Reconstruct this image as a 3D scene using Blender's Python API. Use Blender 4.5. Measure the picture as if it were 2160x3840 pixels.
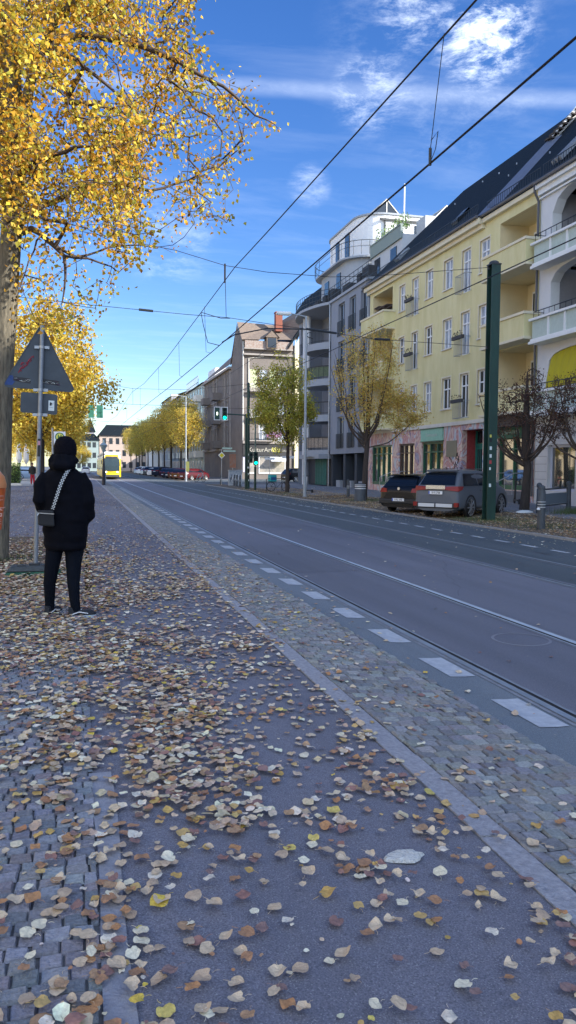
import bpy, bmesh, math, random
import numpy as np
from mathutils import Vector, Matrix, noise as mnoise
R = math.radians
rng = random.Random(7)
nrs = np.random.RandomState(11)
for o in list(bpy.data.objects): bpy.data.objects.remove(o)
SC = bpy.context.scene; COL = SC.collection
# world frame: X across the street (right +), Y along the street (away +), Z up; the photographer stands at X=0, Y=0
# ------------------------------------------------------------------ camera
cam = bpy.data.cameras.new('camera'); co = bpy.data.objects.new('camera', cam); COL.objects.link(co)
TILT, PSI, ROLL, HC = R(3.32), R(15.13), R(.4), 1.55
cam.sensor_fit = 'VERTICAL'; cam.sensor_height = 36; cam.lens = 2885/3840*36
cam.clip_start = .05; cam.clip_end = 5000
fw = Vector((math.sin(PSI)*math.cos(TILT), math.cos(PSI)*math.cos(TILT), -math.sin(TILT)))
rt = Vector((math.cos(PSI), -math.sin(PSI), 0)); up = rt.cross(fw)
r2 = rt*math.cos(ROLL)+up*math.sin(ROLL); u2 = up*math.cos(ROLL)-rt*math.sin(ROLL)
m = Matrix.Identity(4)
for i in range(3): m[i][0], m[i][1], m[i][2] = r2[i], u2[i], -fw[i]
m.translation = Vector((0, 0, HC)); co.matrix_world = m; SC.camera = co
# ------------------------------------------------------------------ light
SUN_EL, SUN_AZ = R(26), R(130)           # azimuth clockwise from +Y
sd = Vector((math.sin(SUN_AZ)*math.cos(SUN_EL), math.cos(SUN_AZ)*math.cos(SUN_EL), math.sin(SUN_EL)))
sl = bpy.data.lights.new('sun', 'SUN'); sl.energy = 3.3; sl.angle = R(.6); sl.color = (1, .93, .82)
so = bpy.data.objects.new('sun', sl); COL.objects.link(so); so.rotation_euler = sd.to_track_quat('Z', 'Y').to_euler(); so.location = (20, -20, 60)
W = bpy.data.worlds.new('World'); SC.world = W; W.use_nodes = True
nt = W.node_tree; nt.nodes.clear()
def N(t, **k):
    n = nt.nodes.new(t)
    for a, b in k.items(): setattr(n, a, b)
    return n
def L(a, b): nt.links.new(a, b)
def M(op, a, b=None, c=None, clamp=False):
    n = nt.nodes.new('ShaderNodeMath'); n.operation = op; n.use_clamp = clamp
    for i, v in enumerate((a, b, c)):
        if v is None: continue
        if isinstance(v, (int, float)): n.inputs[i].default_value = v
        else: L(v, n.inputs[i])
    return n.outputs[0]
sky = N('ShaderNodeTexSky', sky_type='NISHITA', sun_disc=False, sun_elevation=SUN_EL, sun_rotation=SUN_AZ)
sky.air_density = 1.0; sky.dust_density = .35; sky.ozone_density = 3.0; sky.altitude = 50
tc = N('ShaderNodeTexCoord'); sep = N('ShaderNodeSeparateXYZ'); L(tc.outputs['Generated'], sep.inputs[0])
hs = N('ShaderNodeHueSaturation'); L(sky.outputs[0], hs.inputs['Color']); hs.inputs['Hue'].default_value = .515; hs.inputs['Saturation'].default_value = 1.28; hs.inputs['Value'].default_value = .71
zc = M('MAXIMUM', sep.outputs[2], .06)
px = M('DIVIDE', sep.outputs[0], zc); py = M('DIVIDE', sep.outputs[1], zc)
cmb = N('ShaderNodeCombineXYZ'); L(px, cmb.inputs[0]); L(py, cmb.inputs[1])
mp = N('ShaderNodeMapping'); L(cmb.outputs[0], mp.inputs[0]); mp.inputs['Scale'].default_value = (.8, 2.2, 1); mp.inputs['Rotation'].default_value = (0, 0, R(-14)); mp.inputs['Location'].default_value = (3.1, .4, 0)
n1 = N('ShaderNodeTexNoise'); L(mp.outputs[0], n1.inputs['Vector']); n1.inputs['Scale'].default_value = 1.5; n1.inputs['Detail'].default_value = 9; n1.inputs['Roughness'].default_value = .62; n1.inputs['Distortion'].default_value = .35
veil = N('ShaderNodeMapRange'); L(n1.outputs[0], veil.inputs[0]); veil.inputs[1].default_value = .48; veil.inputs[2].default_value = .8; veil.inputs[4].default_value = .09
def dotd(d):
    n = nt.nodes.new('ShaderNodeVectorMath'); n.operation = 'DOT_PRODUCT'; L(tc.outputs['Generated'], n.inputs[0]); n.inputs[1].default_value = d; return n.outputs['Value']
n2 = N('ShaderNodeTexNoise'); n2.inputs['Scale'].default_value = 17; n2.inputs['Detail'].default_value = 8; n2.inputs['Roughness'].default_value = .7; n2.inputs['Distortion'].default_value = .25
mp2 = N('ShaderNodeMapping'); mp2.inputs['Scale'].default_value = (1, 1, 2.6); L(tc.outputs['Generated'], mp2.inputs[0]); L(mp2.outputs[0], n2.inputs['Vector'])
cl = veil.outputs[0]
def puff(d, size, amt, sharp=.44):
    d = Vector(d).normalized(); g = dotd(d)
    k = N('ShaderNodeMapRange', interpolation_type='SMOOTHSTEP'); L(g, k.inputs[0]); k.inputs[1].default_value = math.cos(size); k.inputs[2].default_value = math.cos(size*.25)
    w_ = N('ShaderNodeMapRange', interpolation_type='SMOOTHSTEP'); L(n2.outputs[0], w_.inputs[0]); w_.inputs[1].default_value = sharp-.02; w_.inputs[2].default_value = sharp+.34
    return M('MULTIPLY', M('MULTIPLY', w_.outputs[0], k.outputs[0]), amt)
for d, s_, a_ in [((.425,.777,.466), .058, 1.1), ((.385,.80,.462), .15, .15), ((.322,.845,.426), .05, .5), ((.35,.797,.495), .045, .6), ((.268,.903,.336), .03, .3), ((.44,.765,.47), .05, .35), ((.10,.93,.27), .07, .3)]:
    cl = M('ADD', cl, puff(d, s_, a_))
# the long vapour streak
a_, b_ = Vector((.223,.874,.431)), Vector((.524,.751,.401)); nn = a_.cross(b_).normalized()
g = M('ABSOLUTE', dotd(nn)); sm = N('ShaderNodeMapRange', interpolation_type='SMOOTHSTEP'); L(g, sm.inputs[0]); sm.inputs[1].default_value = .013; sm.inputs[2].default_value = .001
cl = M('ADD', cl, M('MULTIPLY', M('MULTIPLY', sm.outputs[0], n2.outputs[0]), .3), clamp=True)
# unseen broken cloud added behind the photographer as fill for the ambient light
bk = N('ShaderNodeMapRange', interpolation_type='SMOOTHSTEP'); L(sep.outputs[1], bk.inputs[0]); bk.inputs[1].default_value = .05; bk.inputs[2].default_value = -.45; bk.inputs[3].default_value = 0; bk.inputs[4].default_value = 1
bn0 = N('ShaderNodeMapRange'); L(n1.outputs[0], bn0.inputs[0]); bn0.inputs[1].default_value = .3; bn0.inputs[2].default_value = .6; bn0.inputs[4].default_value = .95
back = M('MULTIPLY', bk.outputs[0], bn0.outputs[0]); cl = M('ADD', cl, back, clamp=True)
hz = N('ShaderNodeMapRange'); L(sep.outputs[2], hz.inputs[0]); hz.inputs[1].default_value = 0; hz.inputs[2].default_value = .12
cl = M('MULTIPLY', cl, hz.outputs[0])
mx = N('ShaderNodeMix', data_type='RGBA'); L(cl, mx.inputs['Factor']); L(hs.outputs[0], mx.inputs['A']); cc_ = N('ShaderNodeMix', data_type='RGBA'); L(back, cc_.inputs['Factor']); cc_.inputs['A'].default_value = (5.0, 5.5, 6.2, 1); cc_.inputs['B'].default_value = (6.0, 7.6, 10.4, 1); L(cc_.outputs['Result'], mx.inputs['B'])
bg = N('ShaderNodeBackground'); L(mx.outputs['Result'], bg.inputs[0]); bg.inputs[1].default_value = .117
wo = N('ShaderNodeOutputWorld'); L(bg.outputs[0], wo.inputs[0])
SC.view_settings.view_transform = 'Standard'; SC.view_settings.look = 'None'; SC.view_settings.gamma = 1; SC.view_settings.exposure = 1.5
SC.cycles.max_bounces = 6; SC.cycles.diffuse_bounces = 3; SC.cycles.transparent_max_bounces = 8; SC.cycles.use_denoising = True
# ------------------------------------------------------------------ materials
MATS = {}
def mat(name, col, rough=.75, metal=0., var=0., scale=6., bump=0., bscale=40., spec=.5, emit=None, estr=1., col2=None, coord='Object', stretch=(1,1,1), trans=0., attr=None):
    if name in MATS: return MATS[name]
    mt = bpy.data.materials.new(name); mt.use_nodes = True; t = mt.node_tree; b = t.nodes['Principled BSDF']
    b.inputs['Roughness'].default_value = rough; b.inputs['Metallic'].default_value = metal; b.inputs['Specular IOR Level'].default_value = spec
    b.inputs['Base Color'].default_value = (*col, 1)
    c = t.nodes.new('ShaderNodeTexCoord'); mpn = t.nodes.new('ShaderNodeMapping'); t.links.new(c.outputs[coord], mpn.inputs[0]); mpn.inputs['Scale'].default_value = stretch
    src = None
    if attr:
        a = t.nodes.new('ShaderNodeAttribute'); a.attribute_name = attr; src = a.outputs['Color']; t.links.new(src, b.inputs['Base Color'])
    if var or col2:
        n = t.nodes.new('ShaderNodeTexNoise'); n.inputs['Scale'].default_value = scale; n.inputs['Detail'].default_value = 6; n.inputs['Roughness'].default_value = .65
        t.links.new(mpn.outputs[0], n.inputs['Vector'])
        r = t.nodes.new('ShaderNodeMapRange'); r.inputs[1].default_value = .3; r.inputs[2].default_value = .7; t.links.new(n.outputs[0], r.inputs[0])
        x = t.nodes.new('ShaderNodeMix'); x.data_type = 'RGBA'; t.links.new(r.outputs[0], x.inputs['Factor'])
        c2 = col2 if col2 else tuple(min(1, v*(1+var)) for v in col); c1 = col if col2 else tuple(v*(1-var) for v in col)
        x.inputs['A'].default_value = (*c1, 1); x.inputs['B'].default_value = (*c2, 1)
        if attr:
            y = t.nodes.new('ShaderNodeMix'); y.data_type = 'RGBA'; y.blend_type = 'MULTIPLY'; y.inputs['Factor'].default_value = 1
            x.inputs['A'].default_value = (1-var,)*3+(1,); x.inputs['B'].default_value = (1+var,)*3+(1,)
            t.links.new(src, y.inputs['A']); t.links.new(x.outputs['Result'], y.inputs['B']); t.links.new(y.outputs['Result'], b.inputs['Base Color'])
        else: t.links.new(x.outputs['Result'], b.inputs['Base Color'])
    if bump:
        n = t.nodes.new('ShaderNodeTexNoise'); n.inputs['Scale'].default_value = bscale; n.inputs['Detail'].default_value = 5; t.links.new(mpn.outputs[0], n.inputs['Vector'])
        bp = t.nodes.new('ShaderNodeBump'); bp.inputs['Strength'].default_value = bump; bp.inputs['Distance'].default_value = .02
        t.links.new(n.outputs[0], bp.inputs['Height']); t.links.new(bp.outputs[0], b.inputs['Normal'])
    if emit: b.inputs['Emission Color'].default_value = (*emit, 1); b.inputs['Emission Strength'].default_value = estr
    if trans:
        tr = t.nodes.new('ShaderNodeBsdfTranslucent'); ms = t.nodes.new('ShaderNodeMixShader'); ms.inputs[0].default_value = trans
        t.links.new(src if src else mpn.outputs[0], tr.inputs[0]) if src else None
        if not src: tr.inputs[0].default_value = (*col, 1)
        o = t.nodes['Material Output']; t.links.new(b.outputs[0], ms.inputs[1]); t.links.new(tr.outputs[0], ms.inputs[2]); t.links.new(ms.outputs[0], o.inputs[0])
    MATS[name] = mt; return mt
# ------------------------------------------------------------------ mesh builder
class MB:
    def __init__(s): s.v = []; s.f = []; s.m = []; s.c = []
    def face(s, pts, m=0, c=None):
        k = len(s.v); s.v += [tuple(p) for p in pts]; s.f.append(tuple(range(k, k+len(pts)))); s.m.append(m); s.c.append(c)
    def grid(s, rows, m=0, closed=False, c=None):
        k = len(s.v); n = len(rows[0])
        for r in rows: s.v += [tuple(p) for p in r]
        for i in range(len(rows)-1):
            for j in range(n if closed else n-1):
                j2 = (j+1) % n
                s.f.append((k+i*n+j, k+i*n+j2, k+(i+1)*n+j2, k+(i+1)*n+j)); s.m.append(m); s.c.append(c)
    def cap(s, pts, m=0): s.face(pts, m)
    def hexa(s, p, m=0):      # 8 corners: bottom 4 ccw, top 4 ccw
        k = len(s.v); s.v += [tuple(q) for q in p]
        for f in ((3,2,1,0),(4,5,6,7),(0,1,5,4),(1,2,6,5),(2,3,7,6),(3,0,4,7)): s.f.append(tuple(k+i for i in f)); s.m.append(m); s.c.append(None)
    def box(s, x0, x1, y0, y1, z0, z1, m=0):
        s.hexa([(x0,y0,z0),(x1,y0,z0),(x1,y1,z0),(x0,y1,z0),(x0,y0,z1),(x1,y0,z1),(x1,y1,z1),(x0,y1,z1)], m)
    def fbox(s, P, s0, s1, z0, z1, d0, d1, m=0):
        s.hexa([P(s0,z0,d0),P(s1,z0,d0),P(s1,z0,d1),P(s0,z0,d1),P(s0,z1,d0),P(s1,z1,d0),P(s1,z1,d1),P(s0,z1,d1)], m)
    def path(s, pts, rad, n=6, m=0, caps=True):
        pts = [Vector(p) for p in pts]
        if isinstance(rad, (int, float)): rad = [rad]*len(pts)
        rows = []
        for i, p in enumerate(pts):
            d = (pts[min(i+1, len(pts)-1)]-pts[max(i-1, 0)]).normalized()
            a = d.orthogonal().normalized() if i == 0 else (pa-d*pa.dot(d)).normalized()
            pa = a; b = d.cross(a)
            rows.append([p+(a*math.cos(2*math.pi*j/n)+b*math.sin(2*math.pi*j/n))*rad[i] for j in range(n)])
        s.grid(rows, m, True)
        if caps: s.face(rows[0][::-1], m); s.face(rows[-1], m)
    def lathe(s, prof, c=(0,0,0), n=16, m=0, axis='z', caps=True):
        rows = []
        for r, z in prof:
            row = []
            for j in range(n):
                a = 2*math.pi*j/n; x, y = r*math.cos(a), r*math.sin(a)
                q = (x, y, z) if axis == 'z' else ((z, x, y) if axis == 'x' else (y, z, x))
                row.append((c[0]+q[0], c[1]+q[1], c[2]+q[2]))
            rows.append(row)
        s.grid(rows, m, True)
        if caps: s.face(rows[0][::-1], m); s.face(rows[-1], m)
    def prism(s, poly, f0, f1, m=0):   # poly of 2d points, f0/f1 map a 2d point to 3d
        a = [f0(*p) for p in poly]; b = [f1(*p) for p in poly]; n = len(poly)
        s.face(a[::-1], m); s.face(b, m)
        for i in range(n): s.face([a[i], a[(i+1) % n], b[(i+1) % n], b[i]], m)
    def wall(s, P, s0, s1, z0, z1, holes, depth=.18, m=0, mr=None):
        mr = m if mr is None else mr
        ss = sorted({s0, s1, *[h[i] for h in holes for i in (0, 1)]}); zs = sorted({z0, z1, *[h[i] for h in holes for i in (2, 3)]})
        for i in range(len(ss)-1):
            for j in range(len(zs)-1):
                a, b, c, d = ss[i], ss[i+1], zs[j], zs[j+1]; x, y = (a+b)/2, (c+d)/2
                if b <= s0 or a >= s1 or any(h[0] < x < h[1] and h[2] < y < h[3] for h in holes): continue
                s.face([P(a,c,0), P(b,c,0), P(b,d,0), P(a,d,0)], m)
        for a, b, c, d in holes:
            s.face([P(a,c,0),P(b,c,0),P(b,c,-depth),P(a,c,-depth)], mr); s.face([P(a,d,0),P(b,d,0),P(b,d,-depth),P(a,d,-depth)], mr)
            s.face([P(a,c,0),P(a,d,0),P(a,d,-depth),P(a,c,-depth)], mr); s.face([P(b,c,0),P(b,d,0),P(b,d,-depth),P(b,c,-depth)], mr)
    def build(s, name, mats, parent=None, world=False, smooth=False, loc=None, rot=0, attr=False):
        if not isinstance(mats, (list, tuple)): mats = [mats]
        me = bpy.data.meshes.new(name); vs = s.v
        if world and parent:
            q = Vector(); r = parent
            while r: q = q+Vector(r.location); r = r.parent
            vs = [(a-q.x, b-q.y, c-q.z) for a, b, c in vs]
        me.from_pydata([tuple(map(float, p)) for p in vs], [], s.f)
        for mt in mats: me.materials.append(mt)
        me.polygons.foreach_set('material_index', s.m)
        if attr:
            at = me.attributes.new('Col', 'FLOAT_COLOR', 'FACE'); at.data.foreach_set('color', np.array([(*(c or (.5,.5,.5)), 1) for c in s.c], dtype=np.float32).ravel())
        if smooth:
            me.polygons.foreach_set('use_smooth', [True]*len(me.polygons))
        me.update(); o = bpy.data.objects.new(name, me); COL.objects.link(o)
        if parent: o.parent = parent
        if loc: o.location = loc
        if rot: o.rotation_euler.z = rot
        return o
def smooth_angle(o, deg=40):
    me = o.data; bm = bmesh.new(); bm.from_mesh(me); bmesh.ops.remove_doubles(bm, verts=bm.verts, dist=.0005); bmesh.ops.recalc_face_normals(bm, faces=bm.faces)
    for e in bm.edges:
        if len(e.link_faces) == 2 and e.calc_face_angle(0) > R(deg): e.smooth = False
    for f in bm.faces: f.smooth = True
    bm.to_mesh(me); bm.free(); return o
def tag(o, label=None, cat=None, group=None, kind=None):
    if label: o['label'] = label
    if cat: o['category'] = cat
    if group: o['group'] = group
    if kind: o['kind'] = kind
    return o
def thing(name, label, cat, loc=(0,0,0), rot=0, group=None):
    o = bpy.data.objects.new(name, None); COL.objects.link(o); o.location = loc; o.rotation_euler.z = rot; o.empty_display_size = .2
    return tag(o, label, cat, group)
def dup(root, loc, rot=0, label=None, group=None, scale=None):
    r = root.copy(); COL.objects.link(r); r.location = loc; r.rotation_euler.z = rot
    if scale: r.scale = scale if isinstance(scale, tuple) else (scale,)*3
    if label: r['label'] = label
    if group: r['group'] = group
    def rec(a, b):
        for ch in list(a.children):
            c = ch.copy(); COL.objects.link(c); c.parent = b; rec(ch, c)
    rec(root, r); return r
def text(txt, size, mt, parent, mtx, name='lettering', ext=.004, bold=.0, sx=1.):
    cu = bpy.data.curves.new(name, 'FONT'); cu.body = txt; cu.size = size; cu.extrude = ext; cu.offset = bold; cu.align_x = 'CENTER'; cu.align_y = 'CENTER'
    t = bpy.data.objects.new('tmp', cu); COL.objects.link(t); dg = bpy.context.evaluated_depsgraph_get()
    me = bpy.data.meshes.new_from_object(t.evaluated_get(dg)); bpy.data.objects.remove(t)
    me.materials.clear(); me.materials.append(mt); me.transform(Matrix.Diagonal((sx,1,1,1))); me.transform(mtx)
    o = bpy.data.objects.new(name, me); COL.objects.link(o); o.parent = parent; return o
def frame_mtx(o, ex, ey):
    ex, ey = Vector(ex).normalized(), Vector(ey).normalized(); ez = ex.cross(ey); mm = Matrix.Identity(4)
    for i in range(3): mm[i][0], mm[i][1], mm[i][2] = ex[i], ey[i], ez[i]
    mm.translation = Vector(o); return mm
def gz(u): return float(np.interp(u, [-60,.3,3.1,11.5,12,20,60], [0,0,-.2,-.2,-.16,0,0]))
def lerp(a, b, t): return a+(b-a)*t
def vary(c, a=.12, r=rng):
    k = 1+r.uniform(-a, a); return tuple(max(0, x*k*(1+r.uniform(-a/3, a/3))) for x in c)
# palette
GLASS = mat('window_glass', (.025,.032,.042), .12, spec=.5)
GLASS_C = mat('curtained_glass', (.30,.34,.40), .12, spec=.8, var=.35, scale=1.7)
SHOPGLASS = mat('shop_glass', (.05,.055,.05), .03, spec=.5); SHOPGLASS.node_tree.nodes['Principled BSDF'].inputs['IOR'].default_value = 2.9; SHOPGLASS.node_tree.nodes['Principled BSDF'].inputs['Specular Tint'].default_value = (1,1,1,1)
WHITE = mat('white_paint', (.78,.79,.80), .45, var=.06, scale=8)
OFFW = mat('off_white_trim', (.66,.63,.56), .6, var=.08, scale=5)
METAL = mat('galvanised_steel', (.38,.40,.42), .45, .6, var=.15, scale=12)
DMETAL = mat('dark_steel', (.035,.04,.045), .5, .3)
BLACK = mat('black_rubber', (.015,.015,.017), .8)
GREENP = mat('dark_green_paint', (.012,.055,.035), .5, var=.2, scale=9)
SLATE = mat('slate_roof', (.010,.015,.020), .75, spec=.12, var=.35, scale=14, bump=.5, bscale=30)
# ------------------------------------------------------------------ ground, road, path (structure)
def strip(name, u0, u1, v0, v1, mt, dz, wig=0, seed=0):
    us = sorted({u0, u1, *[k for k in (-60,.3,3.1,11.5,12,20,60) if u0 < k < u1]})
    b = MB(); vs = [v0, v1]
    if wig: vs = list(np.linspace(v0, v1, max(2, int((v1-v0)/.35))))
    r_ = random.Random(seed)
    w0 = [mnoise.noise(Vector((v*.9, seed, 0)))*wig for v in vs]; w1 = [mnoise.noise(Vector((v*.9, seed+9.3, 0)))*wig for v in vs]
    rows = []
    for i, v in enumerate(vs):
        row = []
        for j, u in enumerate(us):
            uu = u+(w0[i] if j == 0 else w1[i] if j == len(us)-1 else 0)
            row.append((uu, v, gz(uu)+dz))
        rows.append(row)
    b.grid(rows); o = b.build(name, mt); o['kind'] = 'structure'; return o
def asphalt(name, c, c2, spk=(.3,.3,.3), big=.6):
    mt = bpy.data.materials.new(name); mt.use_nodes = True; t = mt.node_tree; b = t.nodes['Principled BSDF']; lk = t.links.new
    tcn = t.nodes.new('ShaderNodeTexCoord')
    def nz(s, d=4, st=None):
        n = t.nodes.new('ShaderNodeTexNoise'); n.inputs['Scale'].default_value = s; n.inputs['Detail'].default_value = d
        if st:
            q = t.nodes.new('ShaderNodeMapping'); q.inputs['Scale'].default_value = st; lk(tcn.outputs['Object'], q.inputs[0]); lk(q.outputs[0], n.inputs['Vector'])
        else: lk(tcn.outputs['Object'], n.inputs['Vector'])
        return n.outputs[0]
    def ramp(f, a, bb):
        r = t.nodes.new('ShaderNodeMapRange'); lk(f, r.inputs[0]); r.inputs[1].default_value = a; r.inputs[2].default_value = bb; return r.outputs[0]
    def mixc(f, A, B, bt='MIX'):
        x = t.nodes.new('ShaderNodeMix'); x.data_type = 'RGBA'; x.blend_type = bt; lk(f, x.inputs['Factor']) if not isinstance(f, float) else setattr(x.inputs['Factor'], 'default_value', f)
        for k, q in (('A', A), ('B', B)):
            if isinstance(q, tuple): x.inputs[k].default_value = (*q, 1)
            else: lk(q, x.inputs[k])
        return x.outputs['Result']
    base = mixc(ramp(nz(big, 6, (1, .35, 1)), .35, .65), c, c2)
    base = mixc(ramp(nz(2.2, 5, (1, .06, 1)), .45, .8), base, tuple(v*.78 for v in c))
    base = mixc(ramp(nz(150, 2), .35, .72), base, tuple(v*.5 for v in c))
    vo = t.nodes.new('ShaderNodeTexVoronoi'); vo.inputs['Scale'].default_value = 260; lk(tcn.outputs['Object'], vo.inputs['Vector'])
    sp = t.nodes.new('ShaderNodeSeparateColor'); lk(vo.outputs['Color'], sp.inputs[0])
    base = mixc(ramp(sp.outputs[0], .90, 1.0), base, spk)
    lk(base, b.inputs['Base Color']); b.inputs['Roughness'].default_value = .8
    bp = t.nodes.new('ShaderNodeBump'); bp.inputs['Strength'].default_value = .5; bp.inputs['Distance'].default_value = .006; lk(nz(170, 3), bp.inputs['Height']); lk(bp.outputs[0], b.inputs['Normal'])
    MATS[name] = mt; return mt
A_PATH = asphalt('path_asphalt', (.185,.185,.225), (.235,.235,.28), (.30,.30,.32))
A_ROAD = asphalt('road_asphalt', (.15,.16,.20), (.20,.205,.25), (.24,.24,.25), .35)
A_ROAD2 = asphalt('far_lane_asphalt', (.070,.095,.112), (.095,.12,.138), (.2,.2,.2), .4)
A_EDGE = asphalt('edge_asphalt', (.19,.23,.265), (.22,.25,.285), (.28,.28,.29))
DIRT = mat('leafy_soil', (.075,.06,.045), .95, col2=(.15,.115,.075), scale=3.5, bump=.6, bscale=30)
JOINT = mat('joint_sand', (.12,.12,.125), .95, var=.3, scale=20)
PAVE = mat('far_pavement', (.17,.18,.20), .85, var=.16, scale=.9, bump=.3, bscale=25)
GRASS_B = mat('thin_verge', (.085,.095,.05), .95, col2=(.13,.105,.06), scale=4, bump=.5, bscale=30)
b = MB(); us = [-900,-60,.3,3.1,11.5,12,20,60,900]
b.grid([[(u, v, gz(u)-.006) for u in us] for v in (-120, 1600)]); o = b.build('ground', mat('ground_grey', (.13,.13,.14), .9, var=.2, scale=.5)); o['kind'] = 'structure'
strip('footpath', .05, 1.71, -30, 240, A_PATH, .004)
strip('plaza_paving', -8, .14, 9.5, 62, A_PATH, .004)
strip('tree_bed_soil', -4.5, -.25, 9.6, 17.5, DIRT, .012, .35, 3)
strip('cobble_bedding', -8, .05, -30, 9.5, JOINT, .004)
GE = mat('granite_edging', (.33,.33,.36), .8, var=.25, scale=34, bump=.7, bscale=90)
strip('edging_bed', 1.70, 1.87, -30, 95, JOINT, .005)
b = MB(); v = -3.0
while v < 95:
    ln_ = 1.0 if v < 30 else 5; j = rng.uniform(-.004,.004); dz = rng.uniform(-.003,.003)
    p4 = [(1.713+j,v+.005),(1.858+j,v+.005),(1.858+j,v+ln_-.005),(1.713+j,v+ln_-.005)]; b.hexa([(x,y,gz(x)-.01) for x,y in p4]+[(x,y,gz(x)+.013+dz) for x,y in p4]); v += ln_
o = b.build('granite_edging', GE); o['kind'] = 'structure'
strip('granite_edging', .05, .14, -5, 3.9, mat('granite_edging2', (.27,.275,.31), .8, var=.18, scale=9, bump=.4, bscale=70), .012, .03, 8)
strip('cobble_bedding', 1.86, 2.74, -30, 95, JOINT, .004)
strip('kerb_lane', 2.74, 3.27, -30, 260, A_EDGE, .006)
strip('road', 3.27, 9.2, -60, 260, A_ROAD, .006)
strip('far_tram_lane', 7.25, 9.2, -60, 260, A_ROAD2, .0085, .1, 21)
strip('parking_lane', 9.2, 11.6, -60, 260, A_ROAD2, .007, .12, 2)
strip('leafy_verge', 11.6, 15.6, -60, 74, DIRT, .008, .3, 4)
strip('pavement', 15.6, 20.2, -60, 70, PAVE, .008, .2, 6)
strip('pavement', 13.4, 15.6, 44, 73.5, PAVE, .012, .2, 7)
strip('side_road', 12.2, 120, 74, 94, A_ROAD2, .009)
strip('leafy_verge', 11.6, 15.6, 94, 260, DIRT, .008, .3, 4)
strip('sunlit_forecourt', -60, -3.2, 62, 240, mat('pale_paving', (.42,.41,.38), .85, var=.15, scale=1), .006)
strip('tree_pit_grass', 12.0, 14.4, 21.2, 24.6, GRASS_B, .016, .35, 12)
strip('tree_pit_grass', 13.2, 15.6, 35.6, 38.6, GRASS_B, .016, .35, 13)
KERB = mat('kerb_stone', (.26,.27,.28), .8, var=.15, scale=6)
b = MB()
for v0 in np.arange(-20, 74, 1.0):
    if 10 < v0 < 72: b.box(11.5, 11.62, v0+.01, v0+.99, -.3, -.14+rng.uniform(0,.01), 0)
o = b.build('kerb', KERB); o['kind'] = 'structure'
b = MB(); b.box(12.15, 12.35, 74, 94, -.3, -.13)
# rails: steel head, dark groove, sealing joint
STEEL = mat('polished_rail', (.55,.63,.70), .42, .35, var=.12, scale=3)
STEEL_D = mat('dull_rail', (.26,.30,.34), .5, .3, var=.2, scale=3)
GROOVE = mat('rail_groove', (.012,.012,.014), .9)
SEAL = mat('joint_seal', (.21,.225,.25), .75, var=.25, scale=14)
def rail(u, gs, mt, sealed=True):
    def sheet(n, a, b_, m_, dz):
        q = strip(n, min(a, b_), max(a, b_), -40, 230, m_, dz); return q
    sheet('rail_bed', u-.075*gs, u+.115*gs, SEAL, .010)
    sheet('rail_head', u-.035*gs, u+.03*gs, mt, .016)
    sheet('rail_groove', u+.03*gs, u+.072*gs, GROOVE, .0145)
    sheet('rail_lip', u+.072*gs, u+.088*gs, mt, .016)
rail(3.30, 1, STEEL_D); rail(4.78, -1, STEEL); rail(7.05, 1, STEEL_D); rail(8.5, -1, STEEL_D)
A_PATCH = asphalt('patch_asphalt', (.13,.14,.175), (.17,.178,.215), (.22,.22,.24), .8)
for u0, u1, v0, v1, k in ((3.45,4.62,12.2,16.6,1),(5.2,6.6,21.5,24.2,2)):
    strip('road_patch', u0, u1, v0, v1, A_PATCH, .0095, .03, 30+k)
b = MB(); cr = random.Random(6)
for u0, v0, n_, du_ in ((3.5,15,14,.02),(5.0,9.5,18,.09),(5.6,20,16,-.05),(.3,4.9,9,.11),(.9,9.3,10,-.06),(7.6,12,16,.03)):
    u_, v_ = u0, v0; pr = []
    for i in range(n_): pr.append((u_, v_)); u_ += du_+cr.gauss(0,.035); v_ += .16+cr.random()*.1
    b.grid([[(a-.0028, c, gz(a)+.0115), (a+.0028, c+.004, gz(a)+.0115)] for a, c in pr])
o = b.build('asphalt_cracks', GROOVE); o['kind'] = 'structure'
# painted marks
PAINT = mat('road_paint', (.50,.53,.56), .7, col2=(.33,.36,.41), scale=14)
b = MB(); v = -2.0
while v < 62:
    b.grid([[(u, y, gz(u)+.011) for u in (2.965, 3.1, 3.195)] for y in (v+.005, v+.645)]); v += 1.29
o = b.build('kerb_lane_dashes', PAINT); o['kind'] = 'structure'
b = MB(); v = 8.0
while v < 60:
    k = .12*math.sin(v*1.9)
    b.grid([[(u, y, gz(u)+.012) for u in (9.75, 9.87)] for y in (v, v+.62)]); v += 1.17
o = b.build('parking_lane_dashes', PAINT); o['kind'] = 'structure'
b = MB(); b.grid([[(u, y, gz(u)+.012) for u in (-.5, .3, 1.7)] for y in (70.6, 71.0)]); b.grid([[(u, y, gz(u)+.013) for u in (3.35, 11.4)] for y in (96.5, 97.0)])
b.grid([[(u, y, gz(u)+.012) for u in (2.0, 2.12)] for y in (66, 70.4)])
b.grid([[(u, y, gz(u)+.0125) for u in (6.0, 10.6)] for y in (72.3, 72.55)])
o = b.build('stop_line', PAINT); o['kind'] = 'structure'
# inspection cover outline on the road
b = MB(); b.lathe([(.30,0),(.30,.002),(.27,.002),(.285,0),(.30,0)], (4.35, 6.9, -.192), 28, caps=False); o = b.build('manhole_rim', mat('worn_rim', (.20,.205,.235), .8)); tag(o, 'round manhole rim set in the asphalt between the near tram rails', 'manhole')
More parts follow.
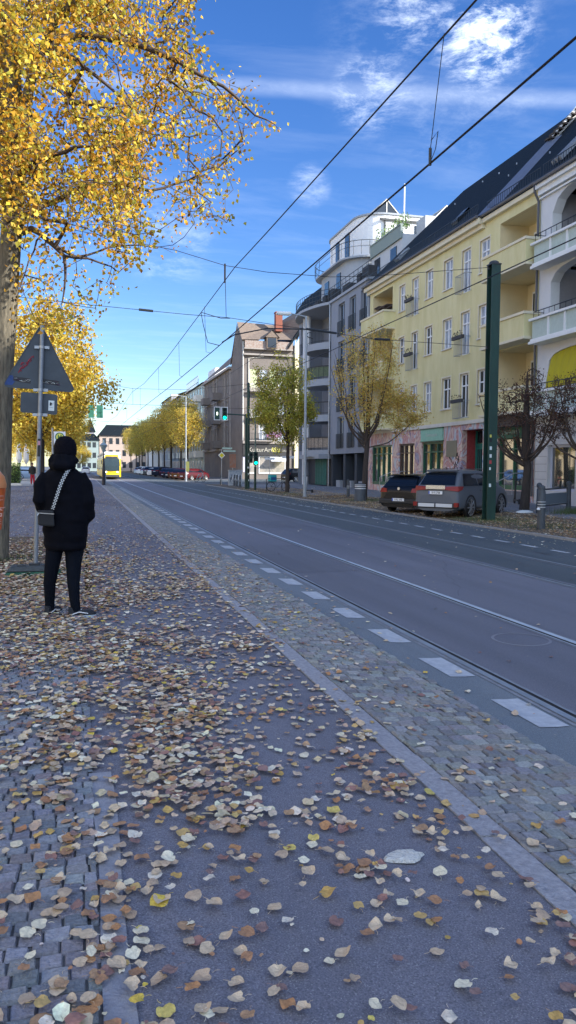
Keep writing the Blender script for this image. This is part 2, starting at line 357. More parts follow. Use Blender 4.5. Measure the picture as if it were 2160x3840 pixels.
# individual setts
def setts(name, u0, u1, v0, v1, du, dv, pal, jit, seed, h=.012, top=.02, diag=False, shadow=None):
    r_ = random.Random(seed); b = MB(); v = v0; row = 0
    while v < v1:
        u = u0-(r_.random()*du if diag else du*.5 if row % 2 else 0)+r_.uniform(-.01, .01)
        while u < u1:
            w = du*r_.uniform(.86, 1.1); a0, a1 = max(u, u0), min(u+w, u1)
            if a1-a0 > du*.3:
                gp = du*.03; j = lambda: r_.uniform(-jit, jit)
                z = top+r_.uniform(-.004, .004); tl = r_.uniform(-.004, .004)
                wob = .02*math.sin(u*3+v*.8) if diag else 0
                c = [(a0+gp+j(), v+gp+j()+wob), (a1-gp+j(), v+gp+j()+wob), (a1-gp+j(), v+dv-gp+j()+wob), (a0+gp+j(), v+dv-gp+j()+wob)]
                cx = sum(p[0] for p in c)/4; cy = sum(p[1] for p in c)/4
                lo = [(x, y, gz(x)+z-h) for x, y in c]; hi = [(lerp(x, cx, .12), lerp(y, cy, .12), gz(x)+z+(tl if x > cx else -tl)) for x, y in c]
                cc = vary(r_.choice(pal), .16, r_)
                k = len(b.v); b.v += lo+hi
                for f in ((4,5,6,7),(0,1,5,4),(1,2,6,5),(2,3,7,6),(3,0,4,7)): b.f.append(tuple(k+i for i in f)); b.m.append(0); b.c.append(cc)
            u += w
        v += dv; row += 1
    o = b.build(name, mat('sett_stone', (.3,.3,.3), .8, var=.28, scale=55, bump=.6, bscale=90, attr='Col'), attr=True); o['kind'] = 'structure'; return o
GP = [(.20,.21,.22),(.25,.255,.255),(.30,.305,.30),(.23,.235,.25),(.27,.265,.25)]
setts('cobbled_verge', 1.86, 2.74, 1.0, 34, .108, .092, GP, .006, 2)
setts('cobbled_verge', 1.86, 2.74, 34, 68, .22, .25, GP, .006, 3)
setts('mosaic_cobbles', -1.9, .052, 1.2, 9.5, .086, .068, [(.19,.205,.24),(.23,.245,.28),(.28,.29,.32),(.20,.21,.24),(.24,.23,.25)], .003, 4, diag=True)
# ------------------------------------------------------------------ buildings on the right (facade plane X = 20)
U = 20.0
def PF(s, z, d): return (U-d, s, z)               # street facades: s runs along Y, d outwards (towards -X)
def plaster(name, c, var=.07, b=.35): return mat(name, c, .88, var=var, scale=.9, bump=b, bscale=30)
def window(par, P, s0, s1, z0, z1, fm, gm=None, depth=.14, bars=(1, 1), sill=None, surround=None, fw_=.07, tr=.66):
    """frame (mesh) > pane, sill; sits in a wall opening"""
    f = MB(); d0, d1 = -depth, -depth+.05; w = fw_
    f.fbox(P, s0, s1, z0, z0+w, d0, d1); f.fbox(P, s0, s1, z1-w, z1, d0, d1)
    f.fbox(P, s0, s0+w, z0+w, z1-w, d0, d1); f.fbox(P, s1-w, s1, z0+w, z1-w, d0, d1)
    for i in range(bars[0]):
        c = lerp(s0, s1, (i+1)/(bars[0]+1)); f.fbox(P, c-w*.55, c+w*.55, z0+w, z1-w, d0+.002, d1+.01)
    if bars[1]:
        c = lerp(z0, z1, tr); f.fbox(P, s0+w, s1-w, c-w*.5, c+w*.5, d0+.004, d1+.015)
    if surround:
        q = .085
        for a in ((s0-q, s0, z0, z1+q), (s1, s1+q, z0, z1+q), (s0, s1, z1, z1+q)): f.fbox(P, *a, -.02, .025, 1)
    o = f.build('window', [fm, surround or fm], par, world=True)
    g = MB(); g.face([P(s0+w*.5, z0+w*.5, d0+.012), P(s1-w*.5, z0+w*.5, d0+.012), P(s1-w*.5, z1-w*.5, d0+.012), P(s0+w*.5, z1-w*.5, d0+.012)])
    g.build('pane', gm or GLASS, o, world=True)
    if sill:
        q = MB(); q.fbox(P, s0-.08, s1+.08, z0-.06, z0, -depth, .09); q.build('sill', sill, o, world=True)
    return o
def railing(par, P, s0, s1, z0, z1, d, mt, n=10, name='railing', ends=True, posts=.012):
    b = MB(); b.path([P(s0,z1,d), P(s1,z1,d)], .022, 5); b.path([P(s0,z0+.05,d), P(s1,z0+.05,d)], .016, 5)
    for i in range(n+1):
        s = lerp(s0, s1, i/n); b.path([P(s,z0,d), P(s,z1,d)], posts, 4, caps=False)
    if ends:
        for s in (s0, s1): b.path([P(s,z1,d), P(s,z1,0)], .018, 4); b.path([P(s,z0+.05,d), P(s,z0+.05,0)], .016, 4)
    return b.build(name, mt, par, world=True)
def guard(b, P, s0, s1, z, d, m=0, h=.32, step=.16):
    b.path([P(s0,z,d), P(s1,z,d)], .02, 4, m); b.path([P(s0,z+h,d), P(s1,z+h,d)], .02, 4, m)
    s = s0
    while s <= s1: b.path([P(s,z,d), P(s,z+h,d)], .014, 4, m, caps=False); s += step
# ---- yellow apartment house
YEL = mat('yellow_plaster', (.60,.545,.27), .9, col2=(.72,.66,.38), scale=1.3, stretch=(1,1,.3), bump=.5, bscale=45)
YELI = mat('cream_loggia_plaster', (.74,.63,.38), .9, var=.06, scale=1)
CREAM = mat('cream_cornice', (.68,.62,.45), .75, var=.05, scale=3)
Yb = thing('apartment_house', 'four storey yellow plastered house with green shopfronts and painted ground floor', 'apartment house', (U, 41, 0))
cols = [(45.85, 46.75, 0), (43.85, 44.75, 1), (41.85, 42.8, 0), (39.4, 40.45, 0), (37.35, 38.3, 1), (35.4, 36.38, 0)]
rows_ = [(11.58, 13.22), (8.27, 9.93), (4.9, 6.65)]
holes = []
for a, b_, k in cols:
    for z0, z1 in rows_: holes.append((a, b_, z0-(.62 if k and z0 > 8 or (k and b_ < 40) else 0), z1))
LR = [(11.88,13.53),(8.6,10.66),(5.3,7.33)]       # loggia openings right; the left ones are alike
for z0, z1 in LR: holes += [(31.3, 34.45, z0, z1), (47.9, 51.4, z0, z1)]
shops = [(31.6, 34.2, .55, 3.1), (35.72, 37.95, .1, 3.62), (40.15, 43.0, .5, 3.1), (44.1, 46.5, .5, 3.1), (47.6, 51.3, .4, 3.1)]
b = MB(); b.wall(PF, 31, 52, 3.98, 14.1, [h for h in holes], .2, 0, 1)
b.build('wall', [YEL, YELI], Yb, world=True); b = MB(); b.fbox(PF, 31, 52, 0, 14.1, -12, -11.8, 0); b.build('rear_wall', YEL, Yb, world=True)
b = MB()       # side walls and painted ground floor
b.face([PF(52,0,0),PF(52,0,-12),PF(52,14,-12),PF(52,14,0)]); b.face([PF(31,0,0),PF(31,0,-12),PF(31,14,-12),PF(31,14,0)]); b.f.pop(); b.m.pop(); b.c.pop(); b.build('side_wall', YEL, Yb, world=True)
def mural(name, cs, sc=1.1, seed=0.):
    mt = bpy.data.materials.new(name); mt.use_nodes = True; t = mt.node_tree; bs = t.nodes['Principled BSDF']; bs.inputs['Roughness'].default_value = .8
    c = t.nodes.new('ShaderNodeTexCoord'); q = t.nodes.new('ShaderNodeMapping'); q.inputs['Location'].default_value = (seed, seed*2, 0); q.inputs['Scale'].default_value = (1,1.3,.75); t.links.new(c.outputs['Object'], q.inputs[0])
    n = t.nodes.new('ShaderNodeTexNoise'); n.inputs['Scale'].default_value = sc; n.inputs['Detail'].default_value = 3; n.inputs['Distortion'].default_value = 1.6; t.links.new(q.outputs[0], n.inputs['Vector'])
    r = t.nodes.new('ShaderNodeValToRGB'); r.color_ramp.interpolation = 'B_SPLINE'; t.links.new(n.outputs[0], r.inputs[0]); e = r.color_ramp.elements
    while len(e) > 1: e.remove(e[-1])
    for i, cc in enumerate(cs):
        p = .3+.42*i/(len(cs)-1)
        if i == 0: e[0].position = p; e[0].color = (*cc, 1)
        else: k = e.new(p); k.color = (*cc, 1)
    t.links.new(r.outputs[0], bs.inputs['Base Color']); MATS[name] = mt; return mt
MUR = mural('mural_paint', [(.06,.16,.34),(.45,.55,.62),(.60,.62,.62),(.42,.10,.10),(.66,.48,.42),(.66,.60,.50),(.36,.05,.05),(.42,.50,.62),(.20,.10,.16)], .85)
b = MB(); b.wall(PF, 31, 52, 0, 3.98, shops, .3, 0, 0); b.build('mural', MUR, Yb, world=True)
b = MB(); b.fbox(PF, 34.6, 52, 3.92, 4.12, 0.003, .1); b.fbox(PF, 31, 34.6, 3.55, 4.1, 0.003, .55, 1); b.build('cornice_band', [OFFW, mat('brown_awning_box', (.07,.055,.05), .8)], Yb, world=True)
b = MB(); b.fbox(PF, 35.9, 52.2, 13.95, 14.25, .002, .42); b.fbox(PF, 35.9, 52.2, 13.75, 13.95, .002, .2); b.fbox(PF, 31, 35.88, 13.98, 14.2, .002, .22); b.build('eaves_cornice', CREAM, Yb, world=True)
b = MB(); b.path([PF(35.9,14.3,.5), PF(52.3,14.3,.5)], .09, 8); b.path([PF(31,14.3,.3), PF(35.88,14.3,.3)], .08, 8); b.path([PF(31.05,14.25,.32), PF(31.05,13.9,.3), PF(31.03,13.5,.1), PF(31.03,.3,.1)], .055, 8); b.build('gutter', mat('zinc_gutter', (.10,.10,.11), .5, .4), Yb, world=True)
# roof: long left slope with hipped far end, lower right slope, tiled gable wall between
b = MB()
def RP(v, t, off=0): return (U-.45+off+t*5.6, v, 14.32+t*5.95)
b.face([RP(36,0), RP(52.3,0), RP(48.2,1), RP(36,1)]); b.face([(U+5.15,36,20.27),(U+5.15,48.2,20.27),(U+12,52.3,14.3),(U+12,36,14.3)]); b.face([RP(52.3,0),RP(48.2,1),(U+12,52.3,14.3)])
b.face([RP(31,0,.35),RP(36,0,.35),RP(36,.96,.35),RP(31,.96,.35)]); b.face([RP(31,.96,.35),RP(36,.96,.35),(U+12,36,14.3),(U+12,31,14.3)])
ro = b.build('roof', SLATE, Yb, world=True)
b = MB(); b.face([RP(35.99,.70,0),(U+5.15,35.99,20.3),(U+8.3,35.99,17.5),RP(35.99,.70,.6)]); b.hexa([RP(35.72,.72,0),RP(36.0,.72,0),RP(36.0,1.0,0),RP(35.72,1.0,0),RP(35.72,.72,-.02),RP(36.0,.72,-.02),(U+5.15,36,20.5),(U+5.15,35.7,20.5)]); 
b.build('gable_wall', mat('white_render', (.74,.72,.68), .85, var=.05), Yb, world=True)
b = MB(); 
for t in np.arange(.70, 1.0, .045): q = RP(35.85,t,-.05); b.box(q[0]-.02, q[0]+.27, 35.6, 36.08, q[2]+.03, q[2]+.12)
q0, q1 = RP(36,.02,.3), RP(36,.74,.3); b.build('verge_tiles', mat('weathered_tiles', (.05,.042,.038), .9, var=.3), Yb, world=True)
b = MB(); b.face([RP(34.9,.02,.33),RP(36.0,.0,.0),RP(36.0,.72,.0),RP(35.3,.72,.33)]); b.build('lead_flashing', mat('lead_sheet', (.13,.15,.20), .5, .2, var=.1), Yb, world=True)
b = MB(); 
for v_ in (39.5, 47.6):
    c0 = RP(v_,.2); b.hexa([RP(v_,.14), RP(v_+.7,.14), RP(v_+.7,.27), RP(v_,.27)]+[(p[0]-.12,p[1],p[2]+.12) for p in (RP(v_,.14), RP(v_+.7,.14), RP(v_+.7,.27), RP(v_,.27))]); b.build('skylight', mat('skylight_glass', (.20,.23,.26), .25, spec=.6), Yb, world=True)
b = MB(); guard(b, PF, 36.2, 52.1, 14.6, .28, h=.42, step=.2); guard(b, PF, 31.1, 35.8, 14.6, 0.0, h=.42, step=.2); b.build('snow_guard', DMETAL, Yb, world=True)
b = MB()
for v_, t in [(38,.62),(40.6,.7),(43.5,.8),(46,.7),(37.2,.45),(33,.7),(34,.45)]: q = RP(v_,t,.35 if v_ < 36 else 0); b.box(q[0]-.08,q[0]-.02,v_,v_+.03,q[2],q[2]+.10)
b.build('roof_hooks', METAL, Yb, world=True)
for a, b_, k in cols:
    for i, (z0, z1) in enumerate(rows_):
        zz = z0-(.62 if k and z0 > 8 or (k and b_ < 40) else 0)
        window(Yb, PF, a, b_, zz, z1, WHITE, GLASS_C if (int(a*3)+i) % 3 else GLASS, .15, (1, 1), OFFW if not k else None, CREAM, tr=.64 if zz == z0 else .73)
        if k and not (i == 2 and a > 40):
            rl = railing(Yb, PF, a-.12, b_+.12, z0-.68, z0+.28, .34, mat('grey_balconet', (.30,.31,.31), .6, .3), 9, 'balconet')
            if (i, a > 40) in ((0, True), (1, False), (1, True), (2, False)):
                q = MB(); q.fbox(PF, a-.1, b_+.1, z0+.18, z0+.36, .36, .52, 0)
                for _ in range(40):
                    s_, z_ = rng.uniform(a-.1, b_+.1), z0+.36+rng.uniform(-.02, .2); e = .05; q.face([PF(s_,z_,.36+rng.random()*.16),PF(s_+e,z_+e,.4),PF(s_,z_+2*e,.46)],1)
                q.build('planter_box', [mat('planter', (.05,.05,.055), .8), mat('dull_leaves', (.09,.08,.05), .9)], rl, world=True)
for side, (s0, s1) in enumerate([(31.3, 34.45), (47.9, 51.4)]):
    for i, (z0, z1) in enumerate(LR):
        lg = MB(); lg.fbox(PF, s0-.3, s1+.3, z0-1.25, z1+.1, -1.62, -1.6, 0); lg.face([PF(s0,z0-1.2,-.2),PF(s0,z0-1.2,-1.6),PF(s0,z1,-1.6),PF(s0,z1,-.2)]); lg.face([PF(s1,z0-1.2,-.2),PF(s1,z0-1.2,-1.6),PF(s1,z1,-1.6),PF(s1,z1,-.2)]); lg.face([PF(s0,z1-.003,-.2),PF(s1,z1-.003,-.2),PF(s1,z1-.003,-1.6),PF(s0,z1-.003,-1.6)])
        lg.build('loggia', YELI, Yb, world=True)
        pb = MB(); pb.fbox(PF, s0-.45, s1+.25, z0-1.1, z0-.12, .002, .8, 0); pb.fbox(PF, s0-.5, s1+.3, z0-.12, z0+.0, .0, .86, 1); pb.fbox(PF, s0-.48, s1+.28, z0-1.22, z0-1.1, .0, .84, 1)
        pb.build('balcony', [YEL, CREAM], Yb, world=True)
        for a, bb in ((s0+.6, s0+1.4), (s0+1.75, s0+2.6)):
            f = MB(); f.fbox(PF, a, bb, z0-1, z1-.45, -1.6, -1.52); fr = f.build('window', WHITE, Yb, world=True)
            g = MB(); g.fbox(PF, a+.1, (a+bb)/2-.04, z0-.5, z1-.55, -1.53, -1.5); g.fbox(PF, (a+bb)/2+.04, bb-.1, z0-.5, z1-.55, -1.53, -1.5); g.build('pane', GLASS, fr, world=True)
q = MB()
for i in range(14): s_ = 48.1+rng.random()*2.8; z_ = 12+rng.random()*.8; q.fbox(PF, s_, s_+rng.uniform(.3,.9), z_, z_+.05, -.5, -.1+.01*i)
q.fbox(PF, 48.1, 49.9, 11.9, 12.0, -.6, -.15); q.build('stored_planks', mat('old_boards', (.10,.07,.06), .9, var=.4), Yb, world=True)
# shopfronts
SG = mat('shop_green', (.015,.10,.055), .4, var=.1)
def shopfront(par, s0, s1, z0, z1, fm, n=2, door=None, fascia=None, fcol=None, txt=None, tcol=None, tsz=.3, P=PF, ex=(0,-1,0)):
    f = MB(); w = .1; d0, d1 = -.22, -.1
    f.fbox(P, s0, s1, z1-.12, z1, d0, d1); f.fbox(P, s0, s1, z0, z0+.22, d0, d1)
    xs = [lerp(s0, s1, i/n) for i in range(n+1)]
    for i, x in enumerate(xs):
        a = x if i == 0 else (x-w if i == n else x-w/2); f.fbox(P, a, a+w, z0+.22, z1-.12, d0+.001, d1+.01)
    f.fbox(P, s0+w, s1-w, z1-.62, z1-.55, d0+.002, d1-.01)
    o = f.build('shop_window', fm, par, world=True)
    g = MB(); g.face([P(s0+.05,z0+.1,-.19),P(s1-.05,z0+.1,-.19),P(s1-.05,z1-.06,-.19),P(s0+.05,z1-.06,-.19)]); g.build('pane', SHOPGLASS, o, world=True); g = MB(); g.face([P(s0,z0,-2.2),P(s1,z0,-2.2),P(s1,z1,-2.2),P(s0,z1,-2.2)]); g.build('shop_interior', mat('dark_interior', (.02,.02,.022), .9), o, world=True)
    if fascia:
        q = MB(); q.fbox(P, s0-.02, s1+.02, fascia[0], fascia[1], .004, .09, 0)
        for a in ((s0-.06,s1+.06,fascia[1],fascia[1]+.05),(s0-.06,s1+.06,fascia[0]-.05,fascia[0])): q.fbox(P, *a, .004, .13, 1)
        fo = q.build('shop_sign', [fcol, fm], par, world=True)
        if txt:
            p = Vector(P((s0+s1)/2, (fascia[0]+fascia[1])/2, .095)); 
            qq = Vector(); rr = fo
            while rr: qq = qq+Vector(rr.location); rr = rr.parent
            text(txt, tsz, tcol, fo, frame_mtx(p-qq, ex, (0,0,1)))
    return o
shopfront(Yb, 47.6, 51.3, .4, 3.1, SG, 4)
shopfront(Yb, 44.1, 46.5, .5, 3.1, mat('brown_frame', (.09,.055,.04), .6), 3)
shopfront(Yb, 40.15, 43.0, .5, 3.1, SG, 3, fascia=(3.16,3.85), fcol=mat('mint_board', (.26,.50,.38), .6, var=.1), txt='Tonmuseum', tcol=mat('pale_letters', (.42,.50,.46), .6), tsz=.3)
shopfront(Yb, 31.6, 34.2, .55, 3.1, SG, 2, fascia=(3.08,3.52), fcol=mat('dull_green_board', (.035,.13,.08), .6, var=.2), txt='JOSEPH WILD', tcol=mat('silver_letters', (.38,.42,.36), .6), tsz=.26)
d = MB(); d.fbox(PF, 35.72, 37.95, 2.8, 2.9, -.9, -.8); d.fbox(PF, 35.75, 37.92, .1, 2.8, -.95, -.85)
for s_ in (35.85, 36.9, 37.8): d.fbox(PF, s_, s_+.1, .1, 3.6, -.86, -.78)
for s_ in (36.1, 36.3, 36.5, 36.7, 37.15, 37.35, 37.55): d.path([PF(s_,.8,-.82),PF(s_,2.6,-.82)], .02, 4)
dr = d.build('entrance_door', mat('teal_door', (.02,.17,.14), .45, var=.1), Yb, world=True)
d = MB(); d.fbox(PF, 35.95, 36.85, .9, 2.6, -.85, -.84); d.fbox(PF, 37.05, 37.75, .9, 2.6, -.85, -.84); d.fbox(PF, 35.8, 37.9, 2.95, 3.55, -.95, -.9); d.build('pane', GLASS, dr, world=True)
d = MB(); d.face([PF(35.72,.1,-.3),PF(35.72,.1,-.95),PF(35.72,3.62,-.95),PF(35.72,3.62,-.3)]); d.face([PF(37.95,.1,-.3),PF(37.95,.1,-.95),PF(37.95,3.62,-.95),PF(37.95,3.62,-.3)]); d.face([PF(35.72,3.62,-.3),PF(37.95,3.62,-.3),PF(37.95,3.62,-.95),PF(35.72,3.62,-.95)]); d.build('door_recess', mat('red_recess', (.30,.045,.045), .8, var=.2), Yb, world=True)
d = MB(); d.fbox(PF, 38.5, 39.7, 2.2, 3.1, .003, .05); d.build('notice_board', mat('khaki_board', (.24,.22,.15), .8), Yb, world=True)
gm1, gm2 = mat('black_spray', (.02,.02,.025), .8), mat('white_spray', (.75,.75,.78), .8)
d = MB()
for k in range(26):
    s_, z_ = rng.uniform(38.0, 39.9), rng.uniform(.5, 2.1); pts = [PF(s_+math.sin(j*1.3+k)*.14, z_+j*.09+math.cos(j*1.9+k)*.05, .02) for j in range(5)]; d.path(pts, .02, 3, k % 2, False)
d.build('graffiti', [gm1, gm2], Yb, world=True)
for i, s_ in enumerate((32.0, 41.2, 45.1)):
    st = MB(); st.fbox(PF, s_-.1, s_+1.5, 0, .17, .0, 1.1); st.fbox(PF, s_-.1, s_+1.5, .17, .34, .0, .8); st.fbox(PF, s_-.1, s_+1.5, .34, .5, .0, .5); q = st.build('entrance_step', PAVE, Yb, world=True)
    h = MB()
    for e in (s_, s_+1.4):
        h.path([PF(e,0,1.3), PF(e,.95,1.3), PF(e,1.35,.4), PF(e,1.35,.1)], .025, 5)
        for dd in (.9,.5): h.path([PF(e,.2,dd), PF(e,1.15,dd)], .018, 4)
    h.build('handrail', METAL, q, world=True)
# ---- white house with arched loggias (runs on behind the photographer and shades the street)
WH = mat('pale_grey_plaster', (.60,.61,.61), .88, var=.05, scale=1.2, bump=.3, bscale=40)
WHs = mat('white_stucco', (.72,.74,.73), .8, var=.05, scale=3)
Wb = thing('apartment_house', 'pale grey house with round arched loggias and mint balcony fronts', 'apartment house', (U, 0, 0))
b = MB(); bays = [(25.4, 30.08), (17.5, 22.2), (9.6, 14.3)]; LV = [(11.5, 12.7, 13.6), (8.2, 9.75, 10.35), (5.0, 6.3, 6.75)]
def archwall(s0, s1, za, zb, bays, z0, zs, zt):
    ss = s0
    for a, c in sorted(bays):
        b.face([PF(ss,za,0),PF(a,za,0),PF(a,zb,0),PF(ss,zb,0)]); b.face([PF(a,za,0),PF(c,za,0),PF(c,z0,0),PF(a,z0,0)])
        n = 14; pr = [(lerp(a,c,i/n), zs+(zt-zs)*math.sqrt(max(0,1-(2*abs(i/n-.5))**2.6))) for i in range(n+1)]
        for i in range(n):
            (x0,y0),(x1,y1) = pr[i],pr[i+1]; b.face([PF(x0,y0,0),PF(x1,y1,0),PF(x1,zb,0),PF(x0,zb,0)]); b.face([PF(x0,y0,0),PF(x1,y1,0),PF(x1,y1,-.45),PF(x0,y0,-.45)],1)
        for x in (a, c): b.face([PF(x,z0,0),PF(x,zs,0),PF(x,zs,-.45),PF(x,z0,-.45)],1)
        ss = c
    b.face([PF(ss,za,0),PF(s1,za,0),PF(s1,zb,0),PF(ss,zb,0)])
edges = [14.0, 10.55, 7.3, 4.1]
for i, (z0, zs, zt) in enumerate(LV): archwall(-60, 30.98, edges[i+1], edges[i], bays, z0, zs, zt)
b.wall(PF, -60, 30.98, 0, 4.1, [(28.0, 29.98, .6, 2.62), (24.5, 27.6, .1, 2.7), (17.5, 22, .6, 2.7)], .25)
b.face([PF(-60,0,0),PF(-60,0,-12),PF(-60,14,-12),PF(-60,14,0)]); b.build('wall', [WH, WHs], Wb, world=True); b = MB(); b.fbox(PF, -60, 30.98, 0, 14, -12, -11.8); b.build('rear_wall', WH, Wb, world=True)
b = MB()
for a, c in bays:
    b = MB()
    for z0, zs, zt in LV: b.fbox(PF, a-.2, c+.2, z0-1.2, zt+.1, -1.95, -1.9); b.face([PF(a,z0-1,-.45),PF(a,z0-1,-1.9),PF(a,zt,-1.9),PF(a,zt,-.45)]); b.face([PF(c,z0-1,-.45),PF(c,z0-1,-1.9),PF(c,zt,-1.9),PF(c,zt,-.45)])
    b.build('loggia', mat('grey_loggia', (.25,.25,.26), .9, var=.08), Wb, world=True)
for i, (a, c) in enumerate(bays[:1]):
    for j, (z0, zs, zt) in enumerate(LV):
        q = MB(); q.fbox(PF, a-.3, c+.5, z0-.98, z0-.1, .002, .55, 0); q.fbox(PF, a-.4, c+.62, z0-.1, z0+.0, 0, .68, 1); q.fbox(PF, a-.35, c+.55, z0-.05-.95, z0-.9, 0, .62, 1); q.fbox(PF, a-.4, c+.6, z0-1.12, z0-1.0, 0, .68, 1)
        for k in range(4): s_ = lerp(a, c, (k+.3)/4); q.fbox(PF, s_, s_+.12, z0-.9, z0-.1, .55, .6, 1)
        bo = q.build('balcony', [mat('mint_stucco', (.44,.52,.47), .8, var=.08), WHs], Wb, world=True)
        railing(bo, PF, a-.3, c+.5, z0, z0+.3 if j else z0+.36, .5, DMETAL, 14)
q = MB()
for i in range(9): q.fbox(PF, 26.5, 29.3, 8.3+i*.17, 8.38+i*.17, -1.5, -1.44)
q.fbox(PF, 28.5, 28.6, 8.2, 10.1, -1.4, -1.3); q.build('balcony_shelf', mat('dark_wood', (.05,.035,.03), .8), Wb, world=True)
q = MB(); rows = [[PF(s, 6.75-t*1.75, -.1+.35*math.sin(t*1.4)+.015*math.sin(s*14)) for s in np.linspace(25.6, 29.95, 30)] for t in (0,.25,.5,.75,1)]; q.grid(rows); q.build('sun_blind', mat('yellow_fabric', (.42,.36,.01), .8, var=.15, stretch=(1,5,.3)), Wb, world=True)
b = MB(); b.fbox(PF, -60, 30.95, 13.95, 14.15, 0, .35); b.fbox(PF, -60, 30.95, 13.55, 13.62, 0, .12); b.fbox(PF, -60, 30.95, 13.7, 13.95, 0, .2); b.fbox(PF, -60, 30.95, 3.75, 3.95, 0, .15); b.build('cornice', WHs, Wb, world=True)
b = MB(); b.path([PF(-60,14.2,.42),PF(30.9,14.2,.42)], .09, 6); b.build('gutter', MATS['zinc_gutter'], Wb, world=True)
b = MB(); b.face([(U-.4,-60,14.25),(U-.4,30.95,14.25),(U+5.6,30.95,20.5),(U+5.6,-60,20.5)]); b.face([(U+5.6,-60,20.5),(U+5.6,30.95,20.5),(U+12,30.95,14),(U+12,-60,14)]); b.face([(U-.4,-60,14.25),(U+5.6,-60,20.5),(U+12,-60,14)]); b.build('roof', SLATE, Wb, world=True)
b = MB(); guard(b, PF, 20, 30.7, 14.5, .15, h=.45, step=.18); b.build('snow_guard', DMETAL, Wb, world=True)
b = MB()
for k in range(3): v_ = 29.9-k*.28; b.hexa([(U-.1,v_,14.7),(U-.1,v_+.12,14.7),(U+4.6,v_+.12-1.0,19.6),(U+4.6,v_-1.0,19.6),(U-.2,v_,14.85),(U-.2,v_+.12,14.85),(U+4.5,v_+.12-1.0,19.75),(U+4.5,v_-1.0,19.75)])
b.build('zinc_verge', mat('zinc_sheet', (.22,.24,.27), .45, .4), Wb, world=True)
b = MB()
for k in range(9): b.fbox(PF, 30.05, 30.95, .75+k*.34, .765+k*.34, -.01, .004)
b.build('plaster_joint', mat('joint_shadow_grey', (.22,.23,.24), .9), Wb, world=True)
window(Wb, PF, 28.0, 29.98, .6, 2.62, mat('bluish_white_frame', (.52,.56,.66), .5), SHOPGLASS, .2, (0, 0), None, None, .12)
# ---- grey modern block with round balconies
GR = mat('blue_grey_render', (.24,.265,.31), .85, var=.10, stretch=(1,1,.3), scale=1.2, bump=.25, bscale=30)
GRl = mat('light_grey_render', (.30,.33,.37), .8, var=.05)
PH = mat('white_penthouse', (.72,.73,.74), .8, var=.03)
Gb = thing('apartment_block', 'blue grey modern block with rounded corner balconies and white penthouse', 'apartment block', (U, 61, 0))
gc = [(57.45, 59.0), (54.95, 56.4), (52.55, 53.9)]; gr = [(11.95,14.5),(8.98,11.53),(6.0,8.55),(3.08,5.6)]
b = MB(); b.wall(PF, 52.02, 60.85, 2.66, 14.95, [(a,c,z0,z1) for a,c in gc for z0,z1 in gr], .25)
b.wall(PF, 67.9, 70.4, 2.66, 14.95, [(68.5,69.8,z0,z1) for z0,z1 in gr], .25)
b.face([PF(60.85,2.66,0),PF(60.85,2.66,-1.5),PF(60.85,14.95,-1.5),PF(60.85,14.95,0)]); b.face([PF(60.85,2.66,-1.5),PF(67.9,2.66,-1.5),PF(67.9,14.95,-1.5),PF(60.85,14.95,-1.5)]); b.face([PF(67.9,2.66,0),PF(67.9,2.66,-1.5),PF(67.9,14.95,-1.5),PF(67.9,14.95,0)])
b.face([PF(70.4,0,0),PF(70.4,0,-12),PF(70.4,15,-12),PF(70.4,15,0)]); b.face([PF(52.02,0,-.5),PF(52.02,0,-12),PF(52.02,15,-12),PF(52.02,15,-.5)]); b.build('wall', GR, Gb, world=True); b = MB(); b.fbox(PF, 52.02, 70.4, 0, 15, -12, -11.8); b.build('rear_wall', GR, Gb, world=True)
b = MB(); b.fbox(PF, 52.05, 70.3, 0, 2.64, -1.1, -1.0, 0)
for s_ in (52.05, 54.6, 57.2, 60.3): b.fbox(PF, s_, s_+.5, 0, 2.6, -.9, -.1, 0)
for s_ in (53.2, 55.7, 58.4): b.fbox(PF, s_, s_+.9, 0, .55, -.7, -.05, 1)
b.build('ground_floor', [mat('dark_ground_floor', (.035,.045,.06), .7), GRl], Gb, world=True)
for s_ in (52.7, 55.2, 57.8): window(Gb, PF, s_, s_+1.7, .5, 2.55, DMETAL, SHOPGLASS, .95, (1,0))
b = MB(); rows = [[PF(s, z, .25+.12*math.sin(s*9)) for s in np.linspace(61.2,64.2,60)] for z in (.1,2.5)]; b.grid(rows); b.build('roller_gate', mat('teal_green_gate', (.015,.10,.085), .6, var=.2), Gb, world=True)
for a, c in gc:
    for z0, z1 in gr:
        window(Gb, PF, a, c, z0, z1, mat('grey_alu_frame', (.34,.37,.42), .4, .4), GLASS, .22, (1, 0), None, None, .07); railing(Gb, PF, a-.02, c+.02, z0, z0+1.15, .08, DMETAL, 9, 'balconet', False, .022)
for z0, z1 in gr: window(Gb, PF, 68.5, 69.8, z0, z1, MATS['grey_alu_frame'], GLASS, .2, (0,0)); railing(Gb, PF, 68.4, 69.9, z0, z0+1.0, .06, DMETAL, 6, 'balconet', False)
def arc(s0, s1, z, bulge, n=12, back=0): return [PF(lerp(s0,s1,i/n), z, back+bulge*math.sin(math.pi*i/n)**.75) for i in range(n+1)]
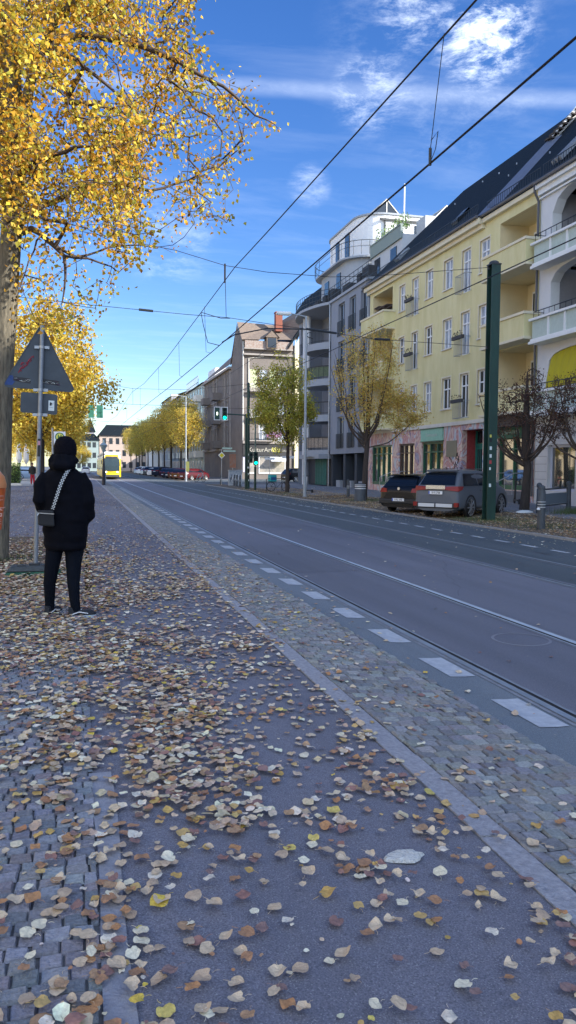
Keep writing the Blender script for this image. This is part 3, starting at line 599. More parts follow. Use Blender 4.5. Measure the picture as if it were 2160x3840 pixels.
for k, (z0, z1) in enumerate(gr):
    zb = z0-.05
    q = MB(); lo, hi = arc(61.0,66.0,zb-.55,1.25), arc(61.0,66.0,zb,1.25); q.grid([lo,hi]); q.face(hi+[PF(66,zb,-1.5),PF(61,zb,-1.5)]); q.face(lo+[PF(66,zb-.55,-1.5),PF(61,zb-.55,-1.5)]); bo = q.build('round_balcony', GRl, Gb, world=True)
    q = MB(); A = arc(61.0,66.0,zb+1.05,1.2); q.path(A, .04, 5); q.path(arc(61,66,zb+.15,1.2), .02, 4)
    for i in range(0, 13): p_ = A[i]; q.path([(p_[0],p_[1],zb),p_], .014, 4, caps=False)
    q.build('railing', DMETAL, bo, world=True)
    if k in (1, 3):
        q = MB(); q.grid([arc(61.1,65.9,zb+.2,1.17), arc(61.1,65.9,zb+1.0,1.17)]); q.build('privacy_screen', mat(f'screen{k}', (.10,.13,.08) if k == 1 else (.30,.25,.2), .9, var=.5, scale=14), bo, world=True)
    f = MB(); f.fbox(PF, 62.0, 65.0, z0, z1-.1, -1.5, -1.42); f = f.build('window', DMETAL, Gb, world=True); q = MB()
    for s_ in (62.1, 63.1, 64.1): q.fbox(PF, s_, s_+.8, z0+.1, z1-.2, -1.43, -1.4)
    q.build('pane', GLASS, f, world=True)
b = MB()
for s_ in (66.4, 67.6): b.path([PF(s_,0 if s_ > 67 else 2.6,.25), PF(s_,15,.25)], .17, 10)
b.build('column', mat('white_column', (.62,.65,.68), .5), Gb, world=True)
b = MB(); b.path([PF(60.8,0,.12),PF(60.8,14.9,.12)], .05, 6); b.build('downpipe', METAL, Gb, world=True); b = MB(); b.path([PF(52.1,3,.12),PF(52.1,14.3,.12)], .05, 6); b.build('downpipe', METAL, Gb, world=True)
b = MB(); b.fbox(PF, 52.0, 61, 14.95, 15.15, -12, .15); b.build('terrace_slab', GRl, Gb, world=True); b = MB(); A = [PF(61,14.95,.15)]+arc(61.0,70.4,14.95,1.2,16,.1)+[PF(70.4,14.95,-12),PF(61,14.95,-12)]; b.prism([(p[0],p[1]) for p in A], lambda x,y:(x,y,14.94), lambda x,y:(x,y,15.16)); b.build('deck_slab', GRl, Gb, world=True); b = MB(); b.fbox(PF, 61, 67, 2.3, 2.66, -1.2, .9); b.build('canopy_slab', GRl, Gb, world=True)
q = MB(); A = [PF(52.2,16.2,.1),PF(61,16.2,.1)]+arc(61.0,70.3,16.2,1.15,18,.1)
for dz in (0,-.35,-.7): q.path([(p[0],p[1],p[2]+dz) for p in A], .025, 4)
for i in range(len(A)): q.path([(A[i][0],A[i][1],15.1),A[i]], .022, 4)
for s_ in np.arange(52.5,61,.9): q.path([PF(s_,15.1,.1),PF(s_,16.2,.1)], .02, 4)
q.build('terrace_railing', DMETAL, Gb, world=True)
for s_, w_, h_ in ((53,1.2,1.0),(54.6,.8,.8),(57.2,1.4,.7),(61.2,1.2,1.1),(63,.9,.95),(65.2,1.6,.9),(67.4,1.2,1.0)):
    q = MB(); q.fbox(PF, s_, s_+w_, 15.2, 15.2+h_, -.9, -.2); q.build('terrace_furniture', mat('dark_furniture', (.03,.032,.036), .8, var=.3), Gb, world=True)
def rbox(b, x0, x1, y0, y1, z0, z1, r, m=0, corners=(1,1,1,1), n=8):
    P_ = []
    for (cx, cy, a0, k) in ((x0+r,y0+r,180,0),(x1-r,y0+r,270,1),(x1-r,y1-r,0,2),(x0+r,y1-r,90,3)):
        if corners[k]: P_ += [(cx+r*math.cos(R(a0+90*i/n)), cy+r*math.sin(R(a0+90*i/n))) for i in range(n+1)]
        else: P_ += [((x0,x1,x1,x0)[k], (y0,y0,y1,y1)[k])]
    b.prism(P_, lambda x,y:(x,y,z0), lambda x,y:(x,y,z1), m)
b = MB(); rbox(b, U+1.0, U+9, 58.5, 68.6, 15.16, 18.3, 2.2, 0, (1,0,0,1)); b.build('drum_storey', mat('pale_grey_render', (.34,.37,.41), .85, var=.04), Gb, world=True)
b = MB(); rbox(b, U+.5, U+9.5, 58.2, 69.0, 18.3, 18.44, 2.5, 0, (1,0,0,1)); b.build('terrace_slab', GRl, Gb, world=True); b = MB(); rbox(b, U+1.5, U+12.1, 57.9, 68.1, 21.58, 21.72, 2.25, 0, (1,0,0,1)); b.build('roof_slab', GRl, Gb, world=True)
b = MB(); rbox(b, U+1.6, U+12, 58.0, 68.0, 18.5, 21.58, 2.2, 0, (1,0,0,1)); b.build('penthouse', PH, Gb, world=True)
q = MB(); A = [(U+.45+2.5*(1-math.sin(R(a))), 58.15+2.5*(1-math.cos(R(a))), 19.6) for a in range(0,91,15)]+[(U+.4,62,19.6),(U+.4,65.5,19.6)]+[(U+.45+2.5*(1-math.cos(R(a))), 66.6+2.5*math.sin(R(a)), 19.6) for a in range(0,91,15)]
q.path(A, .03, 4); q.path([(x,y,z-.45) for x,y,z in A], .018, 4)
for p in A: q.path([(p[0],p[1],18.5),p], .02, 4)
q.build('terrace_railing', DMETAL, Gb, world=True)
for bx in ((U+1.52,U+1.595,61,62,18.6,20.9),(U+1.52,U+1.595,63.6,64.4,18.6,20.9),(U+.93,U+.995,61.4,62.4,15.2,17.7),(U+.93,U+.995,64.5,65.6,15.2,17.7),(U+6,U+8.4,57.93,57.995,18.9,20.9)):
    q = MB(); q.box(*bx); q.build('window', GLASS, Gb, world=True)
q = MB(); q.box(U+3.4, U+3.5, 57.9, 58, 18.5, 21.3); q.box(U+4.6, U+4.7, 57.9, 58, 18.5, 21.3); q.box(U+3,U+10,57.85,57.98,21.1,21.25); q.build('downpipe', DMETAL, Gb, world=True)
for x_ in (U+4.0, U+9.3):
    q = MB(); q.face([(x_-1.3,59,21.8),(x_+1.3,59,21.8),(x_,59,23.1)]); q.face([(x_-1.3,64,21.8),(x_+1.3,64,21.8),(x_,64,23.1)]); q.face([(x_-1.3,59,21.8),(x_,59,23.1),(x_,64,23.1),(x_-1.3,64,21.8)]); q.face([(x_+1.3,59,21.8),(x_,59,23.1),(x_,64,23.1),(x_+1.3,64,21.8)])
    fr = q.build('skylight', GLASS, Gb, world=True); q = MB()
    for y_ in (59,61.5,64):
        q.path([(x_-1.3,y_,21.8),(x_,y_,23.12),(x_+1.3,y_,21.8)], .06, 4)
    q.path([(x_,59,21.8),(x_,59,23.1)], .05, 4); q.path([(x_,59,23.12),(x_,64,23.12)], .06, 4); q.build('skylight_frame', OFFW, fr, world=True)
b = MB(); b.box(U+2.4, U+11, 52.1, 58.0, 15.16, 18.35); b.box(U+3.5, U+11, 50.6, 52.1, 15.3, 18.35+.9); b.build('setback_storey', mat('pale_setback', (.48,.50,.52), .85, var=.05), Gb, world=True)
b = MB(); b.box(U+2.25, U+2.4, 52.0, 58.0, 18.0, 18.9); b.box(U+2.2, U+2.45, 52.0, 58.0, 18.9, 19.0); b.build('terrace_parapet', mat('sage_parapet', (.22,.27,.25), .8), Gb, world=True)
for s_ in (53.0, 56.2): b = MB(); b.box(U+2.34, U+2.395, s_, s_+1.1, 16.0, 17.7); b.build('window', GLASS, Gb, world=True)
b = MB()
for _ in range(900):
    y_ = rng.uniform(52.3, 58); x_ = U+2.6+rng.random()*.7; z_ = 18.9+rng.random()**1.6*1.3*(.5+.5*math.sin(y_*2.1)**2); e = rng.uniform(.05,.13); a = rng.uniform(0,6.3)
    b.face([(x_,y_,z_),(x_+e*math.cos(a),y_+e*math.sin(a),z_+e*.6),(x_,y_+e*.3,z_+e*1.6)], 0)
b.build('terrace_plants', mat('terrace_green', (.10,.17,.045), .8, var=.4, scale=3), Gb, world=True)
b = MB(); b.box(U+3.6, U+3.68, 54.6, 54.68, 18.9, 22.8); b.build('flag_pole', WHITE, Gb, world=True)
# ---- old brown corner house across the side street
BR = mat('brown_render', (.17,.148,.135), .92, var=.18, scale=.6, bump=.4, bscale=20)
BRl = mat('worn_light_band', (.30,.27,.245), .9, var=.15, scale=2)
Bb = thing('corner_house', 'weathered brown corner house with tiled hipped gable roof and shuttered balconies', 'corner house', (U, 110, 0))
def PS(s, z, d): return (s, 98.5-d, z)            # side facade facing the side street, s along X
c0, c1 = (20.4, 98.5), (20.0, 104.0)
b = MB(); br = [(11.9,14.2),(8.4,10.8),(4.9,7.3)]
bw = [(106.5,107.6),(109.3,110.4),(116,117.1),(119,120.1),(124.5,125.6)]
b.wall(PF, 104, 127.5, 0, 15.2, [(a,c,z0,z1) for a,c in bw for z0,z1 in br], .2)
sw = [(22.6,23.7),(25.2,26.2)]
b.wall(PS, 20.4, 27.2, 0, 17.9, [(a,c,z0,z1) for a,c in sw for z0,z1 in br], .2)
b.face([(20.4,98.5,0),(20.0,104,0),(20.0,104,15.2),(20.4,98.5,15.8)]); b.face([(20.4,98.5,15.8),(20.2,101.2,20.6),(20.1,102.6,18.4),(20.0,104,15.2)])
b.face([(20.4,98.5,15.7),(20.2,101.0,20.6),(20.35,98.5,17.9)])
b.face([PF(127.5,0,0),PF(127.5,0,-12),PF(127.5,15,-12),PF(127.5,15,0)])
b.build('wall', BR, Bb, world=True)
b = MB(); b.fbox(PF, 104, 127.5, 3.9, 4.15, .002, .25); b.fbox(PF, 104, 127.5, 14.9, 15.2, .002, .4); b.fbox(PS, 20.4, 27.2, 11.2, 11.4, .002, .12); b.fbox(PS, 20.4, 27.2, 4.6, 4.95, .002, .5); b.fbox(PS, 20.5, 27.0, 16.0, 16.2, .002, .5); b.fbox(PS, 20.5, 27.0, 16.75, 16.9, .002, .6); b.build('cornice', BRl, Bb, world=True)
TILE = mat('old_roof_tiles', (.13,.10,.085), .9, col2=(.22,.17,.13), scale=2.5, stretch=(1,1,4), bump=.6, bscale=14)
b = MB(); b.face([(20.2,97.9,17.9),(27.6,97.9,18.2),(25.6,102.5,20.8),(20.2,101.2,20.7)])
b.face([(25.6,102.5,20.8),(27.6,97.9,18.2),(29.0,98.3,21.6),(28.0,102.0,22.3)]); b.face([(20.2,101.2,20.7),(25.6,102.5,20.8),(26,127,20.5),(26,104,20.5)])
b.face([(19.6,104,15.3),(19.6,127.6,15.3),(25,127.6,20.3),(25,104,20.3)]); b.face([(20.1,102.0,19.4),(19.8,104,15.3),(25,104,20.3),(22,101.4,20.7)])
b.build('roof', TILE, Bb, world=True)
q = MB(); q.box(25.1,26.0,99.6,100.5,19.5,22.0); q.box(25.05,26.05,99.55,100.55,21.9,22.05); q.build('chimney', mat('red_brick', (.22,.075,.05), .9, var=.2, scale=12), Bb, world=True)
q = MB(); q.box(23.4,24.8,97.6,99,16.9,18.3); q.face([(23.2,97.5,18.3),(25.0,97.5,18.3),(24.1,97.5,19.2)]); q.face([(23.1,97.4,18.25),(24.1,97.4,19.25),(24.1,100,19.3),(23.1,99.6,18.3)]); q.face([(25.1,97.4,18.25),(24.1,97.4,19.25),(24.1,100,19.3),(25.1,99.6,18.3)]); dm = q.build('dormer', TILE, Bb, world=True)
q = MB(); q.box(23.55,24.65,97.55,97.6,17.0,18.2); q.build('pane', GLASS, dm, world=True)
b = MB(); b.box(20.6,27.0,97.96,98.1,16.9,17.85); b.build('attic_band', mat('half_timber', (.20,.12,.09), .9, col2=(.36,.33,.3), scale=5), Bb, world=True)
b = MB()
for s_ in (20.45,): b.path([PS(s_,5,.15),PS(s_,17.8,.15)], .08, 5)
b.path([PS(21.2,12,.12),PS(21.2,15.6,.12),PS(23.2,15.9,.12)], .06, 5); b.path([PS(27.3,16,.1),PS(27.4,18.3,.3)], .07, 5); b.build('downpipe', OFFW, Bb, world=True)
for a, c in bw:
    for z0, z1 in br: window(Bb, PF, a, c, z0, z1, mat('dull_frame', (.42,.40,.37), .7), GLASS, .15, (1,1), None, BRl, .08)
for a, c in sw:
    for z0, z1 in br: window(Bb, PS, a, c, z0, z1, WHITE, GLASS_C, .15, (1,1), None, None, .09)
for z in (4.3, 7.8, 11.3):
    for s0, s1 in ((111.8,114.6),(121,123.6)):
        q = MB(); q.fbox(PF, s0, s1, z, z+.15, .002, 1.2); q.fbox(PF, s0, s1, z+.15, z+1.05, 1.12, 1.2); q.fbox(PF, s0, s0+.06, z+.15, z+1.05, .002, 1.12); q.fbox(PF, s1-.06, s1, z+.15, z+1.05, .002, 1.12); q.build('balcony', BR, Bb, world=True)
for k, z in enumerate((11.3, 7.9, 4.9)):
    q = MB(); q.fbox(PS, 21.2, 24.4, z, z+.14, .002, 1.0); bo = q.build('balcony', BRl, Bb, world=True)
    railing(bo, PS, 21.2, 24.4, z+.14, z+1.05, .95, [OFFW, WHITE, DMETAL][k], 16, posts=.03)
q = MB(); q.fbox(PS, 21.2, 22.3, 11.9, 14.2, .004, .05); q.fbox(PS, 24.0, 24.8, 11.9, 14.2, .004, .05); q.build('shutter', mat('pale_green_shutter', (.42,.47,.28), .7), Bb, world=True)
q = MB(); q.fbox(PS, 23.4, 25.4, 5.4, 6.1, 1.0, 1.1); q.build('flag_cloth', mat('red_blue_cloth', (.28,.04,.06), .8, col2=(.25,.26,.45), scale=2, stretch=(.2,1,3)), Bb, world=True)
q = MB(); q.fbox(PS, 20.45, 26.6, 3.05, 4.55, .004, .35); sg = q.build('shop_sign', mat('black_fascia', (.022,.022,.025), .6), Bb, world=True)
text('KulturArt', .82, mat('cream_letters', (.40,.38,.32), .7), sg, frame_mtx((22.75-20, 98.5-.36-110, 3.8), (1,0,0), (0,0,1)))
text('&Stil', .85, mat('yellow_letters', (.62,.58,.12), .6), sg, frame_mtx((25.0-20-.2, 98.5-.36-110, 3.8), (1,0,0), (0,0,1)), sx=.75)
text('BERLIN', .34, MATS['cream_letters'], sg, frame_mtx((26.05-20, 98.5-.36-110, 3.7), (1,0,0), (0,0,1)), sx=.72)
for s0, s1 in ((20.9,22.2),(22.6,26.2)):
    f = MB(); f.fbox(PS, s0, s1, .7, .85, .01, .1); f.fbox(PS, s0, s1, 2.9, 3.0, .01, .1); f.fbox(PS, s0, s0+.1, .85, 2.9, .01, .1); f.fbox(PS, s1-.1, s1, .85, 2.9, .01, .1); fo = f.build('shop_window', WHITE, Bb, world=True)
    g = MB(); g.fbox(PS, s0+.1, s1-.1, .85, 2.9, .01, .04); g.build('pane', mat('shop_glass_display', (.16,.17,.17), .06, spec=1, col2=(.45,.40,.34), scale=1.6), fo, world=True)
q = MB(); q.hexa([PS(24,2.6,.1),PS(26.2,2.6,.1),PS(26.2,2.3,1.3),PS(24,2.3,1.3),PS(24,2.95,.1),PS(26.2,2.95,.1),PS(26.2,2.36,1.3),PS(24,2.36,1.3)]); q.build('awning', mat('pale_awning', (.55,.57,.6), .8), Bb, world=True)
q = MB(); q.fbox(PS, 20.5, 20.95, .9, 2.9, .01, .06); q.build('poster', mat('lilac_poster', (.5,.5,.66), .7), Bb, world=True)
b = MB()
for s_ in (104.3,108.6,115,118,123.9): b.fbox(PF, s_, s_+.45, 4.2, 14.8, .003, .12)
for z in (8.0,11.2): b.fbox(PF, 104, 127.4, z, z+.18, .004, .1)
b.build('pilaster', BRl, Bb, world=True)
# cream gable house behind it on the side street
Cb = thing('gabled_house', 'sunlit cream gabled house with dark roof beside the brown corner house', 'house', (27.4, 99, 0))
b = MB(); b.face([(27.4,98.2,0),(36,98.2,0),(36,98.2,24),(32.5,98.2,26),(27.4,98.2,17.6)]); b.face([(36,98.2,0),(36,112,0),(36,112,24),(36,98.2,24)]); b.face([(27.4,98.2,0),(27.4,112,0),(27.4,112,17.6),(27.4,98.2,17.6)]); b.build('wall', mat('sunny_cream_render', (.74,.66,.44), .88, var=.05), Cb, world=True)
b = MB(); b.hexa([(26.3,97.7,16.9),(32.6,97.7,26.2),(32.6,112,26.2),(26.3,112,16.9),(26.3,97.7,17.3),(32.6,97.7,26.6),(32.6,112,26.6),(26.3,112,17.3)]); b.hexa([(32.6,97.7,26.2),(37,97.7,23.7),(37,112,23.7),(32.6,112,26.2),(32.6,97.7,26.6),(37,97.7,24.1),(37,112,24.1),(32.6,112,26.6)]); b.build('roof', SLATE, Cb, world=True)
window(Cb, lambda s,z,d:(s,98.2-d,z), 29.6, 30.7, 13.6, 15.6, WHITE, GLASS_C, -.02, (1,1))
# ---- far buildings down the street
def far_house(label, v0, v1, h, wm, rm, loc_u=20, rf=3.5, wins=((1.2,1.5),), name='apartment_house', balc=0, nw=5, floors=5, flat=False, side=True):
    o = thing(name, label, 'apartment house', (loc_u, (v0+v1)/2, 0))
    P = lambda s, z, d: (loc_u-d, s, z)
    b = MB(); b.face([P(v0,0,0),P(v1,0,0),P(v1,h,0),P(v0,h,0)]); b.face([P(v0,0,0),P(v0,0,-12),P(v0,h,-12),P(v0,h,0)]); b.face([P(v1,0,0),P(v1,0,-12),P(v1,h,-12),P(v1,h,0)]); b.face([P(v0,0,-12),P(v1,0,-12),P(v1,h,-12),P(v0,h,-12)]); b.build('wall', wm, o, world=True)
    b = MB()
    if flat: b.fbox(P, v0, v1, h, h+.25, -12, .3)
    else:
        b.face([P(v0,h,.4),P(v1,h,.4),P(v1-1,h+rf,-5),P(v0+1,h+rf,-5)]); b.face([P(v0,h,.4),P(v0+1,h+rf,-5),P(v0,h,-12)]); b.face([P(v0+1,h+rf,-5),P(v1-1,h+rf,-5),P(v1,h,-12),P(v0,h,-12)]); b.face([P(v1,h,.4),P(v1-1,h+rf,-5),P(v1,h,-12)])
    b.build('roof', rm, o, world=True)
    st = h/floors
    for j in range(floors):
        for i in range(nw):
            s = lerp(v0+.8, v1-.8, (i+.5)/nw); w_ = min(1.2, (v1-v0)/nw*.42)
            f = MB(); f.fbox(P, s-w_/2, s+w_/2, j*st+st*.3, j*st+st*.85, .003, .06, 0); f.fbox(P, s-w_/2+.12, s+w_/2-.12, j*st+st*.3+.1, j*st+st*.85-.1, .061, .075, 1); f.build('window', [OFFW, GLASS], o, world=True)
            if balc and j and (i % balc == 0):
                q = MB(); q.fbox(P, s-1.5, s+1.5, j*st+.05, j*st+.2, .003, 1.3); q.fbox(P, s-1.5, s+1.5, j*st+.2, j*st+1.1, 1.22, 1.3); q.fbox(P, s-1.5, s-1.44, j*st+.2, j*st+1.1, .08, 1.22); q.build('balcony', OFFW if balc == 2 else METAL, o, world=True)
    return o
fh = far_house('pale green balcony house with glass roof terraces just past the brown corner house', 127.6, 152, 15.5, mat('pale_sage_render', (.40,.44,.40), .9, var=.1), mat('maroon_roof', (.11,.06,.075), .8), balc=2, nw=7, rf=2.2)
b = MB(); b.box(22, 29, 129, 136, 15.6, 18.2); b.build('roof_house', PH, fh, world=True)
b = MB()
for s_ in np.arange(136.5, 152, 1.5): b.path([PF(s_,15.6,-.3),PF(s_,17.6,-.3)], .07, 4)
for z in (16.5, 17.6): b.path([PF(136.5,z,-.3),PF(152,z,-.3)], .06, 4)
b.build('roof_railing', METAL, fh, world=True)
far_house('blue grey house with many narrow windows behind the parked red cars', 152, 176, 16, mat('far_blue_render', (.22,.26,.31), .9, var=.1), SLATE, nw=9, rf=2.5, balc=3)
far_house('tall grey house with roof antenna behind the yellow street trees', 176, 196, 17.3, mat('far_grey_render', (.30,.31,.33), .9, var=.1), SLATE, nw=6, rf=2)
wl = thing('boundary_wall', 'long sunlit white wall behind the row of street trees', 'wall', (19.5, 196, 0))
b = MB(); b.box(19.4, 45, 196.2, 196.6, 0, 6.0); b.box(19.4, 19.8, 196.6, 330, 0, 6.0); b.box(17.5,19.5,196.2,196.6,0,6.0); b.build('masonry', mat('bright_white_wall', (.80,.79,.76), .85, var=.05), wl, world=True)
b = MB(); b.box(17.4,19.9,196.05,196.7,6.0,6.15); b.build('coping', OFFW, wl, world=True)
def block(label, x0, x1, y0, y1, h, wm, rm, rf, hip=1.5, nw=6, floors=3, name='apartment_house'):
    o = thing(name, label, 'apartment house', ((x0+x1)/2, y0, 0)); b = MB(); b.box(x0,x1,y0,y1,0,h); b.build('wall', wm, o, world=True)
    b = MB(); a = .5; zt = h+rf; e = [(x0-a,y0-a,h),(x1+a,y0-a,h),(x1+a,y1+a,h),(x0-a,y1+a,h)]; t = [(x0+hip,y0+hip*1.6,zt),(x1-hip,y0+hip*1.6,zt),(x1-hip,y1-hip,zt),(x0+hip,y1-hip,zt)]; b.hexa(e+t); b.build('roof', rm, o, world=True)
    st = h/floors
    for j in range(floors):
        for i in range(nw):
            s = lerp(x0+.5, x1-.5, (i+.5)/nw); f = MB(); f.box(s-.5, s+.5, y0-.05, y0-.003, j*st+st*.3, j*st+st*.8); f.build('window', GLASS, o, world=True)
    return o
block('distant pinkish house with dark hipped roof at the end of the street', 5.6, 22, 236, 252, 10.6, mat('far_pink_render', (.40,.32,.27), .9, var=.06), SLATE, 3.4, 2.2, 8)
block('distant pale turquoise house left of the pinkish one', -3, 5.4, 236, 250, 9.2, mat('far_turquoise_render', (.26,.32,.31), .9, var=.08), SLATE, 2.0, 1.2, 5)
tw = block('slim distant house with pointed turret between two far houses', 2.2, 4.6, 262, 268, 12.8, mat('far_lilac_render', (.38,.36,.38), .9), SLATE, 4.5, 1.15, 2)
# sunlit row on the left, reflected in the shop windows and lighting the street
op = thing('apartment_house', 'sunlit cream house row beyond the left edge of the picture', 'apartment house', (-21, 60, 0))
OP = lambda s, z, d: (-21+d, s, z)
b = MB(); oh = [(s, s+1.2, z, z+1.7) for s in np.arange(-20, 150, 3.4) for z in (1.2, 4.6, 8.0, 11.4)]
b.wall(OP, -24, 152, 0, 15, oh, .2); b.face([OP(-24,0,0),OP(-24,0,-12),OP(-24,15,-12),OP(-24,15,0)]); b.face([OP(152,0,0),OP(152,0,-12),OP(152,15,-12),OP(152,15,0)]); b.build('wall', mat('opposite_cream_render', (.72,.60,.40), .9, var=.08), op, world=True)
b = MB(); b.face([OP(-24,0,-.2),OP(152,0,-.2),OP(152,15,-.2),OP(-24,15,-.2)]); b.build('window', GLASS, op, world=True)
b = MB(); b.face([OP(-24.5,15,.5),OP(152.5,15,.5),OP(152.5,19,-6),OP(-24.5,19,-6)]); b.build('roof', mat('red_tile_roof', (.25,.10,.07), .9), op, world=True)
# ------------------------------------------------------------------ trees
BARK = mat('grey_bark', (.05,.045,.035), .95, col2=(.21,.185,.135), scale=34, stretch=(1,1,.14), bump=1., bscale=26)
BARK_D = mat('dark_bark', (.045,.035,.03), .95, var=.3, scale=12, stretch=(1,1,.25), bump=.8, bscale=26)
TWIG = mat('twig_bark', (.07,.05,.04), .9, var=.2)
LEAF = mat('autumn_leaves', (.5,.35,.05), .55, attr='Col', trans=.38, spec=.3)
def bez(pts, step=.2):
    """polyline through pts (Catmull-Rom), resampled"""
    P_ = [Vector(p) for p in pts]; out = []
    for i in range(len(P_)-1):
        p0, p1, p2, p3 = P_[max(i-1,0)], P_[i], P_[i+1], P_[min(i+2, len(P_)-1)]
        n = max(2, int((p2-p1).length/step))
        for k in range(n):
            t = k/n; out.append(.5*((2*p1)+(p2-p0)*t+(2*p0-5*p1+4*p2-p3)*t*t+(3*p1-p0-3*p2+p3)*t**3))
    out.append(P_[-1]); return out
def grow(trunk, limbs, attr, seed, step=.22, twig=.0042, expo=.5, droop=.0, maxlink=9.):
    """trunk: [(pt, r)], limbs: [(pts, r0, r1)], attr: array of crown points -> nodes, parent, radius, tips"""
    r_ = random.Random(seed); nodes = []; par = []; rad = []
    tp = bez([p for p, r in trunk], step); tr = np.interp(np.linspace(0,1,len(tp)), np.linspace(0,1,len(trunk)), [r for p, r in trunk])
    for i, p in enumerate(tp): nodes.append(p); par.append(i-1); rad.append(float(tr[i]))
    for pts, r0, r1 in limbs:
        q = bez(pts, step); d = [(n-q[0]).length for n in nodes]; last = int(np.argmin(d))
        for i, p in enumerate(q):
            nodes.append(p+Vector([r_.uniform(-.02,.02) for _ in range(3)])); par.append(last); rad.append(lerp(r0, r1, i/(len(q)-1))); last = len(nodes)-1
    nb = len(nodes); pos = np.zeros((nb+len(attr)*30, 3)); pos[:nb] = [tuple(n) for n in nodes]; cnt = nb
    base = pos[:nb].copy(); order = np.argsort([np.min(np.linalg.norm(base-a, axis=1)) for a in attr]); tips = []
    desc = [0]*nb
    for ai in order:
        a = attr[ai]; d = np.linalg.norm(pos[:cnt]-a, axis=1); k = int(np.argmin(d)); 
        if d[k] > maxlink: continue
        if d[k] < .04: tips.append(k); continue
        n = max(1, int(d[k]/step)); p0 = Vector(pos[k]); p1 = Vector(a); side = Vector([r_.uniform(-1,1) for _ in range(3)])*d[k]*.12; last = k
        for i in range(1, n+1):
            t = i/n; p = p0.lerp(p1, t)+side*math.sin(math.pi*t)+Vector((0,0,droop*d[k]*math.sin(math.pi*t)))
            nodes.append(p); par.append(last); rad.append(0.); pos[cnt] = tuple(p); cnt += 1; last = len(nodes)-1
        tips.append(last)
    w = np.zeros(len(nodes)); 
    for t in tips: w[t] += 1
    for i in range(len(nodes)-1, 0, -1):
        if par[i] >= 0: w[par[i]] += w[i]
    rad = [max(r, twig*(max(1,w[i])**expo)) if r == 0 else max(r, 0) for i, r in enumerate(rad)]
    for i in range(nb, len(nodes)):
        p = par[i]
        if p >= 0: rad[i] = min(rad[i], rad[p]*.92) if rad[p] > .006 else rad[i]
    return nodes, par, rad, tips
def tree_mesh(g, thick=.05):
    nodes, par, rad, tips = g; b = MB()
    kids = [[] for _ in nodes]
    for i, p in enumerate(par):
        if p >= 0: kids[p].append(i)
    for i, p in enumerate(par):
        if p < 0: continue
        a, c = nodes[p], nodes[i]
        if (c-a).length < 1e-4: continue
        n = 12 if rad[i] > .1 else 7 if rad[i] > .03 else 4 if rad[i] > .008 else 3
        d = (c-a).normalized(); x = d.cross(Vector((.31,.95,.1))).normalized(); y = d.cross(x); ra, rc = rad[p] if rad[p] < rad[i]*1.8 else rad[i]*1.15, rad[i]
        if p == par[p]+1 and rad[p] > .1 and i == p+1: ra = rad[p]
        cc = c+d*rc*.25
        rows = [[o+(x*math.cos(2*math.pi*j/n)+y*math.sin(2*math.pi*j/n))*r for j in range(n)] for o, r in ((a, ra), (cc, rc))]
        b.grid(rows, 0 if rad[i] > thick else 1, True)
    return b
def leaves(b, g, per, size, pal, seed, spread=.16, down=.5, weight=None, quads=2):
    nodes, par, rad, tips = g; r_ = random.Random(seed)
    for t in tips:
        n = nodes[t]; k = per if weight is None else int(per*weight(n)+r_.random())
        base = vary(r_.choice(pal), .1, r_)
        a = nodes[par[t]] if par[t] >= 0 else n; a2 = nodes[par[par[t]]] if par[t] >= 0 and par[par[t]] >= 0 else a
        for _ in range(k):
            s = r_.random()*1.7; c = n.lerp(a, s) if s < 1 else a.lerp(a2, s-1)
            c = c+Vector((r_.gauss(0,spread), r_.gauss(0,spread), r_.gauss(-.02,spread)))
            sz = size*r_.uniform(.65, 1.2); d = Vector((r_.gauss(0,.6), r_.gauss(0,.6), -down+r_.gauss(0,.5))).normalized(); w = d.cross(Vector([r_.gauss(0,1) for _ in range(3)])).normalized(); nn = d.cross(w)*sz*r_.uniform(.05,.25)
            cc = vary(base if r_.random() < .6 else r_.choice(pal), .14, r_)
            tip = c+d*sz; m1 = c+d*sz*.4
            if quads == 2:
                b.face([c, m1+w*sz*.42+nn, tip, c+d*sz*.5], 0, cc); b.face([c, c+d*sz*.5, tip, m1-w*sz*.42+nn], 0, cc)
            else: b.face([c, m1+w*sz*.45+nn, tip, m1-w*sz*.45], 0, cc)
def make_tree(name, label, loc, trunk, limbs, attr, seed, per, size, pal, group=None, bark=BARK_D, **kw):
    g = grow(trunk, limbs, attr, seed, **{k: v for k, v in kw.items() if k in ('step','twig','expo','droop','maxlink')})
    o = thing(name, label, 'tree', loc, 0, group); tm = tree_mesh(g).build('trunk', [bark, TWIG], o, smooth=True)
    if per:
        b = MB(); leaves(b, g, per, size, pal, seed+1, **{k: v for k, v in kw.items() if k in ('spread','down','weight','quads')}); b.build('crown', LEAF, o, attr=True)
    return o
def ell(n, c, r, seed, hollow=.45, zcut=None):
    q = np.random.RandomState(seed); out = []
    while len(out) < n:
        p = q.uniform(-1,1,3); l = np.linalg.norm(p)
        if l > 1 or (l < hollow and q.rand() < .75): continue
        nz_ = mnoise.noise(Vector(p*2.3)+Vector((seed,0,0)))
        if l > .8+.45*nz_: continue
        if mnoise.noise(Vector(p*3.1)+Vector((0,seed,3))) < -.28: continue
        out.append(np.array(c)+p*np.array(r))
    return np.array(out)
GOLD = [(.62,.46,.05),(.58,.38,.035),(.66,.52,.09),(.50,.40,.05),(.48,.28,.03),(.60,.50,.10)]
HEROP = [(.66,.50,.05),(.60,.34,.03),(.72,.56,.08),(.48,.40,.05),(.48,.24,.025),(.32,.31,.05),(.66,.40,.04),(.24,.15,.03),(.58,.30,.025)]
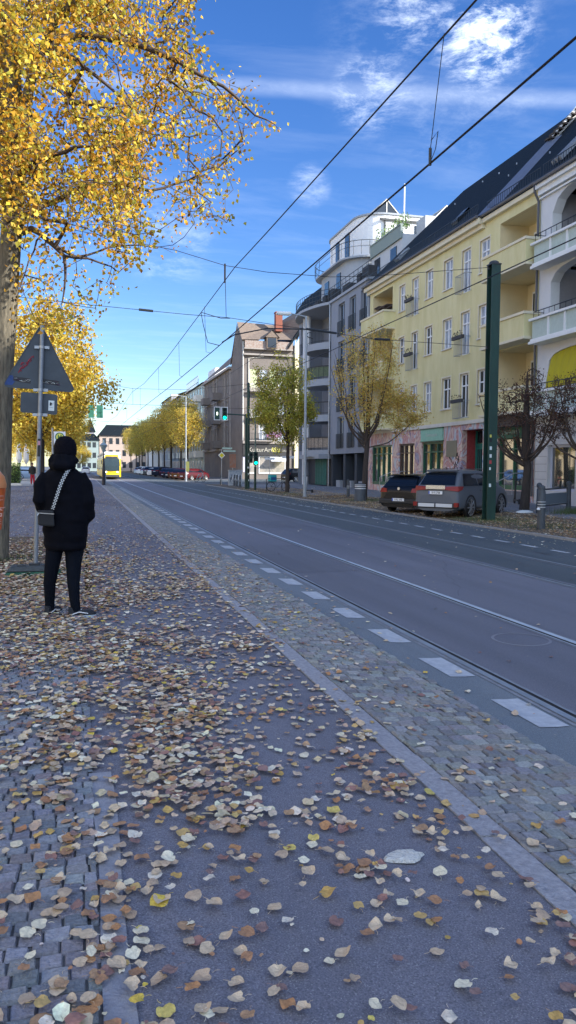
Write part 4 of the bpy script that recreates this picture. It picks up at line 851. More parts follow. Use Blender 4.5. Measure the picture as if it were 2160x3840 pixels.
# the big lime tree at the left edge: crown outline in the plane of the trunk, several metres deep
def pt(px, py, V):       # design helper: a point of this crown on the vertical plane Y = V
    x = px-1080; y = py-1920; x0 = x*math.cos(ROLL)+y*math.sin(ROLL); y0 = -x*math.sin(ROLL)+y*math.cos(ROLL)
    d = rt*x0-up*y0+fw*2885; t = V/d.y; return Vector((d.x*t, V, HC+d.z*t))
HT = Vector((-1.28, 13.2, 0))
outl = [(-500,-700),(500,-700),(760,-420),(740,0),(720,130),(800,280),(930,300),(1040,420),(1055,480),(990,520),(930,560),(915,640),(880,700),(905,770),(870,850),(760,830),(640,860),(680,950),(560,985),(500,1030),(470,1000),(440,1080),(420,1180),(330,1150),(300,1200),(200,1230),(90,1240),(60,1100),(80,900),(-60,860),(-500,700)]
outw = [pt(x, y, 13.2) for x, y in outl]
def inpoly(x, z, P_):
    c = False; j = len(P_)-1
    for i in range(len(P_)):
        if (P_[i].z > z) != (P_[j].z > z) and x < (P_[j].x-P_[i].x)*(z-P_[i].z)/(P_[j].z-P_[i].z)+P_[i].x: c = not c
        j = i
    return c
att = []; q = np.random.RandomState(5)
while len(att) < 2500:
    x, z = q.uniform(-4.2, 3.6), q.uniform(3.0, 11.2)
    if not inpoly(x, z, outw): continue
    # sparse towards the long right-hand tips and the lower fringe
    dens = 1.0
    if x > 1.1: dens *= .58
    if x > 2.0: dens *= .6
    if z < 5.4: dens *= .30
    if x < -2.2 or z > 9.6: dens *= .35
    if mnoise.noise(Vector((x*1.1, z*1.1, 1.7))) < -.22: dens *= .3
    if q.rand() > dens: continue
    dep = 2.1 if x < 1.2 else 1.2
    y = np.clip(q.normal(0, dep*.75), -3.2, 3.2); k = (13.2+y)/13.2
    att.append(((x-0)*k+1.28, y, (z-HC)*k+HC))
att = np.array(att)
def Lh(pts): return [Vector((p.x+1.28, p.y-13.2, p.z)) for p in pts]
hl = [(Lh([pt(75,840,13.2), pt(60,640,13.0), pt(110,330,13.0), pt(180,140,12.6), pt(290,-20,12.0), pt(420,-200,11.6)]), .115, .04),
      (Lh([pt(60,700,13.2), pt(10,500,13.6), pt(20,250,14.0), pt(-60,-100,14.2)]), .11, .05),
      (Lh([pt(160,190,12.8), pt(300,130,12.6), pt(450,155,12.4), pt(600,200,12.2), pt(780,290,12.0), pt(880,360,12.0), pt(960,430,12.0), pt(1030,470,12.0)]), .06, .008),
      (Lh([pt(400,20,12.6), pt(520,160,12.5), pt(700,250,12.6), pt(820,330,12.8), pt(900,470,13.0)]), .035, .006),
      (Lh([pt(130,190,12.8), pt(230,205,12.4), pt(320,250,12.2), pt(420,340,12.0), pt(540,440,11.8)]), .05, .01),
      (Lh([pt(85,640,13.0), pt(150,600,12.4), pt(240,570,12.0), pt(320,545,11.8), pt(450,560,11.6)]), .055, .01),
      (Lh([pt(250,380,12.6), pt(380,400,12.4), pt(490,430,12.4), pt(620,500,12.6)]), .045, .008),
      (Lh([pt(90,800,13.2), pt(200,760,13.8), pt(300,710,14.2), pt(440,690,14.4), pt(560,712,14.6), pt(660,690,14.8), pt(760,660,15.0), pt(850,600,15.2)]), .055, .008),
      (Lh([pt(80,870,13.2), pt(120,860,13.0), pt(170,890,12.8), pt(240,960,12.6), pt(245,1040,12.6), pt(230,1130,12.6)]), .06, .01),
      (Lh([pt(150,875,13.0), pt(280,960,13.4), pt(400,930,13.8), pt(520,920,14.0), pt(600,930,14.2)]), .03, .006),
      (Lh([pt(240,960,12.6), pt(330,970,12.6), pt(420,1000,12.8), pt(450,1020,12.9)]), .022, .006),
      (Lh([pt(150,880,12.8), pt(110,980,12.4), pt(60,1130,12.2)]), .02, .006)]
def hw(n):
    x, z = n.x-1.28, n.z; w_ = 1.0
    if x > 1.0: w_ *= .62
    if x > 1.9: w_ *= .7
    if z < 5.8: w_ *= .8
    return w_
trunk = [((-.04,0,0),.19),((-.02,0,.5),.18),((.03,0,1.5),.172),((.09,0,3.0),.165),((.2,0,4.5),.158),((.30,0,5.9),.15),((.31,-.05,6.9),.11),((.28,-.1,9.0),.08),((.2,0,11.5),.03)]
make_tree('lime_tree', 'tall golden lime tree at the left edge with its crown spreading over the path', (-1.28, 13.2, 0), trunk, hl, att, 21, 16, .074, HEROP, bark=BARK, twig=.0035, expo=.48, droop=-.03, spread=.12, weight=hw)
# second row of lime trees down the left side
def std_tree(name, label, loc, h0, c, r, n, per, size, pal, seed, bark=BARK_D, rad=.12, group=None, nl=6, **kw):
    q = random.Random(seed); limbs = []
    for i in range(nl):
        a = i*2.4+q.uniform(-.3,.3); z0 = h0+q.uniform(-.1,.5)*(c[2]-h0)*.6; e = Vector((c[0]+r[0]*.75*math.cos(a), c[1]+r[1]*.75*math.sin(a), c[2]+r[2]*q.uniform(-.2,.7)))
        limbs.append(([Vector((0,0,z0)), Vector((0,0,z0)).lerp(e,.4)+Vector((0,0,.1*r[2])), e], rad*.42, rad*.1))
    tr = [((0,0,0),rad*1.25),((0,0,.4),rad),((q.uniform(-.05,.05),0,h0),rad*.85),((0,q.uniform(-.1,.1),c[2]),rad*.45),((0,0,c[2]+r[2]*.8),rad*.1)]
    return make_tree(name, label, loc, tr, limbs, ell(n, c, r, seed), seed, per, size, pal, group, bark, **kw)
t2 = std_tree('lime_tree', 'golden lime tree behind the triangular sign', (-1.5, 32, 0), 2.6, (0,0,5.3), (3.1,3.0,3.4), 900, 19, .12, GOLD, 31, spread=.2, step=.35)
dup(t2, (-2.2, 46, 0), 2.1, 'golden lime tree right behind the tram stop sign', scale=1.05)
dup(t2, (-1.9, 62, 0), 4.0, 'third golden lime tree down the left side near the hanging signals', scale=1.1)
dup(t2, (-2.0, 84, 0), 1.0, 'fourth golden lime tree down the left side beyond the lantern', scale=1.15)
dup(t2, (-2.4, 112, 0), 5.0, 'golden lime tree far down the left side beside the tram', scale=1.2)
for i, (x, y, s, lb) in enumerate([(-2.8,170,1.1,'golden tree before the pale turquoise house at the street end'),(.6,215,.9,'small golden tree between tram and pale turquoise house'),(-9,96,.8,'small orange tree behind the hedge near the closed parasols'),(-12.5,110,.9,'orange tree behind the blue cars, next to the big trunk'),(-7,120,.85,'orange tree right of the closed parasols'),(-3.5,150,1.2,'golden tree in the distance left of the pale street houses'),(-13,150,1.3,'bare topped orange tree far behind the hedge')]):
    dup(t2, (x,y,0), i*1.3, lb, scale=s)
# green-gold tree in front of the grey block corner
OLIVE = [(.36,.36,.06),(.55,.46,.07),(.38,.40,.07),(.44,.42,.06),(.56,.50,.06),(.25,.30,.06),(.42,.32,.07),(.6,.5,.08)]
std_tree('street_tree', 'dense olive green street tree beside the delivery bicycle', (13.45, 50, -.13), 2.9, (-.3,0,6.0), (2.5,2.2,3.6), 1050, 20, .11, OLIVE, 41, rad=.12, nl=8, spread=.17, step=.3)
# thin golden tree in front of the yellow house: steep limbs
OCH = [(.62,.43,.10),(.68,.48,.14),(.55,.34,.07),(.72,.55,.17),(.52,.36,.08),(.56,.50,.12)]
q = random.Random(3); limbs = []
for i in range(11):
    a = i*2.4; rr = q.uniform(1.0,2.3); e = Vector((rr*math.cos(a), rr*math.sin(a), q.uniform(5.2,8.6))); s0 = Vector((0,0,2.75+q.uniform(-.1,.6)))
    limbs.append(([s0, s0.lerp(e,.35)+Vector((e.x*.18,e.y*.18,-.25)), e], .045, .008))
limbs.append(([Vector((0,0,2.7)), Vector((1.2,-.2,3.0)), Vector((2.3,-.4,3.9)), Vector((3.3,-.5,4.4))], .04, .008)); limbs.append(([Vector((0,0,2.9)), Vector((-.9,0,3.8)), Vector((-1.1,0,5.6)), Vector((-1.5,0,7.2))], .04, .008))
att = np.vstack([ell(420, (.1,0,6.3), (2.2,2.2,3.0), 55, .2), ell(190, (2.0,-.4,4.7), (1.5,1.2,1.2), 56, .2)])
make_tree('street_tree', 'thin golden street tree with steep dark branches in front of the yellow house', (14.2, 37.4, -.12), [((0,0,0),.15),((.02,0,1.2),.125),((.1,0,2.7),.13),((.15,0,4.2),.06),((.1,0,7.5),.02)], limbs, att, 61, 21, .085, OCH, twig=.004, spread=.15, step=.28)
# two nearly bare dark trees on the right
RUST = [(.10,.045,.035),(.13,.06,.04),(.08,.05,.035),(.16,.10,.05)]
def bare(loc, label, seed, s=1.):
    q = random.Random(seed); limbs = []
    for i in range(12):
        a = i*2.4+q.random(); rr = q.uniform(1.1,1.9)*s; e = Vector((rr*math.cos(a), rr*math.sin(a), q.uniform(2.9,5.4))); s0 = Vector((0,0,1.75+q.uniform(-.15,.35)))
        limbs.append(([s0, s0.lerp(e,.3)+Vector((e.x*.3,e.y*.3,.1)), e], .055, .01))
    return make_tree('bare_tree', label, loc, [((0,0,-.02),.21),((.03,0,.4),.16),((.08,0,1.2),.15),((.1,0,1.75),.17),((.0,0,2.3),.08),((0,0,5.4),.02)], limbs, ell(520, (0,0,4.0), (2.0*s,1.9*s,1.75), seed, .2), seed, 9, .07, RUST, twig=.007, spread=.1, step=.22)
bare((16.95, 26.9, -.05), 'nearly bare dark tree right of the dark green tram pole', 71)
bare((18.3, 24.6, -.03), 'nearly bare dark tree cut by the right edge of the picture', 75, 1.1)
# golden row down the right side
t3 = std_tree('street_tree', 'first golden street tree of the far row, by the second street lamp', (14, 104, -.13), 3.6, (0,0,7.0), (2.9,2.9,3.6), 620, 12, .15, [(.60,.46,.08),(.70,.52,.09),(.52,.42,.08),(.62,.40,.06),(.40,.36,.08)], 81, rad=.14, spread=.24, step=.45, quads=1)
for i, v_ in enumerate([112, 121, 132, 144, 155, 168, 180, 193, 206, 220]):
    dup(t3, (14+rng.uniform(-.4,.4), v_, -.13), rng.uniform(0,6), f'golden tree of the far right row, {["second","third","fourth","fifth","sixth","seventh","eighth","ninth","tenth","eleventh"][i]} from the near end', 'golden trees in a row behind the parked cars', scale=(1.0,1.0,rng.uniform(1.0,1.35)))
t3['group'] = 'golden trees in a row behind the parked cars'
std_tree('bare_tree', 'tall thin leafless tree rising above the golden row', (15.5, 136, -.1), 5, (0,0,10), (1.8,1.8,5.2), 300, 0, .1, GOLD, 91, rad=.13, step=.4, twig=.012)
# ------------------------------------------------------------------ person waiting
def fuse(parts_mb, name, mt, parent, voxel=.012, smooth_it=3):
    o = parts_mb.build(name, mt, None); md = o.modifiers.new('r', 'REMESH'); md.mode = 'VOXEL'; md.voxel_size = voxel; md.use_smooth_shade = True
    ms = o.modifiers.new('s', 'SMOOTH'); ms.factor = .5; ms.iterations = smooth_it
    dg = bpy.context.evaluated_depsgraph_get(); me = bpy.data.meshes.new_from_object(o.evaluated_get(dg)); old = o.data; o.modifiers.clear(); o.data = me; bpy.data.meshes.remove(old)
    me.materials.clear(); me.materials.append(mt); o.data.name = name; o.name = name
    for p in me.polygons: p.use_smooth = True
    if parent: o.parent = parent
    return o
def blob(b, rings, n=20):      # rings: (cx, cy, z, rx, ry)
    rows = [[(cx+rx*math.cos(2*math.pi*j/n), cy+ry*math.sin(2*math.pi*j/n), z) for j in range(n)] for cx, cy, z, rx, ry in rings]
    b.grid(rows, 0, True); b.face(rows[0][::-1]); b.face(rows[-1])
def limb(b, pts, n=12): b.path([p[:3] for p in pts], [p[3] for p in pts], n)
def person_body(b, legs, arms, head, torso):
    blob(b, torso); blob(b, head, 18)
    for l in legs: limb(b, l)
    for a in arms: limb(b, a)
def hand(b, wrist, d, side, r=.0085):
    w = Vector(wrist); d = Vector(d).normalized(); s = Vector(side).normalized(); n = d.cross(s)
    b.path([w, w+d*.04, w+d*.085], [.026,.038,.034], 8)
    for i, (off, ln) in enumerate([(-.028,.066),(-.010,.075),(.010,.070),(.028,.055)]):
        p = w+d*.08+s*off; b.path([p, p+d*ln*.45+n*.004, p+d*ln*.8+n*.016, p+d*ln*.95+n*.028], [r,r,r*.92,r*.8], 6)
    p = w+d*.03-s*.03; b.path([p, p-s*.02+d*.03, p-s*.022+d*.06+n*.01], [.011,.010,.008], 6)
pl = Vector((-.16, 8.15, 0))
SKIN = mat('skin', (.52,.32,.24), .55)
b = MB()
lL = [(-.085,.0,.86,.07),(-.125,.01,.54,.05),(-.15,.05,.35,.045),(-.15,.09,.08,.035),(-.15,.1,.05,.035),(-.14,.2,.03,.03)]
lR = [(.1,0,.86,.075),(.088,-.03,.54,.05),(.086,-.06,.35,.045),(.105,-.08,.08,.035),(.11,-.08,.05,.035),(.22,-.07,.03,.03)]
aL = [(-.17,0,1.42,.05),(-.25,-.03,1.2,.042),(-.2,.12,1.08,.03)]; aR = [(.19,0,1.42,.05),(.265,-.04,1.16,.042),(.2,.13,1.03,.03)]
torso = [(0,0,.82,.14,.1),(0,0,1.0,.15,.11),(0,0,1.2,.15,.1),(0,0,1.4,.18,.1),(0,0,1.48,.15,.08),(0,.01,1.54,.06,.06),(0,.02,1.6,.055,.06)]
head = [(.02,.03,1.575,.035,.03),(.02,.035,1.6,.062,.075),(.02,.03,1.66,.072,.092),(.02,.03,1.74,.075,.095),(.02,.02,1.80,.06,.08),(.02,.02,1.825,.03,.04)]
person_body(b, (lL,lR), (aL,aR), head, torso)
b.path([(.02,.12,1.70),(.02,.145,1.665),(.02,.125,1.655)], [.010,.014,.012], 6)            # nose
b.path([(-.005,.118,1.625),(.02,.126,1.622),(.045,.118,1.625)], [.005,.008,.005], 6)        # mouth
for s in (-1, 1): b.path([(.02+s*.074,.02,1.71),(.02+s*.082,.01,1.685),(.02+s*.074,.02,1.66)], [.008,.012,.008], 6); b.lathe([(.001,-.01),(.011,0),(.001,.01)], (.02+s*.03,.116,1.695), 8)
hand(b, (-.2,.12,1.08), (.45,.75,-.35), (.2,.2,1)); hand(b, (.2,.13,1.03), (-.4,.75,-.4), (-.2,.2,1))
person = fuse(b, 'person', SKIN, None, .008, 1); person.location = pl
tag(person, 'person seen from behind in black beanie, puffy coat and tight trousers, waiting by the sign', 'person')
COAT = mat('black_coat', (.0025,.003,.006), .95, spec=.15, var=.3, scale=9, bump=.3, bscale=9)
b = MB()
blob(b, [(.012,0,.70,.212,.15),(.012,0,.74,.226,.165),(.015,0,.88,.238,.185),(.018,.0,1.0,.245,.19),(.02,.0,1.12,.24,.185),(.01,0,1.28,.235,.175),(0,0,1.40,.222,.16),(-.01,0,1.48,.185,.14),(-.01,.01,1.54,.12,.115),(-.005,.01,1.6,.09,.09)], 28)
limb(b, [(-.175,0,1.46,.07),(-.225,-.01,1.36,.088),(-.245,-.03,1.20,.082),(-.225,.05,1.12,.075),(-.17,.14,1.08,.07)])
limb(b, [(.165,0,1.46,.07),(.215,-.01,1.36,.088),(.245,-.04,1.18,.086),(.258,-.02,1.05,.075),(.20,.12,.99,.07)])
# hood lying on the shoulders, and collar
for k in range(9):
    a = R(-150+k*37); b.path([(-.01+.10*math.cos(a),.0+.085*math.sin(a)-.02,1.56),(-.01+.125*math.cos(a),-.02+.11*math.sin(a),1.60),(-.01+.10*math.cos(a),.0+.09*math.sin(a),1.66)], [.035,.05,.032], 8)
b.path([(-.13,-.05,1.56),(-.07,-.13,1.56),(.03,-.15,1.55),(.11,-.09,1.57)], [.045,.055,.055,.045], 8)
for z in (.80,.95): b.lathe([(.001,-.01),(.001,.01)], (0,0,z), 4)
coat = fuse(b, 'coat', COAT, person, .013, 2); coat.scale.x = .93
for v in coat.data.vertices:           # quilting folds
    n_ = mnoise.noise(Vector((v.co.x*7, v.co.y*7, v.co.z*16)))*.009+math.sin(v.co.z*38+math.sin(v.co.x*9)*1.3)*.0028; c = Vector((v.co.x, v.co.y, 0)).normalized(); v.co += c*n_
TR = mat('black_leggings', (.003,.005,.010), .95, spec=.15, var=.2, scale=14, bump=.25, bscale=18)
b = MB()
limb(b, [(-.085,0,.86,.10),(-.097,.0,.70,.088),(-.122,.01,.54,.076),(-.150,.05,.35,.063),(-.153,.08,.18,.052),(-.152,.09,.07,.046)], 14)
limb(b, [(.10,0,.86,.105),(.098,0,.70,.097),(.088,-.03,.54,.078),(.086,-.06,.35,.063),(.098,-.08,.18,.052),(.108,-.08,.07,.046)], 14)
fuse(b, 'leggings', TR, person, .009, 2)
b = MB(); blob(b, [(.018,.01,1.655,.108,.118),(.018,.01,1.70,.114,.124),(.018,.01,1.76,.112,.12),(.018,.005,1.81,.092,.10),(.018,0,1.842,.055,.06),(.018,0,1.852,.015,.02)], 24)
bn = fuse(b, 'beanie', mat('knitted_black', (.003,.003,.007), .95, spec=.15, bump=.8, bscale=90), person, .009, 2)
def shoe(x, y, a, nm):
    b = MB(); c, s = math.cos(a), math.sin(a); T = lambda u, v, z: (x+u*c-v*s, y+u*s+v*c, z)
    out = [(-.075,.0),(-.07,.03),(-.02,.037),(.06,.038),(.13,.046),(.175,.042),(.20,.018),(.205,0)]; full = out+[(u,-v) for u, v in out[::-1][1:-1]]
    b.prism(full, lambda u,v:T(u,v*1.05,.002), lambda u,v:T(u,v*1.05,.032), 1)
    ups = [(1.0,.032),(.97,.05),(.86,.07),(.7,.085)]
    rows = []
    for k, z in ups: rows.append([T(u*(k if u > 0 else .97), v*k*.96, z+(.03 if u < .02 else 0)*(z > .05)) for u, v in full])
    b.grid(rows, 0, True); b.face(rows[-1], 0)
    for sd_ in (1, -1):
        for (u0,z0_),(u1,z1_) in (((-.04,.045),(.03,.068)),((.03,.068),(.12,.05))): b.path([T(u0,sd_*.040,z0_),T(u1,sd_*.0425,z1_)], .0055, 4, 2)
    for i in range(4): b.path([T(.03+i*.025,-.02,.095-i*.009),T(.03+i*.025,.02,.095-i*.009)], .005, 4, 2)
    o = b.build('shoe', [mat('black_canvas', (.012,.015,.022), .8), mat('grey_sole', (.42,.47,.50), .6), mat('white_stripe', (.75,.76,.78), .6)], person)
shoe(-.150, .09, R(62), 'l'); shoe(.105, -.085, R(4), 'r')
bag = thing('shoulder_bag', 'small black shoulder bag with chequered black and white strap on the waiting person', 'bag', (pl.x, pl.y, 0))
b = MB(); b.hexa([(-.250,-.10,.955),(-.095,-.17,.94),(-.085,-.23,.95),(-.24,-.175,.96),(-.256,-.10,1.105),(-.10,-.17,1.105),(-.095,-.225,1.11),(-.25,-.17,1.11)]); bd = b.build('bag_body', mat('bag_fabric', (.008,.011,.016), .8, var=.2), bag)
md = bd.modifiers.new('b', 'BEVEL'); md.width = .014; md.segments = 2
b = MB(); b.path([(-.25,-.2,1.085),(-.09,-.25,1.075)], .005, 4); b.path([(-.235,-.20,1.085),(-.25,-.21,1.06)], .006, 4); b.build('zip', METAL, bag)
b = MB(); 
pts = [(-.10,-.205,1.12),(-.075,-.215,1.20),(-.045,-.215,1.30),(-.01,-.20,1.40),(.035,-.175,1.49),(.065,-.12,1.535),(.08,-.03,1.56),(.07,.07,1.53),(0,.165,1.4),(-.1,.2,1.25),(-.2,.12,1.12)]
sp = bez(pts, .0135); w_ = .033
for i in range(len(sp)-1):
    d = (sp[i+1]-sp[i]).normalized(); n_ = Vector((sp[i].x, sp[i].y, 0)).normalized(); s_ = d.cross(n_).normalized()
    for k in range(3):
        a0, a1 = (k/3-.5)*w_, ((k+1)/3-.5)*w_; off = n_*.012
        b.face([sp[i]+s_*a0+off, sp[i]+s_*a1+off, sp[i+1]+s_*a1+off, sp[i+1]+s_*a0+off], (i+k) % 2)
b.build('strap', [mat('strap_white', (.46,.49,.50), .8), mat('strap_black', (.01,.012,.016), .8)], bag)
# ------------------------------------------------------------------ portable triangular sign
sg = thing('traffic_sign', 'back of a stickered triangular traffic sign on a leaning grey post', 'traffic sign', (-.63, 11.5, 0))
lean = .13/3.35; 
def SP(x, y, z): return (x+lean*z, y, z)
POST = mat('sign_post_zinc', (.24,.27,.31), .45, .5, var=.15, scale=9); SBACK = mat('sign_back_grey', (.05,.064,.08), .55, .2, var=.18, scale=5)
b = MB(); b.path([SP(0,0,.1), SP(0,0,3.52)], .031, 14); b.build('post', POST, sg, smooth=True)
for z in (3.22, 2.62, 2.27):
    b = MB(); b.path([SP(0,.0,z-.018),SP(0,0,z+.018)], .037, 12); b.fbox(lambda s,z_,d:SP(s,.03+d,z_), -.1, .1, z-.02, z+.02, -.01, .012); b.build('clamp', METAL, sg)
def rtri(hw_, z0, z1, r, n=5):
    P_ = []; C_ = [(-hw_, z0), (hw_, z0), (0, z1)]
    cen = [(-hw_+r*1.75, z0+r), (hw_-r*1.75, z0+r), (0, z1-r*2.0)]
    angs = [(150,270),(270,390),(30,150)]
    for (cx, cz), (a0, a1) in zip(cen, angs): P_ += [(cx+r*math.cos(R(lerp(a0,a1,i/n))), cz+r*math.sin(R(lerp(a0,a1,i/n)))) for i in range(n+1)]
    return P_
b = MB(); tri = rtri(.505, 2.63, 3.545, .045)
def TS(y): return lambda x, z: SP(x*.99-(.02), y-.015*0, z-.05*x)
b.prism(tri, TS(.045), TS(.06)); tp_ = b.build('triangle_plate', SBACK, sg)
b = MB(); 
for i in range(len(tri)): b.path([TS(.043)(*tri[i]), TS(.043)(*tri[(i+1)%len(tri)])], .008, 4)
b.build('plate_rim', SBACK, tp_)
b = MB(); b.prism([(x*.97, z*1.0+.004) for x, z in tri], TS(.061), TS(.063), 0); b.prism(rtri(.33, 2.74, 3.34, .03), TS(.0635), TS(.065), 1); b.build('sign_face', [mat('sign_red', (.55,.02,.02), .4), WHITE], tp_)
RED = mat('red_spray', (.30,.02,.04), .7); BLUE = mat('blue_spray', (.02,.07,.26), .7, col2=(.015,.035,.12), scale=14); STK = mat('sticker_black', (.01,.01,.014), .5); STW = mat('sticker_white', (.62,.68,.68), .5)
b = MB()
for k, (x, z) in enumerate([(-.27,2.86),(-.25,2.90),(-.22,2.93),(-.185,2.96),(-.17,3.0),(-.14,3.03),(-.11,3.07),(-.24,2.97)]):
    b.path([TS(.042)(x+.024*math.cos(j*1.2+k), z+.024*math.sin(j*1.7+k)) for j in range(6)], .006, 3)
b.build('red_scrawl', RED, tp_)
b = MB(); b.prism([(-.475,2.66),(-.37,2.66),(-.33,2.72),(-.37,2.80),(-.42,2.79),(-.47,2.70)], TS(.0435), TS(.0445)); b.build('blue_paint_patch', BLUE, tp_)
for x0 in (-.36, .035):
    b = MB(); b.prism([(x0,2.725),(x0+.24,2.70),(x0+.235,2.77),(x0+.01,2.785)], TS(.0432), TS(.0445), 0)
    for k in range(12): a_ = x0+.01+rng.random()*.2; z_ = 2.72+rng.random()*.04; b.path([TS(.041)(a_,z_), TS(.041)(a_+rng.uniform(.02,.06), z_+rng.uniform(-.02,.02))], .003, 3, 1+(k % 4 == 3))
    b.build('torn_sticker', [STK, STW, mat('sticker_purple', (.10,.02,.10), .5)], tp_)
b = MB(); q2 = lambda y: (lambda x, z: SP(x-.005, y, z-.05*x)); rr = [(-.262,2.31),(-.24,2.288),(.215,2.288),(.237,2.31),(.237,2.555),(.215,2.577),(-.24,2.577),(-.262,2.555)]
b.prism(rr, q2(.045), q2(.06)); tp2 = b.build('lower_plate', SBACK, sg)
b = MB(); b.prism([(-.255,2.295),(.23,2.295),(.23,2.57),(-.255,2.57)], q2(.061), q2(.063)); b.build('sign_face', WHITE, tp2)
b = MB(); b.prism([(.115,2.34),(.195,2.34),(.195,2.485),(.115,2.485)], q2(.042), q2(.0445), 1); b.prism([(.13,2.415),(.155,2.41),(.165,2.45),(.135,2.462)], q2(.041), q2(.0418), 0); b.path([q2(.041)(.165,2.42),q2(.041)(.185,2.46)], .002, 3, 0); b.path([q2(.041)(.13,2.39),q2(.041)(.18,2.385)], .002, 3, 0); b.build('sticker', [STK, STW], tp2)
b = MB(); b.path([SP(.034,-.01,1.92),SP(.034,-.01,2.08)], .012, 4); b.fbox(lambda s,z_,d:SP(s,-.033+d,z_), -.018, .022, 1.68, 1.93, -.002, .003, 0); b.fbox(lambda s,z_,d:SP(s,-.033+d,z_), -.015, .018, 1.84, 1.9, -.004, -.0025, 1); b.build('sticker', [STK, mat('sticker_pink', (.5,.25,.3), .6)], sg)
for k, (w, l, z0, z1, y) in enumerate([(.40,.22,0.0,.06,-.02),(.36,.21,.062,.13,.0)]):
    b = MB(); P_ = lambda x, y_, z: (x-.02, y_+y, z)
    b.hexa([P_(-w,-l,z0),P_(w,-l,z0),P_(w,l,z0),P_(-w,l,z0),P_(-w*.86,-l*.8,z1),P_(w*.86,-l*.8,z1),P_(w*.86,l*.8,z1),P_(-w*.86,l*.8,z1)], 0)
    o = b.build('foot_plate', [mat('green_underlay', (.02,.09,.055), .9, var=.3) if k == 0 else mat('recycled_rubber', (.045,.055,.06), .75, var=.4, scale=14)], sg); md = o.modifiers.new('b','BEVEL'); md.width = .012
b = MB(); b.box(-.08,.06,-.06,.06,.131,.16); b.box(-.24,-.12,-.12,-.05,.131,.145); b.box(.1,.16,-.14,-.09,.131,.145); o = b.build('post_socket', mat('socket_black', (.03,.035,.04), .6), sg)
# ------------------------------------------------------------------ orange litter bin
bn_ = thing('litter_bin', 'orange litter bin with pale lettering hanging at the left edge by the trunk', 'litter bin', (-1.05, 9.5, 0))
OR = mat('orange_plastic', (.62,.13,.02), .4, col2=(.55,.10,.015), scale=3, var=.1)
b = MB(); b.lathe([(.155,.80),(.165,.82),(.215,1.28),(.22,1.30)], (0,0,0), 24, 0); b.build('bin_body', OR, bn_, smooth=False)
b = MB(); b.lathe([(.225,1.29),(.225,1.33),(.205,1.42),(.15,1.49),(.08,1.53),(.01,1.54)], (0,0,0), 24, 0); b.build('bin_lid', mat('faded_orange_lid', (.60,.30,.14), .45, col2=(.62,.20,.06), scale=2), bn_, smooth=True)
b = MB()
for z, n_, r_ in ((1.20,2,.213),(1.155,2,.209),(.93,1,.181),(.905,1,.179),(.88,1,.176)):
    b.path([((r_+.003)*math.cos(R(a)),(r_+.003)*math.sin(R(a)),z) for a in range(-110,-20,6)], .0045, 4)
b.path([(.202*math.cos(R(a)),.202*math.sin(R(a)),1.06) for a in range(0,360,15)], .006, 4); b.build('bin_ribs', mat('pale_print', (.75,.42,.33), .6), bn_)
tm = frame_mtx((.105,-.178,1.0), (.85,.5,0), (.06,-.1,1)); text('NG', .13, MATS['pale_print'], bn_, tm, ext=.002)
tm = frame_mtx((.10,-.19,1.175), (.85,.5,0), (.06,-.1,1)); text('DANKE', .045, MATS['pale_print'], bn_, tm, ext=.002)
b = MB(); b.path([(-.1,.26,0),(-.1,.26,1.5)], .035, 8); b.box(-.13,-.07,.15,.26,1.1,1.16); b.box(-.13,-.07,.15,.26,.9,.96); b.build('bin_post', DMETAL, bn_)
# ------------------------------------------------------------------ tram poles, wires, street lamps, signals
PG = mat('tram_pole_green', (.012,.045,.035), .5, var=.3, scale=3, stretch=(1,1,.3))
tpz = thing('tram_pole', 'thick dark green steel tram pole standing in front of the grey SUV', 'tram pole', (12.87, 22.5, -.14))
b = MB(); b.box(-.155,.155,-.16,-.135,0,8.2); b.box(-.155,.155,.135,.16,0,8.2); b.box(-.02,.02,-.135,.135,0,8.2); b.build('h_beam', PG, tpz)
b = MB(); b.box(-.17,.17,-.175,.175,8.2,8.24); b.lathe([(.165,0),(.15,.06),(.08,.1),(.01,.11)], (0,0,8.24), 12); b.build('cap', DMETAL, tpz)
for zz in (8.06, 5.55): b = MB(); b.box(-.22,-.16,-.03,.03,zz,zz+.08); b.build('wire_bracket', DMETAL, tpz)
for z, m_, w in [(2.55,0,.05),(2.3,1,.05),(2.05,1,.05),(1.85,2,.05),(1.65,1,.04),(1.1,1,.05),(2.7,3,.04)]: b = MB(); b.fbox(lambda s,z_,d:(s,-.161-d,z_), -.13+w*.5, -.13+w*2, z, z+w*2.2, 0, .003, 0); b.build('sticker', [STK, STW, mat('sticker_red', (.4,.05,.05), .6), mat('sticker_yellow', (.6,.55,.1), .6)][m_], tpz)
WIRE = mat('overhead_wire', (.02,.02,.022), .6, .3)
def wire(name, label, cat, runs, r=.011, mt=WIRE, group=None):
    p0 = Vector(runs[0][0]); o = thing(name, label, cat, p0, 0, group); b = MB()
    for pts in runs: b.path([Vector(p)-p0 for p in pts], r, 5)
    q = b.build('cable', mt, o); return o
def sag(p, q, s, n=8): p, q = Vector(p), Vector(q); return [p.lerp(q, i/n)-Vector((0,0,s*4*(i/n)*(1-i/n))) for i in range(n+1)]
